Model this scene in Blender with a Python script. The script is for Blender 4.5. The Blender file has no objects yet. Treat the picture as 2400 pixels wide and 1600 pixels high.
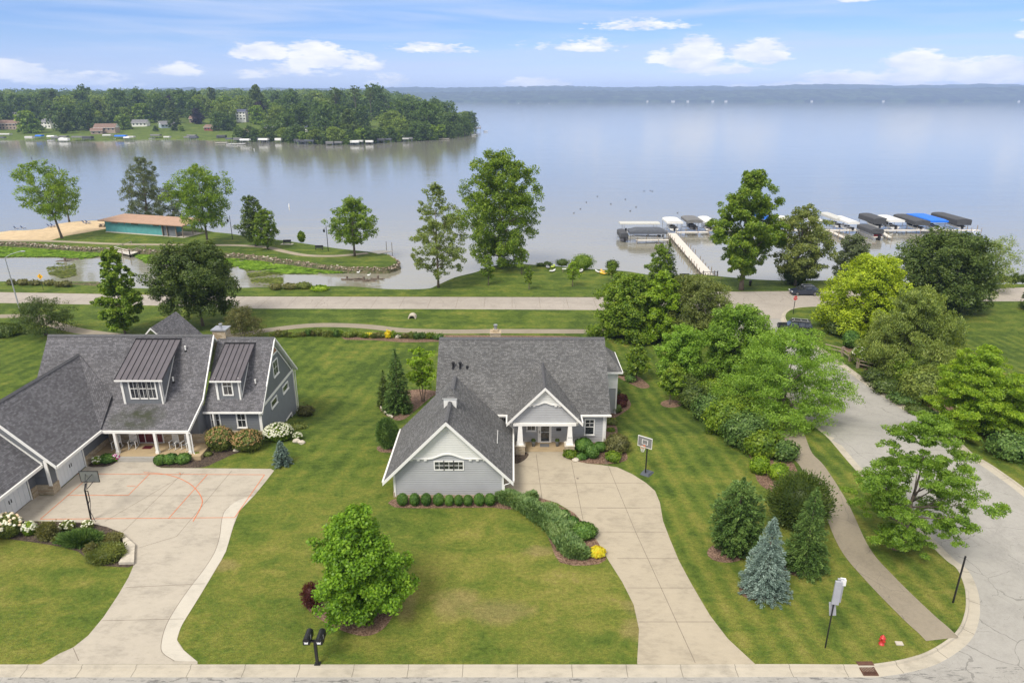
import bpy, bmesh, math, random
import numpy as np
from mathutils import Vector
R = math.radians
sc = bpy.context.scene
col = sc.collection
PI = math.pi

# ---------------------------------------------------------------- camera
TH = R(19.7); CAMH = 30.0; FPX = 1600.0
cd = bpy.data.cameras.new('camera'); cam = bpy.data.objects.new('camera', cd); col.objects.link(cam)
cam.location = (0, 0, CAMH); cam.rotation_euler = (R(90) - TH, 0, 0)
cd.lens = 24; cd.sensor_width = 36; cd.clip_start = 0.5; cd.clip_end = 30000
sc.camera = cam
sc.view_settings.view_transform = 'Standard'; sc.view_settings.look = 'None'; sc.view_settings.gamma = 1
sc.view_settings.exposure = 0.95

def N(nt, typ, ins=None, **props):
    n = nt.nodes.new(typ)
    for k, v in props.items(): setattr(n, k, v)
    for k, v in (ins or {}).items():
        s = n.inputs[k]
        if isinstance(v, bpy.types.NodeSocket): nt.links.new(v, s)
        else: s.default_value = v
    return n
def ramp(nt, fac, stops, interp='LINEAR'):
    n = nt.nodes.new('ShaderNodeValToRGB'); nt.links.new(fac, n.inputs[0])
    cr = n.color_ramp; cr.interpolation = interp
    while len(cr.elements) < len(stops): cr.elements.new(0.5)
    for e, (p, c) in zip(cr.elements, stops):
        e.position = p; e.color = (c, c, c, 1) if isinstance(c, (int, float)) else (*c, 1)
    return n.outputs[0]
def mx(nt, fac, a, b, bt='MIX'):
    n = nt.nodes.new('ShaderNodeMix'); n.data_type = 'RGBA'; n.blend_type = bt
    for s, v in ((n.inputs[0], fac), (n.inputs[6], a), (n.inputs[7], b)):
        if isinstance(v, bpy.types.NodeSocket): nt.links.new(v, s)
        elif isinstance(v, (int, float)): s.default_value = v if s.type == 'VALUE' else (v, v, v, 1)
        else: s.default_value = (*v, 1)
    return n.outputs[2]
def mth(nt, op, a, b=0.0, c=0.0, clamp=False):
    n = nt.nodes.new('ShaderNodeMath'); n.operation = op; n.use_clamp = clamp
    for i, v in enumerate((a, b, c)):
        if isinstance(v, bpy.types.NodeSocket): nt.links.new(v, n.inputs[i])
        else: n.inputs[i].default_value = v
    return n.outputs[0]

# ---------------------------------------------------------------- sky and sun
SUN_EL, SUN_AZ = 52.0, 215.0      # degrees; azimuth clockwise from +Y
w = bpy.data.worlds.new("World"); sc.world = w; w.use_nodes = True
nt = w.node_tree; nt.nodes.clear()
sky = N(nt, 'ShaderNodeTexSky', sky_type='NISHITA', sun_disc=False, sun_elevation=R(SUN_EL), sun_rotation=R(SUN_AZ),
        air_density=1.0, dust_density=1.2, ozone_density=1.6, altitude=300)
tc = N(nt, 'ShaderNodeTexCoord')
sep = N(nt, 'ShaderNodeSeparateXYZ', {0: tc.outputs['Generated']})
az = mth(nt, 'ARCTAN2', sep.outputs[0], sep.outputs[1])          # radians, 0 = +Y
el = mth(nt, 'ARCSINE', sep.outputs[2])
# the air near the horizon is milky, the sky above it a clear blue
tint = ramp(nt, mth(nt, 'MULTIPLY', el, 4.0), [(0.0, (1.15, 1.32, 2.1)), (.024, (1.08, 1.25, 2.0)), (.095, (.90, 1.05, 1.76)), (.164, (.75, .88, 1.50)), (.265, (.61, .77, 1.27)), (.37, (.51, .69, 1.16)), (.47, (.52, .71, 1.14)), (1.0, (.62, .76, 1.05))])
base = mx(nt, 1.0, sky.outputs[0], tint, 'MULTIPLY')
cv = N(nt, 'ShaderNodeCombineXYZ', {0: mth(nt, 'MULTIPLY', az, 9.0), 1: mth(nt, 'MULTIPLY', el, 34.0), 2: 0.0})
nz = N(nt, 'ShaderNodeTexNoise', {'Vector': cv.outputs[0], 'Scale': 1.6, 'Detail': 7.0, 'Roughness': 0.6, 'Distortion': 0.25})
nzb = N(nt, 'ShaderNodeTexNoise', {'Vector': cv.outputs[0], 'Scale': 7.0, 'Detail': 5.0, 'Roughness': 0.6})
dens = None
# cumulus: (azimuth deg, elevation of the flat base deg, half width deg, height deg, weight)
CL = [(-35.0, 1.5, 3.6, 1.1, 1.0), (-31.0, 1.0, 4.6, .9, .85), (-28, .6, 3, .5, .6), (-19.0, 2.9, 3.2, 1.1, .95), (-14.6, 2.6, 3.2, 1.7, 1.15), (-11.8, 2.3, 2.6, 1.2, .8), (-16.5, 1.7, 4.0, .9, .7), (-9.8, 1.0, 2.2, .9, .8), (-24.5, 1.7, 2.8, .9, .75), (1.9, .95, 3.6, .7, .95), (11.4, 2.7, 1.7, 1.0, .85), (14.0, 2.6, 2.9, 2.0, 1.15), (18.4, 2.8, 3.2, 1.5, 1.0), (15.5, 1.9, 5.0, 1.0, .75),
      (24.5, 1.0, 4.0, 1.1, .9), (29.0, 1.5, 3.4, 1.9, 1.1), (32.8, 1.3, 4.4, 1.6, 1.0), (27.5, .8, 7.6, .8, .75), (36.5, 1.1, 3.4, 1.1, .9), (35.5, 3.7, 1.8, .7, .8), (24.8, 6.3, 2.4, .6, .8), (17.5, .6, 1.6, .4, .7), (5.5, 3.6, 7.0, .9, .62), (-6.0, 3.4, 5.5, .7, .6), (21, .7, 3.0, .6, .7), (37, 4.6, 4.0, .9, .7), (9.0, 5.0, 6.0, .8, .58), (-19.8, 1.4, 1.6, .6, .7)]
for a0, e0, ha, hh, wt in CL:
    da = mth(nt, 'MULTIPLY', mth(nt, 'SUBTRACT', az, R(a0)), 1 / R(ha))
    up = mth(nt, 'MULTIPLY', mth(nt, 'SUBTRACT', el, R(e0)), 1 / R(hh))
    dn = mth(nt, 'MULTIPLY', mth(nt, 'MINIMUM', up, 0.0), 2.0)
    upp = mth(nt, 'MAXIMUM', up, 0.0)
    r2 = mth(nt, 'ADD', mth(nt, 'MULTIPLY', da, da), mth(nt, 'ADD', mth(nt, 'MULTIPLY', upp, upp), mth(nt, 'MULTIPLY', dn, dn)))
    g = mth(nt, 'MULTIPLY', mth(nt, 'SUBTRACT', 1.0, mth(nt, 'MINIMUM', r2, 1.0)), wt)
    dens = g if dens is None else mth(nt, 'MAXIMUM', dens, g)
nn = mth(nt, 'ADD', mth(nt, 'MULTIPLY', nz.outputs[0], 2.6), mth(nt, 'MULTIPLY', nzb.outputs[0], 1.9))
cum = mth(nt, 'MULTIPLY', mth(nt, 'SUBTRACT', mth(nt, 'ADD', mth(nt, 'MULTIPLY', dens, 1.45), nn), 2.72), 1.9, clamp=True)
cum = mth(nt, 'MULTIPLY', cum, mth(nt, 'MINIMUM', mth(nt, 'MULTIPLY', dens, 4.0), 1.0))
# thin cirrus streaks and, above the view, an unseen white veil added to neutralise the light
cv2 = N(nt, 'ShaderNodeCombineXYZ', {0: mth(nt, 'ADD', mth(nt, 'MULTIPLY', az, 3.0), mth(nt, 'MULTIPLY', el, 9.0)), 1: mth(nt, 'MULTIPLY', el, 42.0), 2: 3.0})
n2 = N(nt, 'ShaderNodeTexNoise', {'Vector': cv2.outputs[0], 'Scale': 1.0, 'Detail': 6.0, 'Roughness': 0.55, 'Distortion': 0.6})
cir = ramp(nt, n2.outputs[0], [(0.42, 0.0), (0.76, 0.85)])
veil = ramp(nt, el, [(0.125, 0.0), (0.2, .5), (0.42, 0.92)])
cvt = N(nt, 'ShaderNodeCombineXYZ', {0: mth(nt, 'MULTIPLY', az, 20.0), 1: mth(nt, 'MULTIPLY', el, 60.0), 2: 1.0})
nsh = N(nt, 'ShaderNodeTexNoise', {'Vector': cvt.outputs[0], 'Scale': 1.3, 'Detail': 4.0})
ccol = mx(nt, ramp(nt, nsh.outputs[0], [(0.3, 0.0), (0.65, 1.0)]), (4.6, 4.95, 5.7), (6.6, 6.5, 6.4))
base = mx(nt, 1.0, base, (.90, .88, .84), 'MULTIPLY')
c1 = mx(nt, cir, base, (3.7, 4.3, 5.7))
c2 = mx(nt, cum, c1, ccol)
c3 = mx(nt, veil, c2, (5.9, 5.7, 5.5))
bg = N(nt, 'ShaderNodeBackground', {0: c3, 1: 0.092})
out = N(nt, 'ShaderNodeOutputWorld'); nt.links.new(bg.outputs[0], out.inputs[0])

sl = bpy.data.lights.new('sun', 'SUN'); sun = bpy.data.objects.new('sun', sl); col.objects.link(sun)
sl.energy = 1.9; sl.angle = R(22); sl.color = (1.0, 0.94, 0.84)
sun.rotation_euler = (R(90 - SUN_EL), 0, -R(SUN_AZ) + PI)

# ---------------------------------------------------------------- photograph -> ground points
KN = [(56, 0.0), (57, -.04), (58, -.14), (59, -.3), (60, -.5), (61, -.73), (62, -1.0), (63, -1.27), (64, -1.5), (65, -1.7), (66, -1.86), (67, -1.96), (68, -2.0)]
LAKE = -3.2
def zt(y):
    if y <= 56: return 0.0
    if y >= 68: return -2.0
    k = int(y - 56); t = y - 56 - k
    return KN[k][1] * (1 - t) + KN[k + 1][1] * t
CT, ST = math.cos(TH), math.sin(TH)
def ray(u, v):
    x = (u - 1200) / FPX; y = (800 - v) / FPX
    return (x, CT + y * ST, -ST + y * CT)
def G(u, v, z=None):
    """ground point seen at pixel u,v of the 2400 px photograph (z: height of the plane, None = terrain)"""
    r = ray(u, v)
    if z is not None:
        t = (z - CAMH) / r[2]; return (r[0] * t, r[1] * t)
    zz = 0.0
    for _ in range(14):
        t = (zz - CAMH) / r[2]; zz = .5 * zz + .5 * zt(r[1] * t)
    return (r[0] * t, r[1] * t)
def YP(u, v, y):
    r = ray(u, v); t = y / r[1]; return (r[0] * t, CAMH + r[2] * t)
def depth(x, y, z): return y * CT - (z - CAMH) * ST
ZM = {'A': (0, 150, 2.851), 'B': (800, 150, 2.851), 'C': (1400, 350, 2.352), 'D': (0, 700, 3.136), 'E': (850, 740, 3.136),
      'F': (0, 1050, 2.851), 'G': (700, 1100, 2.94), 'H': (1400, 1050, 2.352), 'I': (1400, 700, 2.352), 'T': (0, 0, .98),
      'P': (0, 480, 4.704), 'Q': (500, 480, 5.113), 'S': (1900, 760, 4.704), 'W': (0, 190, 5.6), 'X': (400, 190, 5.6), 'Y': (800, 190, 5.6), 'K': (580, 740, 5.113), 'L': (0, 1180, 6.918), 'M': (1440, 480, 4.2)}
def px(k, x, y): a, b, m = ZM[k]; return (a + x / m, b + y / m)
def GP(k, pts, z=None): return [G(*px(k, x, y), z) for x, y in pts]
def smooth(pts, n=5, closed=False):
    out = []; m = len(pts)
    rng = range(m) if closed else range(m - 1)
    for i in rng:
        g = (lambda j: pts[j % m]) if closed else (lambda j: pts[max(0, min(m - 1, j))])
        p0, p1, p2, p3 = g(i - 1), g(i), g(i + 1), g(i + 2)
        for k in range(n):
            t = k / n
            out.append(tuple(.5 * (2 * b + (c - a) * t + (2 * a - 5 * b + 4 * c - d) * t * t + (-a + 3 * b - 3 * c + d) * t ** 3) for a, b, c, d in zip(p0, p1, p2, p3)))
    if not closed: out.append(tuple(pts[-1]))
    return out

# ---------------------------------------------------------------- mesh helpers
class MB:
    def __init__(s): s.v = []; s.f = []; s.m = []; s.uv = []
    def face(s, pts, m=0, uv=None):
        i = len(s.v); s.v += [tuple(p) for p in pts]; s.f.append(list(range(i, i + len(pts)))); s.m.append(m); s.uv.append(uv)
    def faces(s, vs, fs, m=0):
        i = len(s.v); s.v += [tuple(p) for p in vs]
        for f in fs: s.f.append([i + k for k in f]); s.m.append(m); s.uv.append(None)
    def box(s, x0, x1, y0, y1, z0, z1, m=0):
        s.hexa([(x0, y0, z0), (x1, y0, z0), (x1, y1, z0), (x0, y1, z0)], [(x0, y0, z1), (x1, y0, z1), (x1, y1, z1), (x0, y1, z1)], m)
    def cbox(s, c, d, m=0, rz=0.0):
        cx, cy, cz = c; hx, hy, hz = d[0] / 2, d[1] / 2, d[2] / 2; ca, sa = math.cos(rz), math.sin(rz)
        q = [(cx + a * hx * ca - b * hy * sa, cy + a * hx * sa + b * hy * ca) for a, b in ((-1, -1), (1, -1), (1, 1), (-1, 1))]
        s.hexa([(*p, cz - hz) for p in q], [(*p, cz + hz) for p in q], m)
    def hexa(s, b, t, m=0):
        s.faces(list(b) + list(t), [(3, 2, 1, 0), (4, 5, 6, 7), (0, 1, 5, 4), (1, 2, 6, 5), (2, 3, 7, 6), (3, 0, 4, 7)], m)
    def prism(s, pts, d, m=0):
        """polygon of 3d points extruded by vector d"""
        n = len(pts); b = [tuple(p) for p in pts]; t = [tuple(p[i] + d[i] for i in range(3)) for p in pts]
        s.faces(b + t, [tuple(range(n))[::-1], tuple(range(n, 2 * n))] + [(i, (i + 1) % n, n + (i + 1) % n, n + i) for i in range(n)], m)
    def tube(s, pts, rad, n=8, m=0, cap=True):
        P = [Vector(p) for p in pts]; rr = rad if isinstance(rad, (list, tuple)) else [rad] * len(P)
        vs = []; fs = []; prev = None
        for i, p in enumerate(P):
            d = (P[min(i + 1, len(P) - 1)] - P[max(i - 1, 0)])
            if d.length < 1e-9: d = Vector((0, 0, 1))
            d.normalize()
            if prev is None: a = d.orthogonal().normalized()
            else: a = (prev - d * prev.dot(d)); a = a.normalized() if a.length > 1e-6 else d.orthogonal().normalized()
            prev = a; b = d.cross(a)
            for k in range(n):
                t = 2 * PI * k / n; q = p + (a * math.cos(t) + b * math.sin(t)) * rr[i]; vs.append(tuple(q))
        for i in range(len(P) - 1):
            for k in range(n): fs.append((i * n + k, i * n + (k + 1) % n, (i + 1) * n + (k + 1) % n, (i + 1) * n + k))
        if cap: fs += [tuple(range(n))[::-1], tuple(range((len(P) - 1) * n, len(P) * n))]
        s.faces(vs, fs, m)
    def lathe(s, prof, c=(0, 0, 0), n=16, m=0):
        vs = [(c[0] + r * math.cos(2 * PI * k / n), c[1] + r * math.sin(2 * PI * k / n), c[2] + z) for r, z in prof for k in range(n)]
        fs = [(i * n + k, i * n + (k + 1) % n, (i + 1) * n + (k + 1) % n, (i + 1) * n + k) for i in range(len(prof) - 1) for k in range(n)]
        fs += [tuple(range(n))[::-1], tuple(range((len(prof) - 1) * n, len(prof) * n))]
        s.faces(vs, fs, m)
    def ball(s, c, r, m=0, n=12, k=8, jit=0, rnd=None):
        rx, ry, rz = (r, r, r) if isinstance(r, (int, float)) else r
        vs = []; fs = []
        for i in range(k + 1):
            a = PI * i / k
            for j in range(n):
                b = 2 * PI * j / n; q = 1 + (rnd.uniform(-jit, jit) if rnd else 0)
                vs.append((c[0] + rx * q * math.sin(a) * math.cos(b), c[1] + ry * q * math.sin(a) * math.sin(b), c[2] - rz * q * math.cos(a)))
        for i in range(k):
            for j in range(n): fs.append((i * n + j, i * n + (j + 1) % n, (i + 1) * n + (j + 1) % n, (i + 1) * n + j))
        s.faces(vs, fs, m)
    def roofq(s, a, b, c, d, m=0):
        """roof plane quad/tri a-b along the eave, c-d along the top, with metre UVs"""
        pts = [Vector(p) for p in (a, b, c, d) if p is not None]
        ex = (pts[1] - pts[0]).normalized(); nn = ex.cross(pts[2] - pts[0]).normalized(); ey = nn.cross(ex)
        s.face([tuple(p) for p in pts], m, [((p - pts[0]).dot(ex) + pts[0].dot(ex), (p - pts[0]).dot(ey)) for p in pts])
    def build(s, name, mats, root=None, loc=(0, 0, 0), smooth=False, abs_=True):
        """abs_: vertices are in world coordinates and are made relative to the root (or loc)"""
        me = bpy.data.meshes.new(name)
        o0 = root.matrix_basis.translation if (root is not None and abs_) else (Vector(loc) if abs_ else Vector((0, 0, 0)))
        me.from_pydata([(v[0] - o0[0], v[1] - o0[1], v[2] - o0[2]) for v in s.v], [], s.f)
        if not isinstance(mats, (list, tuple)): mats = [mats]
        for x in mats: me.materials.append(x)
        me.polygons.foreach_set('material_index', s.m)
        if any(u is not None for u in s.uv):
            ul = me.uv_layers.new(name='UVMap'); k = 0
            for f, u in zip(s.f, s.uv):
                for j in range(len(f)):
                    if u is not None: ul.data[k].uv = u[j]
                    k += 1
        if smooth: me.polygons.foreach_set('use_smooth', [True] * len(s.f))
        me.update()
        o = bpy.data.objects.new(name, me); col.objects.link(o)
        if root is not None: o.parent = root
        else: o.location = loc
        return o
def tag(o, label=None, cat=None, group=None, kind=None):
    if label: o['label'] = label
    if cat: o['category'] = cat
    if group: o['group'] = group
    if kind: o['kind'] = kind
    return o
def thing(name, label, cat, loc, group=None, rz=0):
    o = bpy.data.objects.new(name, None); o.empty_display_size = .3; col.objects.link(o)
    o.location = loc; o.rotation_euler = (0, 0, rz); return tag(o, label, cat, group)
def copy_tree(root, loc, rz=None, scale=None, label=None, group=None):
    r = root.copy(); col.objects.link(r); r.location = loc
    if rz is not None: r.rotation_euler = (0, 0, rz)
    if scale is not None: r.scale = scale if isinstance(scale, (tuple, list)) else (scale,) * 3
    if label: r['label'] = label
    if group: r['group'] = group
    for ch in [c for c in root.children]:
        c = ch.copy(); col.objects.link(c); c.parent = r
        for g in ch.children: d = g.copy(); col.objects.link(d); d.parent = c
    return r

# ---------------------------------------------------------------- materials
def newmat(name):
    m = bpy.data.materials.new(name); m.use_nodes = True; nt = m.node_tree
    return m, nt, nt.nodes['Principled BSDF']
def setp(b, **k):
    for a, v in k.items(): b.inputs[a.replace('_', ' ')].default_value = v
def pos(nt): return N(nt, 'ShaderNodeNewGeometry').outputs['Position']
def mpos(nt, scale=(1, 1, 1), rot=(0, 0, 0), src=None):
    return N(nt, 'ShaderNodeMapping', {'Vector': src or pos(nt), 'Scale': scale, 'Rotation': rot}).outputs[0]
def noise(nt, vec, s, d=3, r=.5, dist=0): return N(nt, 'ShaderNodeTexNoise', {'Vector': vec, 'Scale': s, 'Detail': d, 'Roughness': r, 'Distortion': dist}).outputs[0]
def bump(nt, b, h, st=.3, dist=.05):
    n = N(nt, 'ShaderNodeBump', {'Height': h, 'Strength': st, 'Distance': dist}); nt.links.new(n.outputs[0], b.inputs['Normal'])
def plain(name, c, rough=.6, var=.12, ns=3., metal=0., spec=.5, bmp=0.):
    m, nt, b = newmat(name); p = pos(nt)
    f = noise(nt, p, ns, 4, .6); c2 = tuple(x * (1 - var) for x in c); c3 = tuple(min(1, x * (1 + var)) for x in c)
    nt.links.new(ramp(nt, f, [(.3, c2), (.7, c3)]), b.inputs['Base Color'])
    setp(b, Roughness=rough, Metallic=metal); b.inputs['Specular IOR Level'].default_value = spec
    if bmp: bump(nt, b, noise(nt, p, ns * 6, 3), bmp, .02)
    return m
def m_grass():
    m, nt, b = newmat('lawn grass'); p = pos(nt)
    sx = N(nt, 'ShaderNodeSeparateXYZ', {0: p}); X, Yc = sx.outputs[0], sx.outputs[1]
    n1 = noise(nt, p, .16, 5, .6, .4); n2 = noise(nt, mpos(nt, (.8, 1.15, 1)), .55, 6, .7, .6); n3 = noise(nt, p, 2.6, 5, .7); n4 = noise(nt, p, 14., 3, .7)
    warp = mth(nt, 'MULTIPLY', noise(nt, p, .13, 3), 2.2)
    def stripes(dx, dy, per):
        d = mth(nt, 'ADD', mth(nt, 'MULTIPLY', X, dx), mth(nt, 'MULTIPLY', Yc, dy))
        s = mth(nt, 'SINE', mth(nt, 'ADD', mth(nt, 'MULTIPLY', d, 2 * PI / per), warp))
        return mth(nt, 'MULTIPLY', s, 2.2, 0, False)
    def step(v, a, w_, inv=False):
        r = N(nt, 'ShaderNodeMapRange', {'Value': v, 'From Min': a - w_, 'From Max': a + w_, 'To Min': 1. if inv else 0., 'To Max': 0. if inv else 1.}); return r.outputs[0]
    wob = mth(nt, 'MULTIPLY', mth(nt, 'SUBTRACT', n1, .5), 6)
    Yw = mth(nt, 'ADD', Yc, wob)
    right = step(X, 8.5, 1.0); west = step(X, 8.5, 1., True); rear = step(Yc, 47.5, 3.)
    front = step(Yc, 47.5, 3., True)
    nearb = step(Yc, 92, 1.5, True); 
    sR = mth(nt, 'MULTIPLY', stripes(.99, .10, 1.5), mth(nt, 'MULTIPLY', right, nearb))
    sB = mth(nt, 'MULTIPLY', stripes(.98, -.17, 1.75), mth(nt, 'MULTIPLY', mth(nt, 'MULTIPLY', mth(nt, 'MULTIPLY', west, .62), rear), nearb))
    sF = mth(nt, 'MULTIPLY', mth(nt, 'MULTIPLY', stripes(.05, 1.0, 2.2), .32), mth(nt, 'MULTIPLY', west, front))
    sN = mth(nt, 'MULTIPLY', mth(nt, 'MULTIPLY', stripes(.02, 1.0, 3.3), .5), step(Yc, 92, 1.5))
    st = mth(nt, 'ADD', mth(nt, 'ADD', sR, sB), mth(nt, 'ADD', sF, sN))
    # how dry the lawn is: near yards drier, lake strip green
    dry = mth(nt, 'ADD', mth(nt, 'MULTIPLY', mth(nt, 'SUBTRACT', n1, .5), 1.1), mth(nt, 'MULTIPLY', mth(nt, 'SUBTRACT', n2, .5), 1.25))
    dry = mth(nt, 'ADD', dry, mth(nt, 'MULTIPLY', mth(nt, 'SUBTRACT', n3, .5), .55))
    dry = mth(nt, 'ADD', dry, mth(nt, 'MULTIPLY', st, .054))
    dry = mth(nt, 'ADD', dry, mth(nt, 'ADD', mth(nt, 'MULTIPLY', step(Yc, 52, 12, True), .22), .20))
    bx = mth(nt, 'MULTIPLY', mth(nt, 'SUBTRACT', X, .5), .125); by = mth(nt, 'MULTIPLY', mth(nt, 'SUBTRACT', Yc, 36.), .2)
    dry = mth(nt, 'ADD', dry, mth(nt, 'MULTIPLY', mth(nt, 'SUBTRACT', 1.0, mth(nt, 'ADD', mth(nt, 'MULTIPLY', bx, bx), mth(nt, 'MULTIPLY', by, by)), 0, True), .20))
    c = ramp(nt, dry, [(.02, (.056, .092, .014)), (.26, (.100, .144, .021)), (.50, (.160, .180, .031)), (.74, (.222, .214, .048)), (1.0, (.28, .225, .085))])
    # worn tan patches in the front yard
    def patch(cx, cy, rx, ry):
        dx = mth(nt, 'MULTIPLY', mth(nt, 'SUBTRACT', X, cx), 1 / rx); dy = mth(nt, 'MULTIPLY', mth(nt, 'SUBTRACT', Yc, cy), 1 / ry)
        return mth(nt, 'SUBTRACT', 1.0, mth(nt, 'ADD', mth(nt, 'MULTIPLY', dx, dx), mth(nt, 'MULTIPLY', dy, dy)), 0, True)
    pp = None
    for q in ((1.9, 40.2, 1.9, .9), (-3.5, 35.0, 2.2, 2.2), (-1.0, 34.2, 3.5, 1.6), (8.0, 34.6, 1.6, 1.2), (7.6, 32.6, 1.6, 1.4), (-6.6, 34.6, 1., 2.), (-23, 36, 3, 1.6), (-20, 38.6, 2, 1.0)):
        a = patch(*q); pp = a if pp is None else mth(nt, 'MAXIMUM', pp, a)
    pf = mth(nt, 'MULTIPLY', mth(nt, 'SUBTRACT', mth(nt, 'ADD', mth(nt, 'MULTIPLY', pp, .75), n2), .78), 2.4, 0, True)
    c = mx(nt, mth(nt, 'MULTIPLY', pf, .5), c, (.27, .205, .095))
    br = ramp(nt, n4, [(.30, .66), (.70, 1.34)]); c = mx(nt, 1., c, br, 'MULTIPLY')
    br = ramp(nt, noise(nt, mpos(nt, (1, 1.5, 1)), 3.2, 7, .8), [(.34, .66), (.66, 1.34)]); c = mx(nt, 1., c, br, 'MULTIPLY')
    nt.links.new(c, b.inputs['Base Color']); setp(b, Roughness=.9); b.inputs['Specular IOR Level'].default_value = .15
    bump(nt, b, noise(nt, p, 22., 3, .8), .9, .06)
    return m
def m_concrete(name, c, joints=None, stain=.12, uvj=None):
    m, nt, b = newmat(name); p = pos(nt)
    n1 = noise(nt, p, .45, 5, .6, .5); n2 = noise(nt, mpos(nt, (1, 2.4, 1), (0, 0, .5)), 1.4, 6, .7); n3 = noise(nt, p, 40, 2)
    f = mth(nt, 'ADD', mth(nt, 'MULTIPLY', n1, .55), mth(nt, 'MULTIPLY', n2, .45))
    dk = tuple(x * (1 - 2.4 * stain) for x in c); lt = tuple(min(1, x * (1 + stain * .8)) for x in c)
    cc = ramp(nt, f, [(.32, dk), (.5, c), (.68, lt)])
    cc = mx(nt, 1., cc, ramp(nt, n3, [(.2, .9), (.8, 1.06)]), 'MULTIPLY')
    if uvj:
        uv = N(nt, 'ShaderNodeTexCoord').outputs['UV']; U = N(nt, 'ShaderNodeSeparateXYZ', {0: uv}).outputs[0]
        fr = mth(nt, 'ABSOLUTE', mth(nt, 'SUBTRACT', mth(nt, 'FRACT', mth(nt, 'DIVIDE', U, uvj)), .5))
        ln = mth(nt, 'GREATER_THAN', fr, .5 - .022 / uvj)
        cc = mx(nt, mth(nt, 'MULTIPLY', ln, .65), cc, tuple(x * .25 for x in c))
    nt.links.new(cc, b.inputs['Base Color']); setp(b, Roughness=.85); bump(nt, b, n3, .2, .01)
    return m
def m_asphalt(name, c, crack=.5, blot=.35):
    m, nt, b = newmat(name); p = pos(nt)
    n1 = noise(nt, p, .3, 4, .6, .6); n2 = noise(nt, p, 3.5, 6, .75); n3 = noise(nt, p, 60, 2)
    wv = N(nt, 'ShaderNodeVectorMath', {0: p, 1: N(nt, 'ShaderNodeTexNoise', {'Vector': p, 'Scale': .5, 'Detail': 4.}).outputs['Color']}, operation='ADD').outputs[0]
    vo = N(nt, 'ShaderNodeTexVoronoi', {'Vector': wv, 'Scale': .22}, feature='DISTANCE_TO_EDGE').outputs[0]
    vo2 = N(nt, 'ShaderNodeTexVoronoi', {'Vector': wv, 'Scale': .75}, feature='DISTANCE_TO_EDGE').outputs[0]
    cr = mth(nt, 'MULTIPLY', mth(nt, 'LESS_THAN', vo, .0035), mth(nt, 'GREATER_THAN', n1, .44))
    cr2 = mth(nt, 'MULTIPLY', mth(nt, 'LESS_THAN', vo2, .005), mth(nt, 'GREATER_THAN', noise(nt, p, .4, 3), .56))
    cc = ramp(nt, mth(nt, 'ADD', mth(nt, 'MULTIPLY', n1, .5), mth(nt, 'MULTIPLY', n2, .5)), [(.33, tuple(x * .78 for x in c)), (.5, c), (.66, tuple(x * 1.12 for x in c))])
    cc = mx(nt, 1., cc, ramp(nt, n3, [(.2, .85), (.8, 1.1)]), 'MULTIPLY')
    cc = mx(nt, mth(nt, 'MULTIPLY', mth(nt, 'MAXIMUM', cr, cr2), crack), cc, (.05, .048, .045))
    if blot:   # broken dark seal coat near the gutter of the front street
        sx = N(nt, 'ShaderNodeSeparateXYZ', {0: p}); msk = mth(nt, 'LESS_THAN', sx.outputs[1], 29.95)
        bl = noise(nt, mpos(nt, (.55, 2.6, 1)), 1.8, 7, .75, .3)
        cc = mx(nt, mth(nt, 'MULTIPLY', mth(nt, 'MULTIPLY', ramp(nt, bl, [(.54, 0.), (.60, 1.)]), msk), blot), cc, (.10, .098, .095))
    nt.links.new(cc, b.inputs['Base Color']); setp(b, Roughness=.88); bump(nt, b, n3, .3, .01)
    return m
def m_speck(name, cols, s=18, rough=.95, dist=.06, bs=.8, voro=True):
    m, nt, b = newmat(name); p = pos(nt)
    if voro:
        v = N(nt, 'ShaderNodeTexVoronoi', {'Vector': p, 'Scale': s}); f = N(nt, 'ShaderNodeSeparateXYZ', {0: v.outputs['Color']}).outputs[0]
    else: f = noise(nt, p, s, 4, .7)
    k = len(cols); cc = ramp(nt, f, [((i + .5) / k, c) for i, c in enumerate(cols)])
    cc = mx(nt, 1., cc, ramp(nt, noise(nt, p, .8, 3), [(.3, .85), (.7, 1.12)]), 'MULTIPLY')
    nt.links.new(cc, b.inputs['Base Color']); setp(b, Roughness=rough); bump(nt, b, f, bs, dist)
    return m
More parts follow.
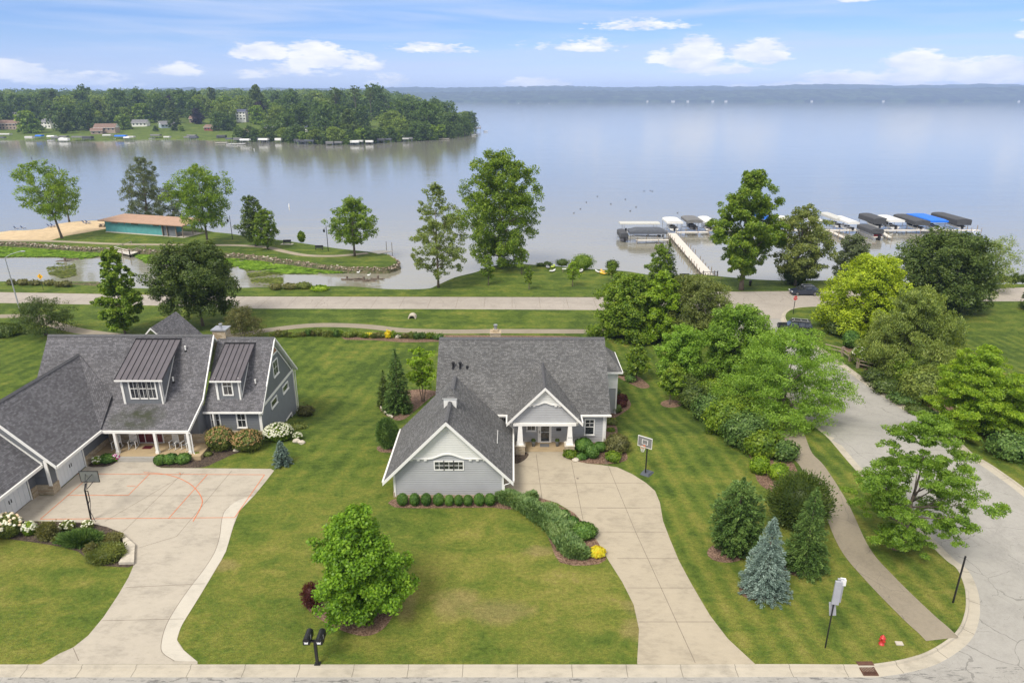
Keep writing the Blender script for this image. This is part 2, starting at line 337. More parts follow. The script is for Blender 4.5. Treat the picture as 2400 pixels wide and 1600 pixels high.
def m_shingle(name, c, moss=False):
    m, nt, b = newmat(name)
    uv = N(nt, 'ShaderNodeTexCoord').outputs['UV']; p = pos(nt)
    bk = N(nt, 'ShaderNodeTexBrick', {'Vector': uv, 'Scale': 1.0, 'Color1': (*[x * .72 for x in c], 1), 'Color2': (*[x * 1.38 for x in c], 1), 'Mortar': (*[x * .50 for x in c], 1),
        'Mortar Size': .012, 'Bias': -.15, 'Brick Width': .20, 'Row Height': .145}, offset=.37, offset_frequency=2, squash=1.6, squash_frequency=3)
    n1 = noise(nt, p, .35, 4, .6); nn = noise(nt, uv, 10.0, 3, .7)
    cc = mx(nt, 1., bk.outputs[0], ramp(nt, n1, [(.3, .88), (.7, 1.12)]), 'MULTIPLY')
    cc = mx(nt, 1., cc, ramp(nt, nn, [(.3, .84), (.7, 1.18)]), 'MULTIPLY')
    V = N(nt, 'ShaderNodeSeparateXYZ', {0: uv}).outputs[1]
    saw = mth(nt, 'FRACT', mth(nt, 'DIVIDE', V, .145))
    if moss:
        sx = N(nt, 'ShaderNodeSeparateXYZ', {0: p})
        dx = mth(nt, 'MULTIPLY', mth(nt, 'ADD', sx.outputs[0], 33.3), .38); dy = mth(nt, 'MULTIPLY', mth(nt, 'SUBTRACT', sx.outputs[1], 54.9), .62)
        r = mth(nt, 'SUBTRACT', 1.1, mth(nt, 'ADD', mth(nt, 'MULTIPLY', dx, dx), mth(nt, 'MULTIPLY', dy, dy)), 0, True)
        cc = mx(nt, mth(nt, 'MULTIPLY', r, ramp(nt, noise(nt, p, 1.1, 4, .6), [(.38, .15), (.6, .9)])), cc, (.045, .052, .028))
    nt.links.new(cc, b.inputs['Base Color']); setp(b, Roughness=.92); b.inputs['Specular IOR Level'].default_value = .25
    bump(nt, b, mth(nt, 'ADD', mth(nt, 'MULTIPLY', saw, -1.), mth(nt, 'MULTIPLY', nn, .5)), .7, .02)
    return m
def m_siding(name, c, exp=.165, depth_=.03, batten=False):
    m, nt, b = newmat(name); p = pos(nt); sx = N(nt, 'ShaderNodeSeparateXYZ', {0: p})
    if batten:
        q = mth(nt, 'ADD', sx.outputs[1], sx.outputs[0]); f = mth(nt, 'FRACT', mth(nt, 'DIVIDE', q, .36)); h = mth(nt, 'LESS_THAN', f, .16)
    else:
        f = mth(nt, 'FRACT', mth(nt, 'DIVIDE', mth(nt, 'ADD', sx.outputs[2], 10.), exp)); h = mth(nt, 'MINIMUM', mth(nt, 'MULTIPLY', mth(nt, 'SUBTRACT', 1., f), 1.), mth(nt, 'MULTIPLY', f, 9.))
    n1 = noise(nt, p, .8, 4, .6)
    cc = ramp(nt, n1, [(.3, tuple(x * .93 for x in c)), (.7, tuple(x * 1.05 for x in c))])
    if not batten: cc = mx(nt, mth(nt, 'MULTIPLY', mth(nt, 'LESS_THAN', f, .12), .5 if c[0] < .6 else .16), cc, tuple(x * .45 for x in c))   # the open joint under each board
    nt.links.new(cc, b.inputs['Base Color']); setp(b, Roughness=.6); bump(nt, b, h, .9, depth_)
    return m
def m_stone(name, cols=((.30, .22, .13), (.45, .36, .24), (.52, .44, .32), (.38, .29, .19)), rw=.42, rh=.14):
    m, nt, b = newmat(name); p = pos(nt)
    sx = N(nt, 'ShaderNodeSeparateXYZ', {0: p}); q = N(nt, 'ShaderNodeCombineXYZ', {0: mth(nt, 'ADD', sx.outputs[0], sx.outputs[1]), 1: sx.outputs[2], 2: 0.})
    bk = N(nt, 'ShaderNodeTexBrick', {'Vector': q.outputs[0], 'Scale': 1., 'Color1': (0, 0, 0, 1), 'Color2': (1, 1, 1, 1), 'Mortar': (.5, .5, .5, 1), 'Mortar Size': .012, 'Brick Width': rw, 'Row Height': rh}, offset=.43, squash=.7, squash_frequency=3)
    f = mth(nt, 'ADD', mth(nt, 'MULTIPLY', bk.outputs[0], .7), mth(nt, 'MULTIPLY', noise(nt, p, 9, 4), .35))
    cc = ramp(nt, f, [(.1 + .27 * i, c) for i, c in enumerate(cols)]); cc = mx(nt, mth(nt, 'MULTIPLY', bk.outputs[1], .6), cc, (.22, .19, .15))
    nt.links.new(cc, b.inputs['Base Color']); setp(b, Roughness=.9); bump(nt, b, mth(nt, 'SUBTRACT', f, bk.outputs[1]), .8, .03)
    return m
def m_metalroof():
    m, nt, b = newmat('standing seam metal'); p = pos(nt)
    n1 = noise(nt, p, 1.2, 3)
    nt.links.new(ramp(nt, n1, [(.3, (.098, .088, .098)), (.7, (.122, .110, .122))]), b.inputs['Base Color']); setp(b, Roughness=.5, Metallic=.15); return m
def m_glass():
    m, nt, b = newmat('window glass'); p = pos(nt)
    nt.links.new(ramp(nt, noise(nt, p, 2.5, 2), [(.4, (.018, .02, .022)), (.6, (.06, .065, .07))]), b.inputs['Base Color']); setp(b, Roughness=.06); b.inputs['Specular IOR Level'].default_value = .8
    return m
def m_leaf(name, cols, tr=.3, rough=.55, big=.5):
    m, nt, b = newmat(name); nt.nodes.remove(b); outn = nt.nodes['Material Output']
    g = N(nt, 'ShaderNodeNewGeometry'); rp = g.outputs['Random Per Island']; oi = N(nt, 'ShaderNodeObjectInfo')
    n1 = noise(nt, g.outputs['Position'], .9, 3, .6)
    f = mth(nt, 'ADD', mth(nt, 'MULTIPLY', rp, .5), mth(nt, 'ADD', mth(nt, 'MULTIPLY', mth(nt, 'SUBTRACT', n1, .5), 1.3), .25)); k = len(cols)
    cc = ramp(nt, f, [(i / (k - 1), c) for i, c in enumerate(cols)])
    rr = mth(nt, 'ADD', mth(nt, 'MULTIPLY', oi.outputs['Random'], .24), .88)
    cc = mx(nt, 1., cc, N(nt, 'ShaderNodeCombineXYZ', {0: rr, 1: rr, 2: rr}).outputs[0], 'MULTIPLY')
    d = N(nt, 'ShaderNodeBsdfDiffuse', {0: cc}); t = N(nt, 'ShaderNodeBsdfTranslucent', {0: mx(nt, 1., cc, (1.25, 1.15, .5), 'MULTIPLY')})
    gl = N(nt, 'ShaderNodeBsdfGlossy', {0: (.5, .5, .5, 1), 1: .45})
    a = N(nt, 'ShaderNodeMixShader', {0: tr, 1: d.outputs[0], 2: t.outputs[0]}); a2 = N(nt, 'ShaderNodeMixShader', {0: .035, 1: a.outputs[0], 2: gl.outputs[0]})
    nt.links.new(a2.outputs[0], outn.inputs[0]); return m
def m_water():
    m, nt, b = newmat('lake water'); p = pos(nt); sx = N(nt, 'ShaderNodeSeparateXYZ', {0: p})
    near = N(nt, 'ShaderNodeMapRange', {'Value': sx.outputs[1], 'From Min': 95., 'From Max': 230.}).outputs[0]
    weed = noise(nt, mpos(nt, (.35, 1., 1)), .055, 6, .65, 1.5); fine = noise(nt, mpos(nt, (.5, 1., 1)), .5, 5, .7)
    deep = (.235, .228, .195); shal = (.26, .25, .20)
    cc = mx(nt, near, shal, deep)
    wf = mth(nt, 'MULTIPLY', ramp(nt, mth(nt, 'ADD', mth(nt, 'MULTIPLY', weed, .7), mth(nt, 'MULTIPLY', fine, .3)), [(.5, 0.), (.62, 1.)]), mth(nt, 'SUBTRACT', .75, mth(nt, 'MULTIPLY', near, .62)))
    cc = mx(nt, wf, cc, (.28, .25, .15))
    nt.links.new(cc, b.inputs['Base Color']); setp(b, Roughness=.05, IOR=3.0)
    h = mth(nt, 'ADD', noise(nt, mpos(nt, (.6, 1., 1)), .9, 3, .6), mth(nt, 'MULTIPLY', noise(nt, mpos(nt, (.25, 1., 1)), .14, 3), 2.))
    bump(nt, b, h, .26, .12)
    return m
def m_sand():
    return m_speck('beach sand', [(.44, .32, .18), (.58, .44, .27), (.50, .37, .22)], 1.6, dist=.05, bs=.4, voro=False)

M = {}
M['grass'] = m_grass()
M['drive'] = m_concrete('driveway concrete', (.405, .350, .262), stain=.12)
M['edging'] = m_concrete('pale concrete', (.52, .48, .405), stain=.07)
M['drive2'] = m_concrete('grey driveway concrete', (.425, .380, .310), stain=.13)
M['porchfloor'] = m_concrete('stained porch concrete', (.42, .32, .19), stain=.1)
M['kerb'] = m_concrete('kerb concrete', (.45, .405, .325), stain=.13, uvj=3.05)
M['street'] = m_asphalt('worn street asphalt', (.35, .335, .305), .4, .75)
M['road'] = m_asphalt('concrete road surface', (.375, .335, .29), .45, 0)
M['path'] = m_asphalt('weathered path asphalt', (.275, .235, .175), .35, 0)
M['gravel'] = m_asphalt('park path', (.33, .28, .20), .2, 0)
M['mulch'] = m_speck('wood mulch', [(.10, .055, .035), (.20, .12, .08), (.29, .19, .13), (.15, .09, .06)], 12)
M['darkmulch'] = m_speck('dark mulch', [(.04, .028, .02), (.08, .055, .04), (.11, .08, .055)], 12)
M['sand'] = m_sand()
M['bank'] = m_speck('stony bank', [(.09, .085, .04), (.16, .13, .08), (.07, .09, .03)], 3)
M['rock'] = plain('field stone', (.27, .21, .155), .9, .35, 1.3, bmp=.4)
M['paleRock'] = plain('pale limestone', (.50, .45, .37), .85, .22, 2., bmp=.3)
M['shingle'] = m_shingle('grey asphalt shingle', (.138, .137, .136)); M['shingle2'] = m_shingle('slate grey shingle', (.140, .137, .146), moss=True)
M['siding'] = m_siding('light grey lap siding', (.395, .402, .415)); M['white_shake'] = m_siding('white shingle siding', (.70, .70, .67), .15, .02)
M['dark_siding'] = m_siding('slate lap siding', (.155, .165, .18)); M['batten'] = m_siding('slate board siding', (.16, .17, .185), batten=True)
M['stucco'] = plain('grey stucco', (.20, .215, .235), .85, .06, 2)
M['trim'] = plain('white painted trim', (.80, .79, .76), .45, .03, 2)
M['ridge'] = plain('dark ridge cap', (.10, .10, .105), .9, .2, 6); M['darkmetal'] = plain('dark metal', (.03, .03, .034), .4, .2, 4, .4)
M['seam'] = m_metalroof(); M['stone'] = m_stone('tan ledge stone'); M['glass'] = m_glass()
M['black'] = plain('black paint', (.012, .012, .014), .4, .2, 4); M['door'] = plain('white panel door', (.72, .74, .76), .5, .03, 1.5)
M['reddoor'] = plain('dark red door', (.10, .012, .018), .35, .15, 3); M['wood'] = plain('cedar wood', (.32, .14, .06), .7, .25, 6)
M['deck'] = plain('weathered deck boards', (.60, .56, .50), .85, .14, 3); M['post'] = plain('old grey timber', (.26, .21, .16), .9, .2, 5)
M['orange'] = plain('orange court paint', (.62, .17, .06), .8, .2, 6); M['joint'] = plain('dark joint', (.17, .14, .11), .95, .2, 4)
M['bark'] = plain('tree bark', (.14, .11, .085), .95, .3, 5, bmp=.6); M['palebark'] = plain('pale bark', (.30, .26, .21), .95, .2, 5, bmp=.5)
M['water'] = m_water()
M['white'] = plain('white gelcoat', (.78, .78, .77), .3, .03, 1); M['canvasblk'] = plain('charcoal canvas', (.060, .063, .070), .8, .15, 1.5); M['canvasgry'] = plain('grey canvas', (.155, .155, .155), .8, .12, 1.5)
M['canvasdkg'] = plain('slate canvas', (.085, .095, .115), .8, .15, 1.5); M['canvasblu'] = plain('blue canvas', (.010, .16, .72), .6, .1, 1.5); M['canvaswht'] = plain('white canvas', (.70, .70, .68), .6, .05, 1.5)
M['canvasbei'] = plain('off white canvas', (.50, .50, .47), .7, .06, 1.5); M['alu'] = plain('aluminium', (.45, .46, .48), .35, .08, 3, .7)
M['red'] = plain('red paint', (.50, .035, .03), .4, .15, 4); M['stopred'] = plain('sign red', (.55, .012, .02), .4, .05, 4); M['yellow'] = plain('sign yellow', (.85, .45, .01), .4, .05, 4)
M['lime'] = plain('lime hull', (.55, .70, .05), .4, .05, 2); M['goldhull'] = plain('golden hull', (.80, .48, .03), .4, .05, 2)
M['navy'] = plain('navy car paint', (.045, .055, .085), .22, .05, 2, .4, .8); M['carblk'] = plain('black car paint', (.02, .022, .028), .2, .1, 2, .3, .8)
M['tyre'] = plain('tyre rubber', (.02, .02, .02), .9); M['rim'] = plain('wheel rim', (.35, .36, .38), .3, .1, 3, .8)
M['signback'] = plain('sign back aluminium', (.42, .43, .47), .45, .05, 3, .3); M['teal'] = plain('teal painted block', (.10, .33, .33), .7, .12, 1.2)
M['tanroof'] = plain('tan rolled roofing', (.42, .27, .19), .9, .12, .8); M['planter'] = plain('grey planter', (.19, .21, .22), .7, .1, 5)
M['teal2'] = plain('teal plastic', (.03, .35, .32), .5); M['rust'] = plain('rusty iron', (.11, .05, .03), .8, .3, 9); M['pink'] = plain('magenta petals', (.42, .05, .22), .7, .4, 20)
M['blue_seat'] = plain('blue sling fabric', (.03, .07, .25), .7); M['acrylic'] = plain('clear acrylic board', (.17, .175, .17), .15, .05, 2); M['net'] = plain('white net cord', (.75, .72, .70), .8)
M['hull'] = plain('dark pontoon hull', (.10, .10, .115), .4, .2, 2)
LG = {'mid': [(.032, .066, .007), (.082, .145, .012), (.160, .232, .020), (.26, .32, .035)],
      'bright': [(.050, .100, .006), (.125, .215, .011), (.235, .345, .022), (.36, .45, .04)],
      'yellow': [(.09, .13, .008), (.20, .28, .012), (.36, .45, .025), (.50, .56, .05)],
      'dark': [(.020, .040, .010), (.050, .082, .018), (.092, .130, .028), (.15, .19, .045)],
      'box': [(.018, .045, .009), (.038, .090, .014), (.075, .142, .022), (.12, .195, .035)],
      'olive': [(.045, .065, .018), (.095, .125, .030), (.16, .19, .045), (.24, .26, .07)],
      'willow': [(.055, .085, .020), (.115, .160, .035), (.19, .24, .05), (.28, .32, .08)],
      'greyg': [(.035, .050, .024), (.075, .100, .045), (.12, .15, .07), (.19, .22, .11)],
      'pine': [(.020, .044, .012), (.048, .092, .020), (.090, .148, .033), (.15, .21, .055)],
      'blue': [(.038, .066, .052), (.084, .125, .104), (.16, .215, .185), (.26, .32, .285)],
      'juniper': [(.040, .080, .024), (.095, .165, .050), (.17, .25, .085), (.26, .34, .13)],
      'brush': [(.040, .048, .015), (.085, .092, .030), (.145, .145, .050), (.21, .20, .075)],
      'maple': [(.034, .080, .006), (.082, .168, .010), (.155, .27, .018), (.24, .36, .035)],
      'locust': [(.045, .095, .010), (.105, .195, .018), (.19, .305, .034), (.29, .42, .065)],
      'maroon': [(.03, .010, .012), (.075, .022, .025), (.12, .045, .03), (.17, .08, .05)],
      'bronze': [(.09, .06, .02), (.19, .13, .05), (.29, .20, .09), (.40, .27, .15)],
      'far': [(.020, .042, .012), (.046, .085, .018), (.085, .135, .026), (.13, .19, .04)],
      'far2': [(.045, .080, .014), (.10, .150, .024), (.165, .22, .035), (.22, .28, .05)],
      'farp': [(.014, .012, .018), (.028, .022, .034), (.045, .035, .05), (.06, .05, .06)],
      'wflower': [(.05, .09, .02), (.60, .60, .42), (.78, .78, .64), (.85, .84, .74)],
      'peach': [(.10, .13, .03), (.55, .42, .28), (.70, .62, .45), (.80, .74, .60)],
      'gold': [(.25, .20, .01), (.60, .42, .02), (.75, .60, .04), (.45, .5, .06)]}
LM = {k: m_leaf(k + ' leaves', [tuple(min(.85, c * (1.5 if 'flower' not in k else 1.)) for c in q) for q in v], .42 if k not in ('pine', 'blue', 'box', 'wflower', 'peach') else .12) for k, v in LG.items()}
YCUTS = [y for y, z in KN] 
def struct(o, kind='structure'): return tag(o, kind=kind)
def drape(name, poly, off, mat, skirt=0.0, zfun=zt, cuts=YCUTS, extra=None):
    """a ground sheet: polygon cut along the terrain's break lines and laid on it"""
    bm = bmesh.new(); f = bm.faces.new([bm.verts.new((x, y, 0)) for x, y in poly])
    if f.normal.z < 0 or sum((poly[i][0] * poly[(i + 1) % len(poly)][1] - poly[(i + 1) % len(poly)][0] * poly[i][1]) for i in range(len(poly))) < 0: bmesh.ops.reverse_faces(bm, faces=[f])
    bmesh.ops.triangulate(bm, faces=bm.faces[:])
    for y in cuts:
        bmesh.ops.bisect_plane(bm, geom=bm.verts[:] + bm.edges[:] + bm.faces[:], plane_co=(0, y, 0), plane_no=(0, 1, 0), dist=1e-5)
    for v in bm.verts: v.co.z = zfun(v.co.y) + off
    if skirt:
        be = [e for e in bm.edges if len(e.link_faces) == 1]
        r = bmesh.ops.extrude_edge_only(bm, edges=be)
        for v in [g for g in r['geom'] if isinstance(g, bmesh.types.BMVert)]: v.co.z -= skirt
    me = bpy.data.meshes.new(name); bm.to_mesh(me); bm.free(); me.materials.append(mat)
    o = bpy.data.objects.new(name, me); col.objects.link(o); return o
def ribbon(pts, w0, w1):
    """polygon along a centre line between offsets w0 and w1 (left positive)"""
    L, Rr = [], []
    for i, p in enumerate(pts):
        a = pts[max(i - 1, 0)]; b = pts[min(i + 1, len(pts) - 1)]; dx, dy = b[0] - a[0], b[1] - a[1]; l = math.hypot(dx, dy) or 1; nx, ny = -dy / l, dx / l
        L.append((p[0] + nx * w1, p[1] + ny * w1)); Rr.append((p[0] + nx * w0, p[1] + ny * w0))
    return L + Rr[::-1]
FLAT = lambda y: 0.0
# --- kerb line: front street, round the corner, up the side road to the lake road
K0 = [(-140., 31.0), (-60, 31.0), (-30, 31.02)] + [G(u, 1556 - .0 * u) for u in (300, 900, 1500)] + GP('H', [(1000, 1188), (1440, 1190), (1530, 1186), (1700, 1157), (1840, 1108), (1975, 1012), (2025, 905), (2030, 800), (2010, 720), (1975, 655), (1900, 595)]) + \
     [G(2110, 1205), G(2008, 1104), G(1906, 998), G(1850, 938), G(1790, 866), G(1732, 800), G(1690, 758), G(1640, 733), G(1560, 727)]
y0 = G(900, 1556)[1]
K0 = [(-140., y0), (-60, y0), (-20, y0), (0, y0), (9, y0)] + K0[6:]
kerbA = smooth(K0, 6)
roadS = [G(1500, 727), G(1000, 724), G(600, 723), G(370, 716), G(0, 710), (-330, G(0, 706)[1] + 1)]
lawnA = kerbA + [(p[0], p[1]) for p in roadS[0:]] + [(-330, y0)]
tag(drape('lawn', lawnA, 0, M['grass'], .3), kind='structure')
# --- east side of the side road
K1 = [G(2110, 706)] + GP('C', [(1300, 862), (1160, 868), (1085, 878), (1045, 900), (1038, 930), (1062, 965), (1110, 1000)]) + [G(1905, 800)] + GP('I', [(1290, 305), (1500, 458), (1730, 608), (1840, 665), (2030, 815), (2190, 925), (2352, 1040)]) + [G(2500, 1225), G(2700, 1400)]
kerbB = smooth(K1, 6)
e = kerbB[-1]
lawnB = kerbB + [(60, e[1]), (330, e[1]), (330, G(2400, 706)[1]), G(2400, 706), G(2250, 706)]
tag(drape('lawn_east', lawnB, 0, M['grass'], .3), kind='structure')
# --- roads
tag(drape('street', [(-330, 8), (330, 8), (330, 29), (70, 40), (60, 95), (35, 109), (20, 109), (12, 60), (16, 33), (-330, y0 + .4)], -.13, M['street']), kind='structure')
rn = [(-330, G(0, 681)[1] + 2), G(0, 682), G(560, 692), G(1400, 694), G(1600, 688), G(1686, 681), G(1800, 680), G(2240, 676), G(2400, 671), (330, G(2400, 669)[1] + 4)]
rs = [(330, G(2400, 712)[1] - 1), G(2400, 712), G(1900, 745), G(1560, 745), G(1000, 729), G(370, 722), G(0, 714), (-330, G(0, 712)[1])]
tag(drape('lake_road', rn + rs, -.115, M['road']), kind='structure')
mbr = MB()
for o_ in (.33, .5, .67):
    rl = [tuple(a * (1 - o_) + b * o_ for a, b in zip(G(u, 690), G(u, 718))) for u in range(0, 1600, 100)]
    for a, b in zip(rl, rl[1:]): dx, dy = b[0] - a[0], b[1] - a[1]; mbr.face([(a[0], a[1], -2.105), (b[0], b[1], -2.105), (b[0], b[1] + (.05 if o_ == .5 else .03), -2.105), (a[0], a[1] + (.05 if o_ == .5 else .03), -2.105)])
for u in range(-40, 2480, 62): a, b = G(u, 688 if u < 1600 else 676), G(u, 720 if u < 1600 else 704); mbr.face([(a[0], b[1], -2.104), (a[0] + .04, b[1], -2.104), (a[0] + .04, a[1], -2.104), (a[0], a[1], -2.104)])
tag(mbr.build('road_joints', M['joint']), kind='structure')
# kerbs: sweep of a section along the line
def kerb(name, pts, side, sec):
    mb = MB(); acc = 0.; prev = None
    for i, p in enumerate(pts):
        a = pts[max(i - 1, 0)]; b = pts[min(i + 1, len(pts) - 1)]; dx, dy = b[0] - a[0], b[1] - a[1]; l = math.hypot(dx, dy) or 1; nx, ny = -dy / l * side, dx / l * side
        if i: acc += math.hypot(p[0] - pts[i - 1][0], p[1] - pts[i - 1][1])
        row = [((p[0] + nx * o, p[1] + ny * o, zt(p[1]) + z), acc) for o, z in sec]
        if prev:
            for k in range(len(sec) - 1):
                q = [prev[k], prev[k + 1], row[k + 1], row[k]]
                if side < 0: q = q[::-1]
                mb.face([t[0] for t in q][::-1], 0, [(t[1], 0) for t in q][::-1])
        prev = row
    o = mb.build(name, M['kerb']); tag(o, kind='structure'); return o
def resample(pts, y_only=True):
    out = [pts[0]]
    for a, b in zip(pts, pts[1:]):
        n = max(1, int(math.hypot(b[0] - a[0], b[1] - a[1]) / 1.0)); out += [(a[0] + (b[0] - a[0]) * k / n, a[1] + (b[1] - a[1]) * k / n) for k in range(1, n + 1)]
    return out
SEC = [(.02, -.02), (.0, .006), (-.02, .02), (-.15, .015), (-.19, -.085), (-.2, -.10), (-.76, -.122), (-.80, -.14)]
kerb('kerb', resample(kerbA), 1, SEC)
kerb('kerb_east', resample(kerbB), 1, SEC)
# --- land north of the lake road, with its shore
shoreC = [(-330, G(0, 655, -2)[1])] + GP('A', [(0, 1452), (300, 1462), (600, 1480), (800, 1492), (1100, 1502), (1500, 1503), (1700, 1492), (2281, 1484)]) + \
    GP('B', [(300, 1503), (560, 1502), (640, 1478), (760, 1425), (900, 1390), (1010, 1350), (1150, 1336), (1400, 1348), (1600, 1365), (1900, 1384), (2080, 1410)]) + \
    GP('C', [(560, 690), (700, 702), (860, 716), (1000, 722), (1150, 722), (1320, 724), (1500, 735), (1900, 738), (2130, 748), (2352, 742)]) + [(330, G(2400, 664)[1] + 4)]
shoreC = smooth(shoreC, 4)
def land(name, poly, mat, top=0.0, nshore=None, bank=2.2):
    """land with a sloping bank that runs under the water"""
    o = drape(name, poly, top, mat); return o
tag(drape('lakeside_lawn', shoreC + [(330, G(2400, 668)[1] + 1), G(2400, 672), G(2240, 677), G(1800, 681), G(1686, 682), G(1600, 689), G(1400, 695), G(560, 693), G(0, 683), (-330, G(0, 683)[1])], .0, M['grass'], .3), kind='structure')
def bank(name, line, side, mat, w=2.4, zdrop=1.9, off=0.):
    mb = MB(); rnd = random.Random(5); prev = None
    for i, p in enumerate(resample(line)):
        L_ = resample(line); a = L_[max(i - 1, 0)]; b = L_[min(i + 1, len(L_) - 1)]; dx, dy = b[0] - a[0], b[1] - a[1]; l = math.hypot(dx, dy) or 1; nx, ny = -dy / l * side, dx / l * side
        j = rnd.uniform(.85, 1.15)
        row = [(p[0] + nx * w * t * (j if t > 0 else 1) - nx * .05, p[1] + ny * w * t * (j if t > 0 else 1) - ny * .05, -2 + off - zdrop * (t ** 1.3) - .0) for t in (0, .3, .6, 1)]
        if prev:
            for k in range(3):
                q = [prev[k], prev[k + 1], row[k + 1], row[k]]; mb.face(q if side > 0 else q[::-1])
        prev = row
    return tag(mb.build(name, mat), kind='structure')
bank('shore_bank', shoreC, 1, M['bank'])
# beach peninsula
penN = GP('P', [(0, 300), (110, 285), (300, 280), (480, 265), (640, 210), (760, 192), (900, 178), (1150, 172), (1500, 190), (2000, 215), (2352, 300)]) + GP('Q', [(200, 345), (560, 400), (830, 425), (1000, 450), (1200, 480), (1500, 525), (1850, 560), (2080, 590), (2190, 655), (2200, 700), (2080, 745), (1700, 745), (1300, 710), (1000, 665), (800, 640), (640, 615), (300, 580), (0, 565)]) + \
    GP('P', [(1700, 490), (1250, 475), (900, 462), (600, 440), (300, 415), (0, 405)])
penN = [(-330, penN[0][1])] + penN + [(-330, penN[-1][1])]
tag(drape('park_lawn', smooth(penN, 3, True) if False else penN, 0, M['grass'], .3), kind='structure')
cl = penN[1:-1]; bank('park_bank', cl, 1, M['bank'], 1.0, 1.6)
sand = [(-330, penN[1][1] - .05)] + [(p[0], p[1] - .25) for p in GP('P', [(0, 300), (110, 285), (300, 280), (480, 265), (640, 210), (760, 192), (900, 178), (1150, 172)])] + GP('P', [(1300, 200), (1180, 262), (980, 300), (720, 345), (560, 392), (300, 389), (0, 386)]) + [(-330, G(0, 563)[1])]
tag(drape('beach_sand', sand, .012, M['sand']), kind='structure')
pc = smooth(GP('P', [(-700, 385), (0, 395), (600, 402), (1250, 432), (1800, 440), (2352, 445)]) + GP('Q', [(300, 487), (650, 512), (850, 560), (1100, 605), (1400, 615), (1650, 600), (1850, 578)]), 5)
tag(drape('park_path', ribbon(pc, -.9, .9), .024, M['gravel']), kind='structure')
# path behind the houses
pp = smooth([(-140, 92)] + [G(0, 741), G(100, 753), G(190, 776), G(330, 790), G(520, 789), G(615, 775), G(720, 763), G(800, 762), G(870, 766), G(945, 774), G(1060, 777), G(1170, 776), G(1420, 777), G(1560, 781), G(1640, 800)], 5)
tag(drape('garden_path', ribbon(pp, -.95, .95), .008, M['path']), kind='structure')
# walking path on the right
cw = smooth([G(1760, 880), G(1800, 935), G(1838, 985)] + GP('H', [(1105, 0), (1185, 100), (1300, 290), (1415, 545), (1560, 720), (1760, 920), (1850, 1000), (1902, 1052)]), 6)
tag(drape('walking_path', ribbon(cw, -1.05, 1.05)[:], .020, M['path']), kind='structure')
# main driveway
gl = GP('G', [(2332, 1327), (2345, 1100), (2308, 930), (2230, 775), (2125, 610), (2062, 500), (1990, 400), (1900, 300), (1780, 230), (1600, 175), (1440, 150)])
md = [(-.62, 46.9), (-.62, 53.2), (.6, 53.6), (1.0, 54.0), (1.0, 54.4), (4.7, 54.4), (4.9, 54.0)] + GP('E', [(1478, 1024), (1530, 1060), (1650, 1085), (1750, 1095), (1870, 1112), (1980, 1162), (2080, 1225)]) + GP('H', [(318, 235), (345, 300), (362, 400), (400, 500), (450, 620), (520, 750), (620, 920), (720, 1050), (868, 1187)]) + [G(1767, 1556)]
md = md + [G(1494, 1556)] + gl
md = [q for q in md]
tag(drape('driveway', md, .016, M['drive']), kind='structure')
# joints of the driveway
mbj = MB()
def strip(a, b, w=.035, z=.021, m=0, mb=None):
    mb = mb or mbj; dx, dy = b[0] - a[0], b[1] - a[1]; l = math.hypot(dx, dy); nx, ny = -dy / l * w / 2, dx / l * w / 2
    mb.face([(a[0] - nx, a[1] - ny, z), (b[0] - nx, b[1] - ny, z), (b[0] + nx, b[1] + ny, z), (a[0] + nx, a[1] + ny, z)], m)
gE = lambda x, y: G(*px('E', x, y)); gH = lambda x, y: G(*px('H', x, y)); gG = lambda x, y: G(*px('G', x, y)); gF = lambda x, y: G(*px('F', x, y))
for a, b in [(gE(1115, 1234), gE(2080, 1228)), (gE(1275, 1015), gE(1320, 1360)), (gE(1535, 1075), gE(1620, 1500)), (gE(1790, 1100), gH(40, 50)), (gH(40, 50), gH(210, 460)), (gH(210, 460), gH(540, 1183)),
             (gG(1730, 262), gG(2352, 265)), (gG(2015, 430), gH(376, 462)), (gH(0, 330), gH(350, 328)), (gH(110, 608), gH(443, 608)), (gH(165, 770), gH(527, 770)), (gH(232, 957), gH(642, 957))]: strip(a, b)
tag(mbj.build('driveway_joints', M['joint']), kind='structure')
mbs = MB(); mbs.ball((G(*px('E', 1580, 1195))[0], G(*px('E', 1580, 1195))[1], .02), (.11, .11, .012)); tag(mbs.build('oil_stain', M['joint']), kind='structure')
# left driveway
ld = GP('F', [(-700, 470), (-700, 300)]) + [(-38.0, 44.0), (-38.0, 47.3), (-36.7, 47.3), (-36.7, 51.9)] + GP('F', [(620, 128), (720, 118), (775, 92), (1035, 92), (1045, 120), (1080, 132), (1810, 138), (1832, 150), (1770, 230), (1700, 315), (1600, 420), (1560, 520), (1510, 690), (1430, 830), (1340, 980), (1270, 1090), (1210, 1190), (1182, 1280), (1230, 1350), (1320, 1425)]) + [G(463, 1556), G(96, 1556)] + \
     GP('F', [(400, 1370), (490, 1330), (590, 1250), (690, 1130), (790, 980), (860, 860), (890, 790), (905, 700), (880, 640), (820, 565), (720, 530), (600, 505), (400, 490), (250, 487), (0, 487)])
tag(drape('neighbour_driveway', ld, .016, M['drive2']), kind='structure')
inn = smooth(GP('F', [(1690, 322), (1600, 345), (1510, 410), (1482, 480), (1468, 590), (1432, 700), (1355, 820), (1270, 930), (1180, 1060), (1112, 1180), (1080, 1290), (1085, 1365), (1165, 1420)]), 3)
outr = smooth(GP('F', [(1318, 1424), (1228, 1350), (1184, 1280), (1212, 1190), (1271, 1091), (1338, 982), (1428, 831), (1508, 691), (1558, 521), (1598, 421), (1698, 316)]), 3)
tag(drape('driveway_edging', inn + outr, .020, M['edging']), kind='structure')
mbj2 = MB()
for a, b in zip(inn[5:], inn[6:]): strip(a, b, .03, .024, 0, mbj2)
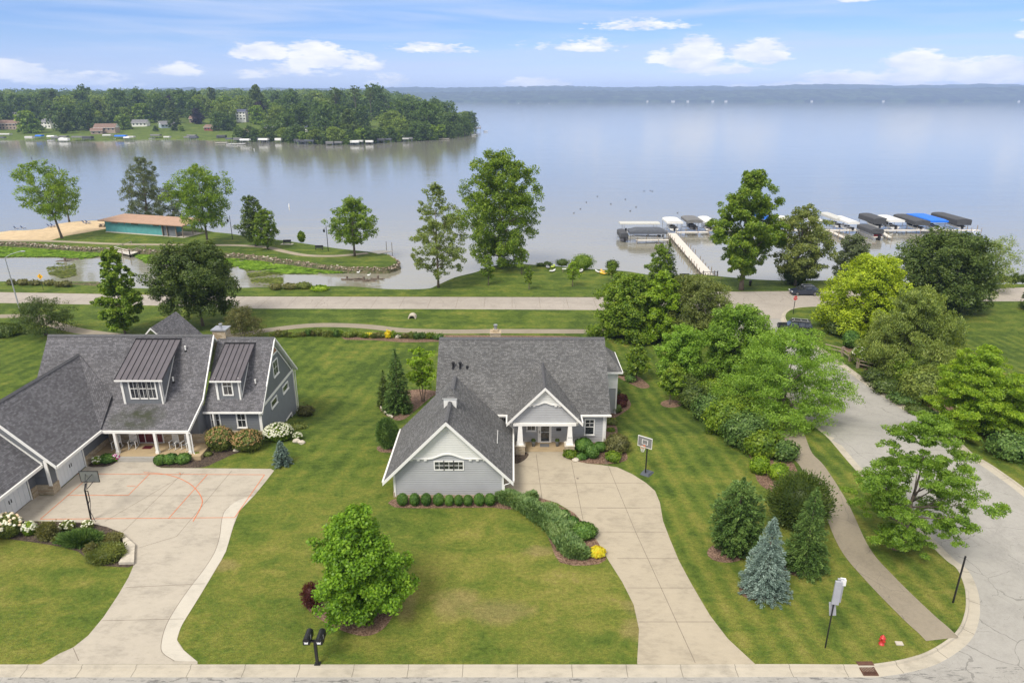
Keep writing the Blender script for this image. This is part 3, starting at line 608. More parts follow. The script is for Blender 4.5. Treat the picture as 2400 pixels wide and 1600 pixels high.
for a, b in [(gF(700, 318), gF(1690, 318)), (gF(840, 930), gF(1370, 905)), (gF(680, 1152), gF(1230, 1140)), (gF(930, 665), gF(1180, 590)), (gF(1180, 590), gF(1550, 150)), (gF(700, 490), gF(1210, 190)), (gF(490, 1335), gF(527, 1420)), (gF(1230, 160), gF(700, 740 - 60))]: strip(a, b, .028, .022, 0, mbj2)
tag(mbj2.build('neighbour_driveway_joints', M['joint']), kind='structure')
mbo = MB()
ol = [(450, 172, 1768, 178), (1768, 178, 1568, 464), (1568, 464, 270, 475), (270, 475, 600, 190), (1000, 172, 858, 315), (858, 315, 450, 315), (1385, 178, 1125, 472), (850, 253, 905, 253), (1200, 165, 1208, 178)]
for a0, b0, c0, d0 in ol: strip(gF(a0, b0), gF(c0, d0), .055, .028, 0, mbo)
arc = smooth(GP('F', [(960, 163), (1080, 172), (1180, 195), (1270, 240), (1325, 295), (1352, 350), (1340, 400), (1310, 455), (1290, 490)]), 6)
for a, b in zip(arc, arc[1:]): strip(a, b, .06, .032, 0, mbo)
tag(mbo.build('court_lines', M['orange']), kind='structure')
# mulch beds
def bed(name, pts, mat='mulch', off=.012, n=4): return tag(drape(name, smooth(pts, n, True), off, M[mat]), kind='structure')
bed('mulch_bed', GP('G', [(40, 860), (60, 960), (180, 1050), (330, 1120), (480, 1145), (600, 1080), (665, 960), (672, 870), (600, 800), (400, 760), (150, 790)]))
bed('mulch_bed', GP('E', [(1478, 1030), (1530, 1066), (1640, 1082), (1760, 1090), (1860, 1082), (1945, 1055), (1930, 990), (1880, 900), (1870, 820), (1840, 760), (1960, 680), (1965, 630), (1925, 590), (1840, 560), (1840, 640), (1780, 770), (1640, 960)]), n=3)
bed('mulch_bed', GP('E', [(215, 1350), (215, 1395), (300, 1412), (600, 1412), (960, 1408), (1100, 1420), (1000, 1300), (600, 1290)]), n=2)
bed('mulch_bed', GP('G', [(1380, 160), (1640, 330), (1740, 520), (1800, 640), (1990, 660), (2120, 620), (2060, 490), (1960, 340), (1800, 250), (1600, 170)]), n=2)
bed('mulch_bed', GP('E', [(1118, 1010), (1218, 1010), (1190, 1060), (1118, 1085)]), 'darkmulch', .024, n=3)
bed('mulch_bed', GP('E', [(105, 965), (180, 940), (260, 900), (250, 960), (220, 1000), (130, 1000)]))
bed('mulch_bed', GP('E', [(120, 670), (225, 760), (300, 760), (380, 700), (500, 600), (560, 560), (400, 540), (200, 580)]))
bed('mulch_bed', GP('E', [(1870, 440), (1930, 480), (2040, 530), (2110, 522), (2060, 470), (2000, 440)]))
for x, y, a in ((408, 578, 60), (1040, 650, 55)): bed('mulch_bed', GP('I', [(x + a * math.cos(t), y + a * .36 * math.sin(t)) for t in [k * PI / 5 for k in range(10)]]), 'mulch')
for x, y, a in ((715, 575, 110), (900, 780, 118), (1130, 650, 110), (1660, 535, 60)): bed('mulch_bed', GP('H', [(x + a * math.cos(t), y + a * .5 * math.sin(t)) for t in [k * PI / 5 for k in range(10)]]), 'mulch')
bed('mulch_bed', GP('I', [(460, 480), (640, 700), (830, 850), (880, 1000), (960, 1060), (1110, 1100), (1120, 980), (1000, 760), (960, 640), (700, 500)]), 'mulch', .008, 3)
bed('mulch_bed', GP('E', [(-130, 175), (80, 178), (300, 195), (560, 190), (900, 190), (1700, 180), (1500, 148), (600, 140), (100, 125), (-130, 140)]), 'mulch', .004, 2)
bed('mulch_bed', GP('F', [(585, 118), (640, 60), (760, 30), (785, 80), (740, 115), (660, 127)]), 'darkmulch', .026, 3)
bed('mulch_bed', GP('F', [(1035, 122), (1100, 128), (1340, 130), (1450, 90), (1560, 40), (1700, -10), (1640, -60), (1280, -30), (1060, 60)]), 'darkmulch', .010, 3)
bed('mulch_bed', GP('F', [(-100, 590), (0, 600), (300, 640), (520, 690), (620, 770), (780, 792), (900, 780), (880, 640), (800, 560), (600, 500), (300, 492), (-100, 490)]), 'darkmulch', .022, 2)
bed('mulch_bed', GP('S', [(360, 250), (560, 480), (900, 640), (1150, 860), (1400, 1000), (1560, 1060), (2000, 1170), (2500, 1420), (2500, 1100), (1900, 900), (1200, 620), (700, 350), (500, 200)]), 'mulch', .008, 2)
# base ground under everything, and the lake
mbg = MB(); mbg.face([(-16000, -3000, -6), (16000, -3000, -6), (16000, 20000, -6), (-16000, 20000, -6)]); tag(mbg.build('ground', M['bank']), kind='structure')
mbl = MB(); mbl.face([(-9000, 88, LAKE), (9000, 88, LAKE), (9000, 9000, LAKE), (-9000, 9000, LAKE)]); tag(mbl.build('lake', M['water']), kind='structure')
def gable_roof_x(mb, x0, x1, yf, yb, yr, ze, zr, th=.18, m=0, mu=1):
    """ridge along x; yf/yb eaves, yr ridge"""
    mb.roofq((x0, yf, ze), (x1, yf, ze), (x1, yr, zr), (x0, yr, zr), m)
    mb.roofq((x1, yb, ze), (x0, yb, ze), (x0, yr, zr), (x1, yr, zr), m)
    for x in (x0, x1): mb.face([(x, yf, ze), (x, yr, zr), (x, yb, ze), (x, yb, ze - th), (x, yr, zr - th), (x, yf, ze - th)][::(1 if x == x0 else -1)], mu)
    mb.face([(x0, yf, ze), (x0, yf, ze - th), (x1, yf, ze - th), (x1, yf, ze)], mu); mb.face([(x0, yf, ze - th), (x0, yr, zr - th), (x1, yr, zr - th), (x1, yf, ze - th)], mu)
    mb.face([(x0, yr, zr - th), (x0, yb, ze - th), (x1, yb, ze - th), (x1, yr, zr - th)], mu); mb.face([(x1, yb, ze), (x1, yb, ze - th), (x0, yb, ze - th), (x0, yb, ze)], mu)
def gable_roof_y(mb, y0, y1, xl, xr, xm, ze, zr, th=.18, m=0, mu=1, y1m=None):
    """ridge along y at xm; y1m: where the ridge ends (valley roofs run further back)"""
    y1m = y1 if y1m is None else y1m
    mb.roofq((xr, y0, ze), (xr, y1, ze), (xm, y1m, zr), (xm, y0, zr), m)
    mb.roofq((xl, y1, ze), (xl, y0, ze), (xm, y0, zr), (xm, y1m, zr), m)
    for y in (y0,): mb.face([(xl, y, ze), (xl, y, ze - th), (xm, y, zr - th), (xr, y, ze - th), (xr, y, ze), (xm, y, zr)], mu)
    mb.face([(xr, y0, ze), (xr, y0, ze - th), (xr, y1, ze - th), (xr, y1, ze)], mu); mb.face([(xl, y1, ze), (xl, y1, ze - th), (xl, y0, ze - th), (xl, y0, ze)], mu)
    mb.face([(xr, y0, ze - th), (xm, y0, zr - th), (xm, y1m, zr - th), (xr, y1, ze - th)], mu); mb.face([(xl, y0, ze - th), (xl, y1, ze - th), (xm, y1m, zr - th), (xm, y0, zr - th)], mu)
def board(mb, a, b, w, t, dn, m=0):
    """a flat board from a to b: w wide downwards, t thick along vector dn"""
    mb.prism([a, b, (b[0], b[1], b[2] - w), (a[0], a[1], a[2] - w)], tuple(t * c for c in dn), m)
def window(root, x0, x1, z0, z1, y, grid=(1, 1), face='y', d=1, fr=.11, sill=True, name='window', split=None, label=None):
    """frame on a wall at y (or x) facing -y (d=1) ; grid = muntins"""
    def T(a, b, c): return (a, y - b, c) if face == 'y' else (y + b, a, c)
    mb = MB()
    def bx(a0, a1, b0, b1, c0, c1): mb.hexa([T(a0, b0, c0), T(a1, b0, c0), T(a1, b1, c0), T(a0, b1, c0)], [T(a0, b0, c1), T(a1, b0, c1), T(a1, b1, c1), T(a0, b1, c1)])
    bx(x0 - fr, x0, .0, .06, z0 - fr, z1 + fr); bx(x1, x1 + fr, .0, .06, z0 - fr, z1 + fr); bx(x0, x1, .0, .06, z1, z1 + fr); bx(x0, x1, .0, .06, z0 - fr, z0)
    if sill: bx(x0 - fr - .04, x1 + fr + .04, .061, .11, z0 - fr - .03, z0 - fr + .05)
    f = mb.build(name, M['trim'], root)
    if label: f['label'] = label
    g = MB(); g.hexa([T(x0, .004, z0), T(x1, .004, z0), T(x1, .012, z0), T(x0, .012, z0)], [T(x0, .004, z1), T(x1, .004, z1), T(x1, .012, z1), T(x0, .012, z1)]); p = g.build('pane', M['glass'], None); p.parent = f
    gm = MB(); mb = gm; nx, nz_ = grid
    for i in range(1, nx): xx = x0 + (x1 - x0) * i / nx; bx(xx - .015, xx + .015, .013, .035, z0, z1)
    for i in range(1, nz_): zz = z0 + (z1 - z0) * i / nz_; bx(x0, x1, .013, .036, zz - .015, zz + .015)
    if split is not None: bx(x0, x1, .013, .05, split - .025, split + .025)
    if gm.v: q = gm.build('muntins', M['trim'], None); q.parent = f
    for ch in f.children: ch.location = (0, 0, 0)
    # children were built in world coordinates: make them relative to the house root
    for ch in f.children:
        o = root.matrix_basis.translation
        ch.data.transform(__import__('mathutils').Matrix.Translation(-o))
    return f
def gutter(mb, x0, x1, y, z): mb.box(x0, x1, y - .12, y, z - .13, z)

# ================================================================ main house
mh = thing('house', 'light grey house with a white gabled garage wing and small entry porch', 'house', (1, 56, 0))
def P_each(mb, name, mat, root):
    """one object per separate piece of the mesh"""
    par = list(range(len(mb.v)))
    def fd(a):
        while par[a] != a: par[a] = par[par[a]]; a = par[a]
        return a
    for f in mb.f:
        for v in f[1:]: par[fd(v)] = fd(f[0])
    groups = {}
    for k, f in enumerate(mb.f): groups.setdefault(fd(f[0]), []).append(k)
    out = []
    for g, fl_ in groups.items():
        m2 = MB()
        for k in fl_:
            m2.face([mb.v[i] for i in mb.f[k]], mb.m[k], mb.uv[k])
        o = m2.build(name, mat, root); bm = bmesh.new(); bm.from_mesh(o.data); bmesh.ops.remove_doubles(bm, verts=bm.verts[:], dist=1e-5); bm.to_mesh(o.data); bm.free(); out.append(o)
    return out
def P_(mb, name, mat, root=mh, label=None, sm=False):
    if name in ('corner_board', 'downspout', 'ridge_cap', 'stone_base', 'dormer_side', 'white_trim', 'rake_and_gutter', 'window_muntins', 'foundation', 'arched_trim') : return P_each(mb, name, mat, root)
    o = mb.build(name, mat, root, smooth=sm)
    if label: o['label'] = label
    return o
def gwall(mb, y, xl, xr, zb, pts, th=.2, m=0): # front facing wall polygon with gable
    mb.prism([(xl, y, zb), (xr, y, zb)] + [(a, y, b) for a, b in pts], (0, th, 0), m)
# walls
mb = MB()
GS = (6.85 - 1.7) / 5.05                                # garage roof slope
mb.prism([(-9.3, 47, -.1), (-.7, 47, -.1), (-.7, 47, 2.28), (-5, 47, 6.65), (-9.3, 47, 2.28)], (0, .2, 0))
mb.box(-9.3, -9.1, 47.2, 55.2, -.1, 2.28); mb.box(-.9, -.7, 47.2, 55.2, -.1, 2.28)
mb.prism([(-9.3, 55.2, -.1), (-.7, 55.2, -.1), (-.7, 55.2, 2.28), (-5, 55.2, 6.65), (-9.3, 55.2, 2.28)], (0, .2, 0))
mb.box(-6.6, 8.45, 56.16, 56.36, -.1, 3.1); mb.box(-6.6, -6.4, 56.36, 67.3, -2.5, 3.1); mb.box(-6.4, 8.25, 67.3, 67.5, -2.6, 3.1)
mb.prism([(8.25, 56.36, -2.5), (8.25, 67.5, -2.5), (8.25, 67.5, 3.1), (8.25, 61.8, 7.95), (8.25, 56.36, 3.1)], (.2, 0, 0))
mb.prism([(-6.6, 56.36, 3.1), (-6.6, 67.3, 3.1), (-6.6, 61.8, 7.9)], (.2, 0, 0))
PS = (6.45 - 3.1) / 3.28                                # porch gable slope
mb.prism([(-.02, 54.3, 3.0), (5.75, 54.3, 3.0), (5.75, 54.3, 3.3), (2.87, 54.3, 6.24), (-.02, 54.3, 3.3)], (0, .18, 0))
mb.box(5.2, 11.05, 66.2, 66.4, -2.4, 1.1); mb.box(10.85, 11.05, 66.4, 71.3, -2.4, 3.0)
P_(mb, 'wall', M['siding'])
mb = MB(); mb.box(8.46, 11.05, 66.15, 66.4, 1.15, 3.0); P_(mb, 'white_wall_panel', M['trim'])
# white shingled gable tops with an arched lower edge
def arch_gable(y, xm, zr, sl, zb, hw, ah, aw, dent, name):
    mb = MB(); pts = [(xm - hw, y, zb)]
    n = 18
    for i in range(n + 1):
        t = -aw + 2 * aw * i / n; pts.append((xm + t, y, zb + ah * (math.cos(PI * t / aw) * .5 + .5)))
    pts += [(xm + hw, y, zb), (xm, y, zr)]
    # triangulated fan as quads up to the slopes
    low = pts[:-1]; 
    for a, b in zip(low, low[1:]):
        ta = (a[0], y, zr - sl * abs(a[0] - xm)); tb = (b[0], y, zr - sl * abs(b[0] - xm))
        if a[0] < xm < b[0]: mb.prism([a, b, tb, (xm, y, zr), ta], (0, .06, 0))
        else: mb.prism([a, b, tb, ta], (0, .06, 0))
    P_(mb, 'gable_cladding', M['white_shake'])
    mb = MB()
    for a, b in zip(low, low[1:]): mb.prism([(a[0], y - .07, a[2] - .05), (b[0], y - .07, b[2] - .05), (b[0], y - .07, b[2] + .055), (a[0], y - .07, a[2] + .055)], (0, .07, 0))
    for d in dent:
        for s in (-1, 1): mb.box(xm + s * d - .11, xm + s * d + .11, y - .07, y, zb - .17, zb - .055)
    P_(mb, 'arched_trim', M['trim'])
arch_gable(46.93, -5.0, 6.62, GS, 3.52, 3.04, .42, 1.55, (1.75, 2.3, 2.85), 'g')
arch_gable(54.23, 2.87, 6.22, PS, 4.72, 1.48, .22, .72, (.95, 1.3), 'p')
# roofs
mb = MB(); gable_roof_y(mb, 46.5, 55.6, -10.05, .05, -5.0, 1.7, 6.85); P_(mb, 'garage_roof', [M['shingle'], M['trim']])
mb = MB(); gable_roof_x(mb, -7.0, 8.9, 55.7, 67.9, 61.8, 3.05, 8.2); P_(mb, 'roof', [M['shingle'], M['trim']])
mb = MB(); yv = 55.7 + (6.45 - 3.05) / .8443
gable_roof_y(mb, 53.9, 55.9, -.41, 6.15, 2.87, 3.1, 6.45, y1m=yv); P_(mb, 'porch_roof', [M['shingle'], M['trim']])
mb = MB(); a, b, c_, d_, r1, r0 = (5, 65.75, 3.05), (11.5, 65.75, 3.05), (11.5, 71.75, 3.05), (5, 71.75, 3.05), (9.7, 68.75, 5.0), (5, 68.75, 5.0)
mb.roofq(a, b, r1, r0); mb.roofq(b, c_, r1, None); mb.roofq(c_, d_, r0, r1)
mb.box(5, 11.52, 65.68, 65.76, 2.88, 3.06, 1); mb.box(11.49, 11.57, 65.76, 71.75, 2.88, 3.06, 1); mb.box(8.5, 11.49, 65.77, 66.19, 2.9, 2.96, 1)
P_(mb, 'side_roof', [M['shingle'], M['trim']])
# rakes, fascia, gutters
mb = MB()
for s in (-1, 1):
    board(mb, (-5 + s * 5.12, 46.44, 1.68), (-5, 46.44, 6.9), .30, .06, (0, 1, 0)); board(mb, (2.87 + s * 3.36, 53.84, 3.05), (2.87, 53.84, 6.49), .27, .06, (0, 1, 0))
mb.box(-7.0, -.3, 55.56, 55.7, 2.9, 3.04); mb.box(6.2, 8.95, 55.56, 55.7, 2.9, 3.04); mb.box(-6.9, 8.9, 55.71, 56.15, 2.84, 2.88)
mb.box(.06, .19, 46.7, 55.6, 1.57, 1.7); mb.box(-10.19, -10.06, 46.6, 55.6, 1.57, 1.7)
mb.box(6.16, 6.28, 54.1, 55.55, 2.96, 3.08); mb.box(-.54, -.42, 54.0, 55.55, 2.96, 3.08)
P_(mb, 'rake_and_gutter', M['trim'])
mb = MB()
for x0, x1, z1 in ((-9.36, -9.2, 2.3), (-.8, -.64, 2.3)): mb.box(x0, x1, 46.95, 46.999, 0.12, z1)
mb.box(8.3, 8.51, 56.09, 56.158, .02, 2.9); mb.box(10.95, 11.11, 66.09, 66.14, -2, 2.9); mb.box(-.1, .06, 54.22, 54.298, 2.9, 3.45); mb.box(5.68, 5.84, 54.22, 54.298, 2.9, 3.45)
mb.box(8.46, 11.0, 66.1, 66.148, 1.06, 1.16)
P_(mb, 'corner_board', M['trim'])
mb = MB(); mb.box(.1, 5.65, 54.05, 54.29, 2.74, 2.99); P_(mb, 'porch_beam', M['trim'])
for x, nm in ((.72, 0), (5.12, 1)):
    mb = MB(); mb.hexa([(x - .27, 53.96, .98), (x + .27, 53.96, .98), (x + .27, 54.5, .98), (x - .27, 54.5, .98)], [(x - .16, 54.07, 2.74), (x + .16, 54.07, 2.74), (x + .16, 54.39, 2.74), (x - .16, 54.39, 2.74)])
    mb.box(x - .33, x + .33, 53.9, 54.56, .9, 1.0); cl_ = P_(mb, 'porch_column', M['trim'])
    mb = MB(); mb.box(x - .42, x + .42, 53.82, 54.64, 0, .84); mb.box(x - .46, x + .46, 53.78, 54.68, .84, .9, 1); P_(mb, 'stone_pier', [M['stone'], M['paleRock']])
# house number on the right hand column
def digits(root, txt, x, y, z, size, mat, name='house_number', rx=90, rz=0, ext=.004, parent=None, label=None):
    cu = bpy.data.curves.new(name, 'FONT'); cu.body = txt; cu.size = size; cu.extrude = ext; cu.align_x = 'CENTER'; cu.align_y = 'CENTER'
    t = bpy.data.objects.new(name + '_t', cu); col.objects.link(t); dg = bpy.context.evaluated_depsgraph_get(); me = bpy.data.meshes.new_from_object(t.evaluated_get(dg))
    bpy.data.objects.remove(t); me.materials.clear(); me.materials.append(mat); o = bpy.data.objects.new(name, me); col.objects.link(o)
    o.rotation_euler = (R(rx), 0, R(rz)); p0 = root.matrix_basis.translation if root else Vector((0, 0, 0)); o.location = (x - p0[0], y - p0[1], z - p0[2])
    if root: o.parent = root
    return o
digits(mh, '4 0 0', 5.12, 53.99, 1.62, .17, M['canvasgry'])
mb = MB(); mb.box(.2, 5.6, 54.4, 56.15, 0.0, .06); P_(mb, 'porch_floor', M['porchfloor'])
mb = MB(); mb.box(.2, 5.9, 54.5, 56.14, 2.62, 2.7); P_(mb, 'porch_ceiling', M['trim'])
# windows and door
w3 = [(-6.03, -5.36), (-5.27, -4.60), (-4.51, -3.84)]
for a, b in w3: window(mh, a, b, 2.55, 3.22, 47.0, (2, 2), fr=.085, sill=False)
window(mh, 6.72, 7.46, .88, 2.32, 56.16, (1, 1), split=1.62)
mb = MB(); mb.box(7.08, 7.11, 56.10, 56.14, 1.65, 2.32); mb.box(6.72, 7.46, 56.10, 56.14, 1.97, 2.0); P_(mb, 'window_muntins', M['trim'])
window(mh, 1.42, 2.1, 1.28, 2.05, 56.16, (2, 1))
window(mh, -1.2, -.3, 1.2, 2.5, 56.16, (2, 1))
fd = MB(); fd.box(2.36, 3.62, 56.06, 56.15, .06, 2.2); fdo = P_(fd, 'door', M['trim'])
for nm, q in (('pane', (2.66, 3.4, 1.15, 2.05)), ('pane', (2.66, 3.4, .2, 1.1))):
    g = MB(); g.box(q[0], q[1], 56.03, 56.058, q[2], q[3]); o = g.build(nm, M['glass'], mh); o.parent = fdo
g = MB(); g.box(2.50, 2.54, 55.98, 56.058, 1.05, 1.25); o = g.build('handle', M['black'], mh); o.parent = fdo
mb = MB(); mb.box(4.05, 4.5, 56.1, 56.155, 1.22, 1.5); P_(mb, 'name_plaque', M['black'])
mb = MB(); mb.box(4.22, 4.34, 56.0, 56.155, 1.95, 2.2); P_(mb, 'wall_lamp', M['darkmetal'])
mb = MB(); mb.box(2.3, 3.7, 55.3, 55.9, .061, .075); 
# stone base, chimney, cupola, vents
mb = MB(); mb.box(-9.42, -9.31, 46.93, 47.2, 0, .5); mb.box(-9.3, -.7, 46.96, 46.998, 0, .22); P_(mb, 'foundation', M['stone'])
mb = MB(); mb.box(-2.1, -1.1, 62.2, 63.3, 7.0, 8.5); mb.box(-2.15, -1.05, 62.15, 63.35, 8.5, 8.6, 0); mb.box(-1.85, -1.35, 62.45, 63.05, 8.6, 8.8, 0); ch = P_(mb, 'chimney', [M['stone'], M['paleRock']])
mb = MB(); mb.lathe([(.14, 0), (.14, .35), (.2, .36), (.2, .46)], (-1.6, 62.75, 8.8), 12); f = mb.build('flue', M['alu'], mh); f.parent = ch
mb = MB(); mb.box(-5.5, -4.5, 50.1, 51.1, 6.2, 7.2)
cu = P_(mb, 'cupola', M['trim']); mb = MB(); mb.box(-5.6, -4.4, 50.0, 51.2, 7.2, 7.27, 1)
for a, b in (((-5.62, 49.98, 7.28), (-4.38, 49.98, 7.28)), ((-4.38, 49.98, 7.28), (-4.38, 51.22, 7.28)), ((-4.38, 51.22, 7.28), (-5.62, 51.22, 7.28)), ((-5.62, 51.22, 7.28), (-5.62, 49.98, 7.28))): mb.roofq(a, b, (-5, 50.6, 7.95), None)
o = mb.build('cupola_roof', [M['shingle'], M['trim']], mh); o.parent = cu
mb = MB()
for y0, y1 in ((46.52, 50.05), (51.2, 55.5)):
    y = y0
    while y < y1 - .1:
        e = min(y + .62, y1); mb.prism([(-5.2, y, 6.70), (-4.8, y, 6.70), (-4.86, y, 6.93), (-5.0, y, 6.99), (-5.14, y, 6.93)], (0, e - y - .015, 0)); y = e
mb.prism([(2.72, 53.92, 6.36), (3.02, 53.92, 6.36), (2.87, 53.92, 6.55)], (0, yv - 53.9, 0)); mb.prism([(-6.98, 61.62, 8.1), (-6.98, 61.98, 8.1), (-6.98, 61.8, 8.32)], (15.86, 0, 0))
P_(mb, 'ridge_cap', M['ridge'])
for x in (-5.5, -4.85):
    mb = MB(); mb.lathe([(.16, -.25), (.10, .0), (.10, .35), (.16, .36), (.17, .48), (.05, .56)], (x, 59.35, 6.2), 10); P_(mb, 'roof_vent', M['darkmetal'])
mb = MB(); mb.lathe([(.12, -.2), (.12, .12), (.02, .16)], (-4.2, 59.35, 6.2), 10); P_(mb, 'roof_vent', M['darkmetal'])
mb = MB(); mb.prism([(-1.25, 50.3, 3.06), (-1.19, 50.3, 3.02), (-1.19, 50.3, 3.06), (-1.25, 50.3, 3.12)], (0, 2.3, 0)); P_(mb, 'roof_strip', M['trim'])
mb = MB(); mb.tube([(.12, 55.4, 1.6), (.12, 55.5, 1.4), (.1, 55.5, .1)], .045, 6); mb.tube([(-.35, 55.55, 2.9), (-.3, 56.05, 2.6), (-.3, 56.05, .1)], .045, 6); mb.tube([(8.55, 55.7, 2.9), (8.56, 56.05, 2.6), (8.56, 56.05, .1)], .045, 6); mb.tube([(.1, 46.9, 1.6), (-.25, 46.93, 1.3), (-.6, 46.9, 1.2), (-.6, 46.9, .1)], .045, 6); P_(mb, 'downspout', M['trim'])

# ================================================================ neighbouring house
nh = thing('house', 'darker slate grey house with two metal roofed dormers and garage doors', 'house', (-32, 56, 0))
def Q_(mb, name, mat, label=None): return P_(mb, name, mat, nh, label)
S1 = (8.78 - 3.95) / (61.0 - 56.9); S2 = (3.95 - 2.6) / (56.9 - 53.5)
mb = MB(); xl, xr = -43.9, -28.3
mb.roofq((xl, 53.5, 2.6), (xr, 53.5, 2.6), (xr, 56.9, 3.95), (xl, 56.9, 3.95)); mb.roofq((xl, 56.9, 3.95), (xr, 56.9, 3.95), (xr, 61.0, 8.78), (xl, 61.0, 8.78)); mb.roofq((xr, 67.5, 2.6), (xl, 67.5, 2.6), (xl, 61, 8.78), (xr, 61, 8.78))
pr = [(53.5, 2.6), (56.9, 3.95), (61.0, 8.78), (67.5, 2.6)]
for x in (xl, xr): mb.face([(x, a, b) for a, b in pr] + [(x, a, b - .2) for a, b in pr[::-1]], 1)
for (a, b), (c, d) in zip(pr, pr[1:]): mb.face([(xl, a, b - .2), (xl, c, d - .2), (xr, c, d - .2), (xr, a, b - .2)], 1)
mb.face([(xl, 53.5, 2.6), (xl, 53.5, 2.4), (xr, 53.5, 2.4), (xr, 53.5, 2.6)], 1)
Q_(mb, 'roof', [M['shingle2'], M['trim']])
mb = MB(); gable_roof_x(mb, -28.29, -22.84, 56.6, 67.3, 62, 2.9, 8.16); Q_(mb, 'wing_roof', [M['shingle2'], M['trim']])
mb = MB(); gable_roof_y(mb, 47.2, 53.4, -45.1, -35.85, -40.45, 2.7, 7.4, y1m=59.6); 
mb.roofq((-35.85, 53.4, 2.7), (-36.6, 57.2, 4.35), (-40.45, 59.6, 7.4), None); Q_(mb, 'garage_roof', [M['shingle2'], M['trim']])
mb = MB(); gable_roof_y(mb, 39.0, 47.44, -46.3, -37.1, -41.7, 2.75, 7.35); Q_(mb, 'garage_roof', [M['shingle2'], M['trim']])
mb = MB(); gable_roof_y(mb, 62.6, 68, -38.6, -31.4, -35.0, 5.2, 8.98); Q_(mb, 'rear_gable_roof', [M['shingle2'], M['trim']])
# walls
mb = MB(); mb.prism([(-45, 47.5, .8), (-36.75, 47.5, .8), (-36.75, 47.5, 3.2), (-40.45, 47.5, 7.1), (-45, 47.5, 2.8)], (0, .2, 0))
mb.box(-36.95, -36.75, 51.85, 56.3, .8, 3.0); mb.box(-36.95, -36.75, 47.7, 48.3, .8, 2.9); mb.box(-36.95, -36.75, 48.3, 51.85, 2.12, 2.9)
mb.box(-38.2, -38.0, 46.7, 47.5, .8, 3.4); mb.box(-38.2, -38.0, 42.6, 46.7, 2.12, 3.2); mb.box(-38.2, -38.0, 39.2, 42.6, .8, 3.2)
mb.box(-36.75, -28.3, 55.5, 55.7, .4, 3.2); mb.box(-28.5, -28.3, 55.7, 57.0, .4, 3.4); mb.box(-28.3, -23.2, 57.0, 57.2, .82, 2.95)
Q_(mb, 'wall', M['dark_siding'])
mb = MB(); mb.box(-36.98, -36.66, 51.85, 52.6, -.05, .88); mb.box(-36.98, -36.66, 52.6, 55.4, .38, .88); mb.box(-38.15, -36.66, 47.38, 47.49, -.05, .86); mb.box(-36.76, -36.66, 47.49, 48.22, -.05, .86); mb.box(-38.1, -37.9, 46.75, 47.37, -.05, .86)
mb.box(-28.3, -23.12, 56.9, 56.999, -.1, .80); mb.box(-28.3, -28.22, 55.5, 56.9, .4, 1.0); mb.box(-36.6, -27.3, 55.4, 55.499, .4, 1.25)
Q_(mb, 'stone_base', M['stone'])
# gable end of the wing
xw = -23.2
mb = MB(); mb.prism([(xw - .2, 57.2, -3), (xw - .2, 66.9, -3), (xw - .2, 66.9, 2.9), (xw - .2, 57.2, 2.9)], (.2, 0, 0)); Q_(mb, 'gable_wall', M['stucco'])
mb = MB(); mb.prism([(xw - .2, 57.2, 2.9), (xw - .2, 66.9, 2.9), (xw - .2, 62, 7.75)], (.2, 0, 0)); Q_(mb, 'gable_wall', M['batten'])
mb = MB(); mb.prism([(xw + .001, 61.0, 6.55), (xw + .001, 63.0, 6.55), (xw + .001, 62, 7.6)], (.04, 0, 0)); Q_(mb, 'cedar_panel', M['wood'])
mb = MB(); mb.box(xw, xw + .06, 57.0, 66.95, 2.78, 3.02); mb.box(xw, xw + .05, 60.85, 63.15, 6.38, 6.55); mb.box(xw, xw + .08, 66.75, 66.95, -2.5, 2.78); mb.box(xw - .15, xw + .06, 56.9, 57.0, .82, 2.8)
for s in (-1, 1): mb.prism([(-22.9, 62 + s * 5.42, 2.86), (-22.9, 62, 8.20), (-22.9, 62, 7.96), (-22.9, 62 + s * 5.42, 2.62)], (.09, 0, 0))
for s in (-1, 1): mb.prism([(xw + .002, 62 + s * 4.7, 2.95), (xw + .002, 62, 7.66), (xw + .002, 62, 7.48), (xw + .002, 62 + s * 4.5, 2.95)], (.05, 0, 0))
mb.box(-28.25, -22.85, 56.47, 56.59, 2.76, 2.88)
# main rake, porch gutter
for (a, b), (c, d) in zip(pr[:3], pr[1:3]): mb.prism([(-28.28, a, b + .03), (-28.28, c, d + .03), (-28.28, c, d - .24), (-28.28, a, b - .24)], (.1, 0, 0))
mb.box(-36.2, -28.2, 53.36, 53.49, 2.36, 2.6)
mb.box(-35.84, -35.72, 47.2, 53.4, 2.46, 2.68); mb.box(-37.09, -36.97, 39, 47.42, 2.5, 2.73)
board(mb, (-35.8, 47.12, 2.72), (-40.45, 47.12, 7.46), .28, .07, (0, 1, 0)); board(mb, (-40.45, 47.12, 7.46), (-45.1, 47.12, 2.72), .28, .07, (0, 1, 0))
mb.prism([(-37.0, 47.36, 2.8), (-41.7, 47.36, 7.42), (-41.7, 47.36, 7.30), (-37.12, 47.36, 2.70)], (0, .09, 0))
mb.tube([(-28.15, 53.4, 2.4), (-28.1, 53.5, 2.2), (-28.05, 53.35, .5), (-27.8, 53.2, .1)], .05, 6); mb.tube([(-22.95, 66.9, 2.8), (-23.0, 67.0, 2.3), (-23.05, 67.0, -2)], .05, 6); mb.tube([(-23.1, 56.5, 2.75), (-23.1, 56.85, 2.4), (-23.1, 56.85, 0)], .05, 6)
mb.box(-36.85, -36.6, 47.3, 47.37, .86, 3.1)
for x, y0, y1 in ((-36.75, 48.2, 48.3), (-36.75, 51.76, 51.86), (-38.0, 46.6, 46.7), (-38.0, 42.5, 42.6)): mb.box(x, x + .06, y0, y1, 0, 2.2)
mb.box(-36.74, -36.69, 48.3, 51.76, 2.1, 2.24); mb.box(-37.99, -37.94, 42.6, 46.6, 2.1, 2.24)
Q_(mb, 'white_trim', M['trim'])
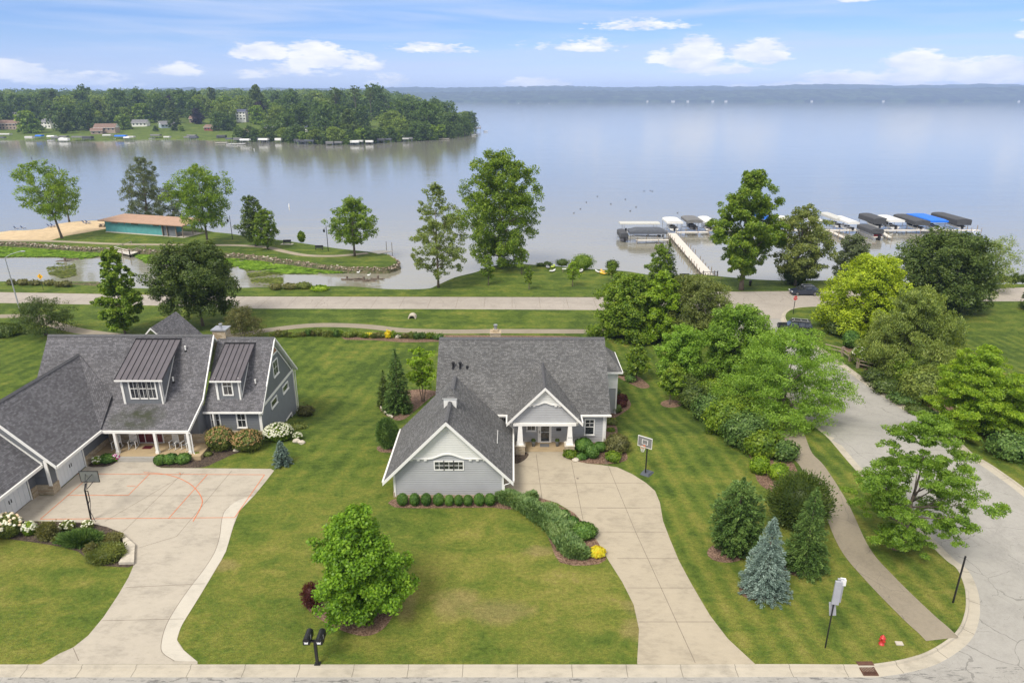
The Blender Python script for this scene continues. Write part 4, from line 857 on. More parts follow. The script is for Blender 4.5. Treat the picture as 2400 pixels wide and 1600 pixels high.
for x, y0, y1 in ((-36.8, 48.3, 51.76), (-38.05, 42.6, 46.6)):
    mb = MB(); n = 8; mb.box(x - .05, x, y0, y1, .02, 2.1)
    for k in range(n): a = y0 + (y1 - y0) * k / n; mb.box(x, x + .025, a + .02, a + (y1 - y0) / n - .02, .06, 2.06)
    d = Q_(mb, 'garage_door', M['door'])
    for s in (-.12, .12):
        g = MB(); ym = (y0 + y1) / 2 + s; g.box(x + .026, x + .06, ym - .03, ym + .03, 1.0, 1.3); o = g.build('handle', M['black'], nh); o.parent = d
    mb = MB(); mb.box(x - .1, x + .03, y0, y1, -.02, .03); Q_(mb, 'door_sill', M['joint'])
# dormers
def dormer(x0, x1, yf, zb, zt_, rx0, rx1, ry0, rz0, ry1, rz1, wins, seams):
    mb = MB(); mb.box(x0, x1, yf, yf + .15, zb - .15, zt_); root = Q_(mb, 'dormer', M['batten'])
    def sub(mb, name, mat): o = mb.build(name, mat, nh); o.parent = root; return o
    mb = MB(); zs = lambda y: rz0 + (rz1 - rz0) * (y - ry0) / (ry1 - ry0)
    for x in (x0 + .001, x1 - .13): mb.prism([(x, yf + .15, zb - .2), (x, ry1 - .1, rz1 - .15), (x, yf + .15, zs(yf) - .12)], (.12, 0, 0))
    [setattr(o, 'parent', root) for o in P_each(mb, 'dormer_side', M['batten'], nh)]
    mb = MB(); mb.prism([(rx0, ry0, rz0 - .1), (rx0, ry0, rz0), (rx0, ry1, rz1 + .04), (rx0, ry1, rz1 - .1)], (rx1 - rx0, 0, 0)); 
    sub(mb, 'dormer_roof', M['seam'])
    mb = MB()
    for k in range(seams + 1):
        x = rx0 + .02 + (rx1 - rx0 - .04) * k / seams; mb.prism([(x - .018, ry0 - .01, rz0), (x - .018, ry0 - .01, rz0 + .06), (x - .018, ry1, rz1 + .10), (x - .018, ry1, rz1 + .04)], (.036, 0, 0))
    mb.box(rx0 - .02, rx1 + .02, ry1 - .08, ry1 + .1, rz1 - .02, rz1 + .11); sub(mb, 'roof_seam', M['darkmetal'])
    mb = MB(); mb.box(rx0, rx1, ry0 - .04, ry0, rz0 - .16, rz0 - .01)
    for x in (x0, x1): s = -1 if x == x1 else 1; mb.box(x - .05, x + .14 * (1 if s > 0 else .3), yf - .06, yf, zb - .1, zt_) if s > 0 else mb.box(x - .14, x + .05, yf - .06, yf, zb - .1, zt_)
    for x in (x1 + .005,): mb.prism([(x, yf - .06, zb - .1), (x, yf + .16, zb + .05), (x, yf + .16, zs(yf) - .1), (x, yf - .06, zs(yf) - .12)], (.05, 0, 0)); mb.prism([(x, yf + .16, zb + .05), (x, ry1 - .3, rz1 - .32), (x, ry1 - .1, rz1 - .1), (x, yf + .16, zb + .28)], (.05, 0, 0)); mb.prism([(x, ry0, rz0 - .24), (x, ry1, rz1 - .16), (x, ry1, rz1 - .04), (x, ry0, rz0 - .1)], (.07, 0, 0))
    sub(mb, 'dormer_trim', M['trim'])
    for a, b, c, d in wins:
        window(nh, a, b, c, d, yf, (2, 1), fr=.12, split=(c + d) / 2 + .12, sill=False); 
dormer(-35.15, -31.6, 56.5, 3.85, 6.35, -35.5, -31.2, 56.15, 6.25, 60.75, 8.45, [(-34.4, -33.75, 4.35, 5.95), (-33.6, -32.95, 4.35, 5.95), (-32.8, -32.15, 4.35, 5.95)], 8)
dormer(-27.1, -24.95, 57.5, 3.8, 5.9, -27.5, -24.6, 57.15, 5.75, 61.5, 7.75, [(-26.45, -25.7, 4.25, 5.65)], 6)
for a, b in ((-27.75, -27.05), (-25.35, -24.65)): window(nh, a, b, 1.2, 2.55, 57.0, (2, 1), fr=.12, split=1.9)
window(nh, 61.5, 62.75, 4.35, 5.75, xw, (2, 2), face='x', fr=.12)
window(nh, 63.4, 64.9, 1.75, 2.3, xw, (1, 1), face='x', fr=.13); window(nh, 59.9, 61.4, 1.75, 2.3, xw, (1, 1), face='x', fr=.13); window(nh, 63.4, 65.0, -1.95, -1.3, xw, (1, 1), face='x', fr=.13)
# porch
mb = MB(); mb.box(-36.65, -27.3, 52.9, 55.4, -.05, .4); Q_(mb, 'porch_floor', M['porchfloor'])
mb = MB(); mb.box(-34.4, -31.0, 52.55, 52.899, 0, .22); mb.box(-34.4, -31.0, 52.62, 52.898, .22, .38); Q_(mb, 'step', M['street'])
for x in (-34.75, -31.25, -28.35): mb = MB(); mb.box(x - .11, x + .11, 53.35, 53.57, .4, 2.42); mb.box(x - .15, x + .15, 53.31, 53.61, .4, .62); Q_(mb, 'porch_column', M['trim'])
mb = MB(); mb.box(-33.9, -31.6, 55.33, 55.42, .4, 2.5); rd = Q_(mb, 'door', M['trim'])
for q in ((-33.8, -33.3), (-33.2, -32.3), (-32.2, -31.7)): g = MB(); g.box(q[0], q[1], 55.29, 55.329, .48, 2.4); o = g.build('door_panel', M['reddoor'], nh); o.parent = rd
mb = MB(); mb.box(-27.42, -27.3, 56.5, 56.9, .3, 2.8); Q_(mb, 'porch_post', M['trim'])
mb = MB(); mb.box(-28.75, -27.5, 61.9, 63.1, 7, 8.9); c2 = Q_(mb, 'chimney', M['stone']); mb = MB(); mb.box(-28.85, -27.4, 61.8, 63.2, 8.9, 9.02); mb.lathe([(.13, 0), (.13, .3), (.18, .31), (.18, .42)], (-28.1, 62.5, 9.02), 10); o = mb.build('chimney_cap', M['alu'], nh); o.parent = c2
for x, y, z in ((-30.6, 60.0, 7.6), (-31.2, 58.0, 5.3), (-23.9, 58.6, 4.8)): mb = MB(); mb.lathe([(.07, -.1), (.07, .45), (.09, .46), (.02, .5)], (x, y, z), 8); mb.lathe([(.13, -.2), (.11, .06)], (x, y, z), 8, 1); Q_(mb, 'roof_pipe', [M['trim'], M['darkmetal']])
mb = MB(); mb.prism([(-43.9, 60.84, 8.68), (-43.9, 61.16, 8.68), (-43.9, 61, 8.88)], (15.6, 0, 0)); mb.prism([(-28.25, 61.84, 8.06), (-28.25, 62.16, 8.06), (-28.25, 62, 8.27)], (5.4, 0, 0)); mb.prism([(-40.6, 47.25, 7.32), (-40.3, 47.25, 7.32), (-40.45, 47.25, 7.5)], (0, 12.3, 0)); Q_(mb, 'ridge_cap', M['ridge'])
def unit(v): return v / np.maximum(np.linalg.norm(v, axis=1, keepdims=True), 1e-9)
def rdir(rg, n): return unit(rg.normal(size=(n, 3)))
def leaf_mesh(name, P, D, U, L, Wd, mat, extra=None, curl=.0):
    """one kite-shaped face per leaf: P centre, D long axis, U normal-ish, L length, Wd width (arrays)"""
    n = len(P); S = unit(np.cross(D, U)); L = np.asarray(L).reshape(-1, 1) * np.ones((n, 1)); Wd = np.asarray(Wd).reshape(-1, 1) * np.ones((n, 1))
    V = np.empty((n, 4, 3)); V[:, 0] = P - D * L * .5; V[:, 2] = P + D * L * .5; V[:, 1] = P + S * Wd * .5 + D * L * .06; V[:, 3] = P - S * Wd * .5 + D * L * .06
    V = V.reshape(-1, 3); nf = n; idx = np.arange(n * 4, dtype=np.int32)
    ev, ef = (extra if extra else (np.zeros((0, 3)), []))
    me = bpy.data.meshes.new(name)
    ne = len(ev); loops = np.concatenate([idx] + ([np.array([i + n * 4 for f in ef for i in f], dtype=np.int32)] if ef else []))
    me.vertices.add(n * 4 + ne); me.vertices.foreach_set('co', np.concatenate([V, ev]).astype(np.float32).ravel())
    me.loops.add(len(loops)); me.loops.foreach_set('vertex_index', loops)
    st = np.concatenate([np.arange(0, n * 4, 4), (n * 4 + np.cumsum([0] + [len(f) for f in ef][:-1])) if ef else np.zeros(0)]).astype(np.int32)
    me.polygons.add(len(st)); me.polygons.foreach_set('loop_start', st)
    me.materials.append(mat); me.update(calc_edges=True); me.validate(); return me
def obj_of(me, name, root=None, loc=(0, 0, 0)):
    o = bpy.data.objects.new(name, me); col.objects.link(o); o.location = loc
    if root is not None: o.parent = root
    return o
ENV = {'round': lambda t: np.sqrt(np.maximum(0.0, 1 - (2 * t - .92) ** 2 * .98)), 'oval': lambda t: np.sin(PI * np.clip(t * .93 + .07, 0, 1)) ** .6,
       'egg': lambda t: np.sin(PI * np.clip(t, 0, 1) ** .72) ** .75 * (1 - .15 * t), 'cone': lambda t: (1 - t) ** .8 * .95 + .05, 'vase': lambda t: .35 + .65 * np.sin(PI * np.clip(t * .78, 0, 1)) , 'dome': lambda t: np.sqrt(np.maximum(0, 1 - t ** 2.2)),
       'column': lambda t: .75 * np.sin(PI * np.clip(t * .9 + .08, 0, 1)) ** .45}
def lobes_of(rg, H, Rr, z0, env, nl, rl, flat, fill=.78):
    t = (np.arange(nl) + rg.uniform(.1, .9, nl)) / nl; t = np.clip(t, .02, .97); a = np.arange(nl) * 2.39996 + rg.uniform(-.5, .5, nl)
    e = ENV[env](t) * Rr; r = e * np.sqrt(rg.uniform(.12, 1., nl)) * fill; lr = rl * Rr * rg.uniform(.72, 1.25, nl) * np.clip(.55 + e / Rr * .5, .4, 1.05)
    C = np.stack([r * np.cos(a), r * np.sin(a), z0 + t * (H - z0)], 1); C[:, 2] = np.minimum(C[:, 2], H - lr * flat * .8)
    return C, lr
def crown_mesh(name, seed, H, Rr, z0, mat, env='round', nl=26, rl=.36, n=9000, leaf=.24, flat=.8, asp=.6, droop=0., fill=.78, ragged=.25, nsub=9, off=(0, 0), lobes=None, up=.25):
    rg = np.random.default_rng(seed)
    if lobes is None: C, lr = lobes_of(rg, H, Rr, z0, env, nl, rl, flat, fill)
    else: C = np.array([l[:3] for l in lobes], float); lr = np.array([l[3] for l in lobes], float)
    ext = np.percentile((np.hypot(C[:, 0], C[:, 1]) + lr * (1 + ragged * .5)) / Rr, 88); C[:, :2] /= max(ext, 1.0) ; C[:, 0] += off[0] * (C[:, 2] / H); C[:, 1] += off[1] * (C[:, 2] / H); nl = len(C)
    # twig clumps on each lobe
    d = rdir(rg, nl * nsub); d[:, 2] = d[:, 2] * .8 + .12; d = unit(d); ci = np.repeat(np.arange(nl), nsub)
    S = C[ci] + d * (lr[ci] * rg.uniform(.55, 1.0 + ragged * .75, nl * nsub))[:, None] * np.array([1, 1, flat]); sr = lr[ci] * rg.uniform(.30, .54, nl * nsub)
    w = sr ** 2; w /= w.sum(); k = rg.choice(len(S), n, p=w)
    q = rdir(rg, n); rad = sr[k] * rg.uniform(.35, 1.12, n) ** .8; P = S[k] + q * rad[:, None] * np.array([1, 1, flat])
    outw = unit(P - C[ci[k]] + 1e-6); nrm = unit(outw * .5 + np.array([0, 0, up + .35]) + rdir(rg, n) * .75)
    D = unit(np.cross(nrm, rdir(rg, n)) + np.array([0, 0, -droop])); s = leaf * rg.uniform(.65, 1.35, n)
    me = leaf_mesh(name, P, D, nrm, s, s * asp, mat); return me, C, lr
def tips_mesh(name, P, D, L, Wd, mat, rg, extra=None):
    U = unit(rdir(rg, len(P)) * .5 + np.array([0, 0, 1.])); return leaf_mesh(name, P, D, U, L, Wd, mat, extra)
def trunk_mb(H, Rr, z0, C, lr, r0, seed=0, nlimb=9, lean=(0, 0), forks=1):
    rnd = random.Random(seed); mb = MB(); top = z0 + (H - z0) * .72
    for fk in range(forks):
        ox = (fk - (forks - 1) / 2) * r0 * 1.5; sp = (fk - (forks - 1) / 2) * .35
        pts = [(ox, 0, -.25)] + [(ox + sp * t * 2 + lean[0] * t * top / H + rnd.uniform(-.03, .03) * Rr * t, lean[1] * t * top / H + rnd.uniform(-.03, .03) * Rr * t, top * t) for t in (.1, .3, .5, .75, 1)]
        mb.tube(pts, [r0 * 1.35 / forks ** .4] + [r0 * q / forks ** .4 for q in (1.0, .85, .65, .42, .18)], 8)
    idx = sorted(range(len(C)), key=lambda i: -lr[i])[:nlimb * 2]
    for i in idx[:nlimb * 2:1][:nlimb]:
        c = C[i]; zb = min(max(z0 * .8, c[2] * .62), top * .85); f = zb / top; st = (lean[0] * zb / H, lean[1] * zb / H, zb)
        mid = ((st[0] + c[0]) * .5, (st[1] + c[1]) * .5, st[2] * .5 + c[2] * .5 - .04 * Rr)
        mb.tube([st, mid, (c[0], c[1], c[2])], [r0 * (1 - f) * .6 + .02, r0 * .25, r0 * .08], 6)
    return mb
def tree(name, label, loc, H, Rr, z0, leafk, seed=1, cat='tree', group=None, r0=None, bark='bark', nlimb=9, forks=1, off=(0, 0), **kw):
    t = thing(name, label, cat, loc, group); kw.setdefault('leaf', .24)
    me, C, lr = crown_mesh('crown', seed, H, Rr, z0, LM[leafk], off=off, **kw); obj_of(me, 'crown', t)
    r0 = r0 or max(.05, H * .017 + .03); tb = trunk_mb(H, Rr, max(z0, .15), C, lr, r0, seed, nlimb, off, forks); tb.build('trunk', M[bark], t, abs_=False, smooth=True); return t
def conifer(name, label, loc, H, Rr, leafk, seed=1, z0=.1, n=9000, cat='tree', group=None, power=.85, leaf=.26, asp=.22, tiers=None, rise=.1, shape=None, leader=True):
    t = thing(name, label, cat, loc, group); rg = np.random.default_rng(seed); rnd = random.Random(seed)
    nb = tiers or int(18 * H ** .5 * 6); tt = np.sort(rg.uniform(0, 1, nb) ** 1.25); ang = np.arange(nb) * 2.39996 + rg.uniform(-.3, .3, nb)
    ln = (Rr * (1 - tt) ** power * rg.uniform(.78, 1.12, nb) + .04 * Rr) if shape is None else Rr * shape(tt) * rg.uniform(.82, 1.1, nb)
    zb = z0 + tt * (H - z0); per = np.maximum(ln, .15) ** 1.35; k = rg.choice(nb, n, p=per / per.sum())
    s = rg.uniform(.05, 1.0, n) ** .62; side = rg.normal(size=n) * .17 * ln[k] * (1.15 - s); a = ang[k]
    rr = s * ln[k]; zz = zb[k] + rise * rr - .22 * rr * s + rg.normal(size=n) * .035 * H ** .5
    P = np.stack([rr * np.cos(a) - side * np.sin(a), rr * np.sin(a) + side * np.cos(a), zz], 1)
    D = unit(np.stack([np.cos(a), np.sin(a), rg.uniform(-.15, .45, n)], 1) + rdir(rg, n) * .55)
    if leader:
        m_ = max(20, n // 90); Pt = np.stack([rg.normal(size=m_) * .03 * Rr, rg.normal(size=m_) * .03 * Rr, rg.uniform(H * .9, H * 1.02, m_)], 1); P = np.concatenate([P, Pt]); D = np.concatenate([D, unit(np.array([0, 0, 1.]) + rdir(rg, m_) * .6)])
    L = leaf * rg.uniform(.7, 1.3, len(P)); me = tips_mesh('crown', P, D, L, L * asp * 1.6, LM[leafk], rg); obj_of(me, 'crown', t)
    mb = MB(); mb.tube([(0, 0, -.2), (0, 0, H * .5), (0, 0, H * .96)], [H * .016 + .03, H * .01 + .015, .012], 7); mb.build('trunk', M['bark'], t, abs_=False, smooth=True); return t
def core_mesh(Rx, Ry, Rz, rnd, k=7, n=12):
    mb = MB(); mb.ball((0, 0, Rz * .9), (Rx * .8, Ry * .8, Rz * .86), 0, n, k, .05, rnd); return np.array(mb.v), mb.f
def shrub_mesh(seed, Rx, Ry, Hh, mat, n=1600, leaf=.12, asp=.6, rough=.08, spiky=0., flowers=None, lumps=0):
    rg = np.random.default_rng(seed); d = rdir(rg, n); Rz = Hh / 2
    lump = 1 + (rough * np.sin(d[:, 0] * 5 + seed) * np.sin(d[:, 1] * 6 + 1.7 * seed) * np.cos(d[:, 2] * 5)) + rough * rg.normal(size=n) * .6
    P = d * np.array([Rx, Ry, Rz]) * (lump * rg.uniform(.86, 1.0, n))[:, None]; P[:, 2] = np.maximum(P[:, 2] + Rz * .92, .02)
    nrm = unit(d + rdir(rg, n) * .55); D = unit(np.cross(nrm, rdir(rg, n)) * (1 - spiky) + (d + np.array([0, 0, .5])) * spiky * 1.6); L = leaf * rg.uniform(.7, 1.4, n)
    if spiky: nrm = unit(rdir(rg, n) + np.array([0, 0, .6]))
    return leaf_mesh('shrub', P, D, nrm, L, L * asp, mat, core_mesh(Rx, Ry, Rz, random.Random(seed)))
def shrub(name, label, loc, Rx, Hh, leafk, seed=1, cat='shrub', group=None, Ry=None, n=1600, flower=None, nf=0, fs=.16, **kw):
    Ry = Ry or Rx; me = shrub_mesh(seed, Rx, Ry, Hh, LM[leafk], n=n, **kw)
    if not flower:
        o = obj_of(me, name, None, loc); return tag(o, label, cat, group)
    t = thing(name, label, cat, loc, group); me.name = 'foliage'; obj_of(me, 'foliage', t)
    rg = np.random.default_rng(seed + 50); d = rdir(rg, nf); d[:, 2] = np.abs(d[:, 2]) * .9 + .02; d = unit(d); mb = MB()
    for q in d: mb.ball((q[0] * Rx * 1.02, q[1] * Ry * 1.02, Hh / 2 * .92 + q[2] * Hh / 2 * 1.04), (fs * rg.uniform(.7, 1.1), fs * rg.uniform(.7, 1.1), fs * .7), 0, 6, 4)
    o = mb.build('blossom', LM[flower], t, abs_=False); tag(o, kind='stuff') if False else None; return t
def fit(ub, vb, vt, hw, k='T', z=None):
    """base point, height and radius of a plant from where it shows in the photograph"""
    u, v = px(k, ub, vb); x, y = G(u, v, z); zb = zt(y) if z is None else z
    r = ray(u, px(k, 0, vt)[1]); Hh = CAMH + r[2] * y / r[1] - zb; Rr = hw / ZM[k][2] * depth(x, y, zb + Hh * .5) / FPX
    return (x, y, zb), Hh, Rr

# ---------------------------------------------------------------- trees of the near yards
def T_(name, label, f, z0f, leafk, seed, dens=1.0, k='T', **kw):
    loc, Hh, Rr = fit(*f, k=k); Rr *= 1.04; kw['rl'] = kw.get('rl', .36) * 1.12; dpt = depth(loc[0], loc[1], loc[2] + Hh / 2); pxm = 683 / dpt
    kw.setdefault('leaf', max(.14, 2.2 / pxm)); area = 2.4 * Rr * Hh * (1 - z0f) * pxm * pxm
    kw.setdefault('n', int(np.clip(area * 5.2 * dens, 1200, 60000)))
    return tree(name, label, loc, Hh, Rr, Hh * z0f, leafk, seed, **kw)
def C_(name, label, f, leafk, seed, k='T', dens=1.0, **kw):
    loc, Hh, Rr = fit(*f, k=k); dpt = depth(loc[0], loc[1], loc[2] + Hh / 2); pxm = 683 / dpt
    kw.setdefault('leaf', max(.15, 2.6 / pxm)); kw.setdefault('power', .68); kw.setdefault('n', int(np.clip(Rr * Hh * pxm * pxm * 6 * dens, 1500, 45000))); return conifer(name, label, loc, Hh, Rr, leafk, seed, **kw)
def S_(name, label, f, leafk, seed, k='T', dens=1.0, **kw):
    ub, vb, vt_, hw = f; loc, _h, Rr = fit(*f, k=k); dpt = depth(loc[0], loc[1], loc[2]); pxm = 683 / dpt
    hv = (vb - vt_) / ZM[k][2] * dpt / FPX / 2; th = math.atan2(CAMH - loc[2], loc[1]); rz = math.sqrt(max(hv * hv - (Rr * math.sin(th)) ** 2, (.45 * hv) ** 2)) / math.cos(th); rz = min(rz, 2.2 * Rr)
    q = px(k, ub, (vb + vt_) / 2); x_, y_ = G(q[0], q[1], loc[2] + rz * .92); loc = (x_, y_, zt(y_)); Hh = 2 * rz
    ry = kw.pop('ryf', .85); kw.setdefault('leaf', max(.10, 2.0 / pxm)); kw.setdefault('n', int(np.clip(Rr * max(Hh, Rr) * pxm * pxm * 9 * dens, 260, 12000)))
    return shrub(name, label, loc, Rr, Hh, leafk, seed, Ry=Rr * ry, **kw)
T_('maple_tree', 'round bright green maple tree in the mulch bed of the front lawn', (832, 1408, 1176, 114), .03, 'maple', 11, 1.5, env='egg', nl=44, rl=.30, nsub=14, leaf=.17, asp=.75, fill=.86, r0=.14)
S_('barberry', 'dark maroon barberry bush at the left edge of the front mulch bed', (714, 1396, 1340, 20), 'maroon', 12, rough=.2, spiky=.6, asp=.4)
T_('honeylocust_tree', 'spreading bright green honeylocust tree on the verge by the street bend', (2072, 1256, 955, 142), .06, 'locust', 21, 1.2, env='egg', nl=64, rl=.185, flat=.45, nsub=9, leaf=.20, asp=.34, droop=.35, fill=.98, ragged=.5, r0=.15, nlimb=16, forks=1)
T_('honeylocust_tree', 'largest honeylocust tree, spreading over the side road kerb right of the hedge', (1795, 968, 762, 142), .06, 'locust', 22, 1.7, env='dome', nl=52, rl=.25, flat=.5, nsub=12, leaf=.24, asp=.34, droop=.35, fill=.97, ragged=.45, r0=.20, nlimb=14)
T_('honeylocust_tree', 'yellow green honeylocust tree on the far side of the road, right edge cluster', (2215, 1000, 798, 92), .06, 'bright', 23, 1.2, env='round', nl=34, rl=.28, flat=.45, nsub=11, leaf=.23, asp=.36, droop=.3, fill=.95, ragged=.4, r0=.15)
T_('honeylocust_tree', 'green honeylocust tree cut by the right edge of the photo beyond the road', (2372, 1020, 835, 84), .06, 'bright', 24, 1.1, env='round', nl=30, rl=.28, flat=.45, nsub=11, leaf=.23, asp=.36, droop=.3, fill=.95, ragged=.4, r0=.15)
T_('ash_tree', 'mid green broad tree between the big honeylocust and the lake road trees', (1690, 880, 705, 88), .05, 'locust', 25, 1.3, env='round', nl=36, rl=.29, nsub=11, leaf=.24, fill=.92, ragged=.35, r0=.16)
T_('ash_tree', 'fresh green bushy tree left of the big honeylocust and above the dark hedge', (1562, 862, 752, 62), .02, 'locust', 26, 1.35, env='dome', nl=34, rl=.30, nsub=11, leaf=.23, fill=.92, r0=.14)
T_('linden_tree', 'large rounded green tree between the white gabled house and the lake road', (1440, 772, 632, 76), .01, 'mid', 27, 1.5, env='dome', nl=40, rl=.30, nsub=11, fill=.9, r0=.18)
T_('linden_tree', 'olive green feathery tree right of the large rounded tree by the lake road', (1592, 778, 640, 80), .03, 'olive', 28, 1.2, env='dome', nl=36, rl=.28, nsub=11, fill=.92, ragged=.4, droop=.4, asp=.4, r0=.16)
T_('linden_tree', 'bright green tree between the large rounded tree and the olive green one', (1512, 778, 628, 52), .02, 'bright', 271, 1.4, env='dome', nl=30, rl=.32, nsub=11, fill=.9, r0=.15)
T_('yellow_maple_tree', 'bright yellow green tree beside the road junction with the stop sign', (1984, 760, 590, 98), .02, 'yellow', 29, 1.35, env='dome', nl=46, rl=.28, nsub=12, fill=.93, r0=.18)
T_('willow_tree', 'olive green willow like tree in front of the yellow green tree', (2082, 862, 668, 98), .04, 'willow', 30, 1.35, env='dome', nl=44, rl=.27, nsub=11, asp=.3, leaf=.34, droop=.8, fill=.93, ragged=.45, r0=.18)
T_('beech_tree', 'very large dark green round tree at the lake shore on the right', (2160, 712, 535, 100), .04, 'dark', 31, 1.5, env='round', nl=50, rl=.27, nsub=12, fill=.9, r0=.25)
T_('young_tree', 'small young tree in a round mulch ring between house and hedge', (1538, 928, 838, 30), .32, 'mid', 32, 1.2, env='egg', nl=18, rl=.4, r0=.06)
T_('young_tree', 'small dark leaved tree in the mulch bed beside the house extension', (1461, 872, 797, 27), .22, 'mid', 33, 1.2, env='oval', nl=18, rl=.4, r0=.06)
C_('spruce_tree', 'blue grey spruce in a mulch ring, lowest of the three conifers by the driveway', (1753, 1360, 1192, 59), 'blue', 34, dens=1.35)
C_('spruce_tree', 'dark green spruce in a mulch ring right of the blue spruce', (1846, 1304, 1122, 54), 'pine', 35, dens=1.35)
C_('pine_tree', 'rounded green pine above the blue spruce and left of the dark shrub', (1686, 1268, 1100, 62), 'pine', 36, dens=1.6, shape=lambda t: np.sin(PI * np.clip(t * .86 + .16, 0, 1)) ** .6, rise=.35, asp=.3)
S_('smokebush', 'large dark olive purple shrub behind the green spruce', (1838, 1215, 1085, 66), 'dark', 37, dens=1.3, rough=.2, spiky=.5, asp=.4, leaf=.2)
C_('spruce_tree', 'tall dark green spruce in the bed left of the white gabled house', (915, 945, 804, 36), 'pine', 38, dens=1.4, power=.7)
C_('spruce_tree', 'narrow dark spruce tucked behind the left side of the tall spruce', (884, 930, 852, 19), 'dark', 39, dens=1.2)
T_('redbud_tree', 'thin yellow green multi stemmed tree beside the tall spruce', (972, 922, 800, 37), .3, 'bright', 40, .6, env='round', nl=20, rl=.32, flat=.5, r0=.07, forks=3, nlimb=12)
S_('juniper_bush', 'round spiky blue green evergreen bush left of the garage wing', (890, 1030, 960, 25), 'pine', 41, dens=1.3, spiky=.9, asp=.22, leaf=.3, rough=.1)
# behind the slate grey house
T_('pear_tree', 'tall narrow light green tree rising behind the slate grey house', (288, 768, 573, 52), .08, 'mid', 42, 1.05, env='egg', nl=34, rl=.28, fill=.95, ragged=.4, r0=.14)
T_('oak_tree', 'broad dark green tree behind the chimney of the slate grey house', (466, 748, 560, 97), .20, 'dark', 43, 1.3, env='round', nl=44, rl=.27, fill=.93, ragged=.35, r0=.2)
T_('crabapple_tree', 'round bronze green crabapple tree beside the stone chimney', (559, 778, 708, 49), .18, 'brush', 44, 1.5, env='dome', nl=30, rl=.28, leaf=.16, fill=.9, r0=.09, forks=3)
T_('crabapple_tree', 'wide flat topped dark crabapple tree left behind the slate grey house', (106, 770, 688, 62), .25, 'dark', 45, 1.4, env='dome', nl=34, rl=.28, fill=.95, leaf=.18, ragged=.4, r0=.1, forks=3)
S_('shrub', 'dark round shrub cut by the left edge behind the slate grey house', (5, 776, 740, 44), 'dark', 46, dens=1.2, rough=.2)
C_('spruce_tree', 'small blue spruce at the lawn edge right of the white hydrangea', (649, 1066, 1014, 23), 'blue', 47, dens=1.5, power=.6)
# dark shrub belt along the walking path
belt = [(1595, 940, 885, 32, 'dark'), (1632, 968, 905, 38, 'pine'), (1668, 1000, 920, 42, 'mid'), (1712, 1030, 950, 46, 'pine'), (1752, 1052, 990, 36, 'mid'), (1760, 990, 930, 44, 'mid'), (1700, 965, 895, 44, 'mid'), (1800, 1058, 1010, 30, 'pine'), (1575, 905, 860, 26, 'dark'), (1640, 925, 870, 36, 'mid')]
for i, q in enumerate(belt): S_('hedge_shrub', {'dark': 'very dark green', 'pine': 'deep green', 'mid': 'fresh green'}[q[4]] + ' shrub of the tall belt under the big honeylocust by the walking path', q[:4], q[4], 60 + i, group={'dark': 'very dark', 'pine': 'deep green', 'mid': 'fresh green'}[q[4]] + ' shrubs of the belt along the walking path', dens=1.4, rough=.28, leaf=.24)
S_('shrub', 'light green rounded shrub, left of the bright pair below the tall belt', (1746, 1090, 1046, 23), 'bright', 71, rough=.15)
S_('shrub', 'light green rounded shrub, right of the bright pair below the tall belt', (1790, 1104, 1062, 24), 'bright', 72, rough=.15)
# boxwood row below the garage gable
rowx = [(292, 88), (382, 82), (466, 82), (557, 88), (636, 76), (705, 70), (775, 76), (857, 86), (935, 84)]
for i, (bx_, w_) in enumerate(rowx): S_('boxwood', 'clipped round boxwood in the row of nine under the garage gable', (bx_, 1396, 1300 if w_ > 80 else 1312, w_ / 2), 'box', 80 + i, 'E', group='boxwood row under the garage gable', dens=2.2, leaf=.085, rough=.03, ryf=1.0)
# sprawling juniper mass beside the driveway
def juniper(label, pts, seed):
    pts = pts + [((a[0] + b[0]) / 2, (a[1] + b[1]) / 2, (a[2] + b[2]) / 2) for a, b in zip(pts, pts[1:])]
    c0 = G(*px('G', *pts[len(pts) // 2][:2])); t = thing('juniper', label, 'shrub', (c0[0], c0[1], 0)); rg = np.random.default_rng(seed); PP, DD = [], []; mb = MB()
    for gx, gy, hw in pts:
        x, y = G(*px('G', gx, gy)); x -= c0[0]; y -= c0[1]; r = hw / 2.94 * depth(x, y + c0[1], .4) / FPX; n = int(1300 * r * r) + 260
        a = rg.uniform(0, 2 * PI, n); s = np.sqrt(rg.uniform(0, 1, n)) * r; z = .5 * np.sqrt(np.maximum(0, 1 - (s / r / 1.05) ** 2)) + .16 + .09 * np.sin(x * 3 + s * 5 * np.cos(a)) + rg.normal(size=n) * .09
        PP.append(np.stack([x + s * np.cos(a), y + s * np.sin(a) * .9, z], 1)); DD.append(unit(np.stack([np.cos(a) * .7 + .25, np.sin(a) * .7 + .2, np.full(n, .75)], 1) + rdir(rg, n) * .5)); mb.ball((x, y, .12), (r * .8, r * .72, .36), 0, 10, 6)
    P = np.concatenate(PP); D = np.concatenate(DD); L = .32 * rg.uniform(.6, 1.3, len(P)); obj_of(tips_mesh('foliage', P, D, L, L * .3, LM['juniper'], rg, (np.array(mb.v), mb.f)), 'foliage', t)
juniper('long sprawling juniper mass curving between front lawn and driveway', [(1420, 215, 70), (1500, 235, 80), (1580, 280, 88), (1660, 330, 92), (1740, 385, 98), (1800, 450, 100), (1850, 520, 100), (1890, 580, 90), (1950, 600, 62), (1730, 300, 60), (1880, 440, 70), (1600, 215, 50)], 5)
for i, (a, b, c, d) in enumerate([(1825, 340, 272, 48), (1885, 388, 318, 46), (1970, 480, 352, 88)]): S_('boxwood', ['upper small dark green shrub between the juniper and the driveway', 'middle dark green shrub between the juniper and the driveway', 'big dark green mounded shrub at the driveway edge above the yellow bush'][i], (a, b + 8, c, d), 'box', 95 + i, 'G', dens=1.6, rough=.10)
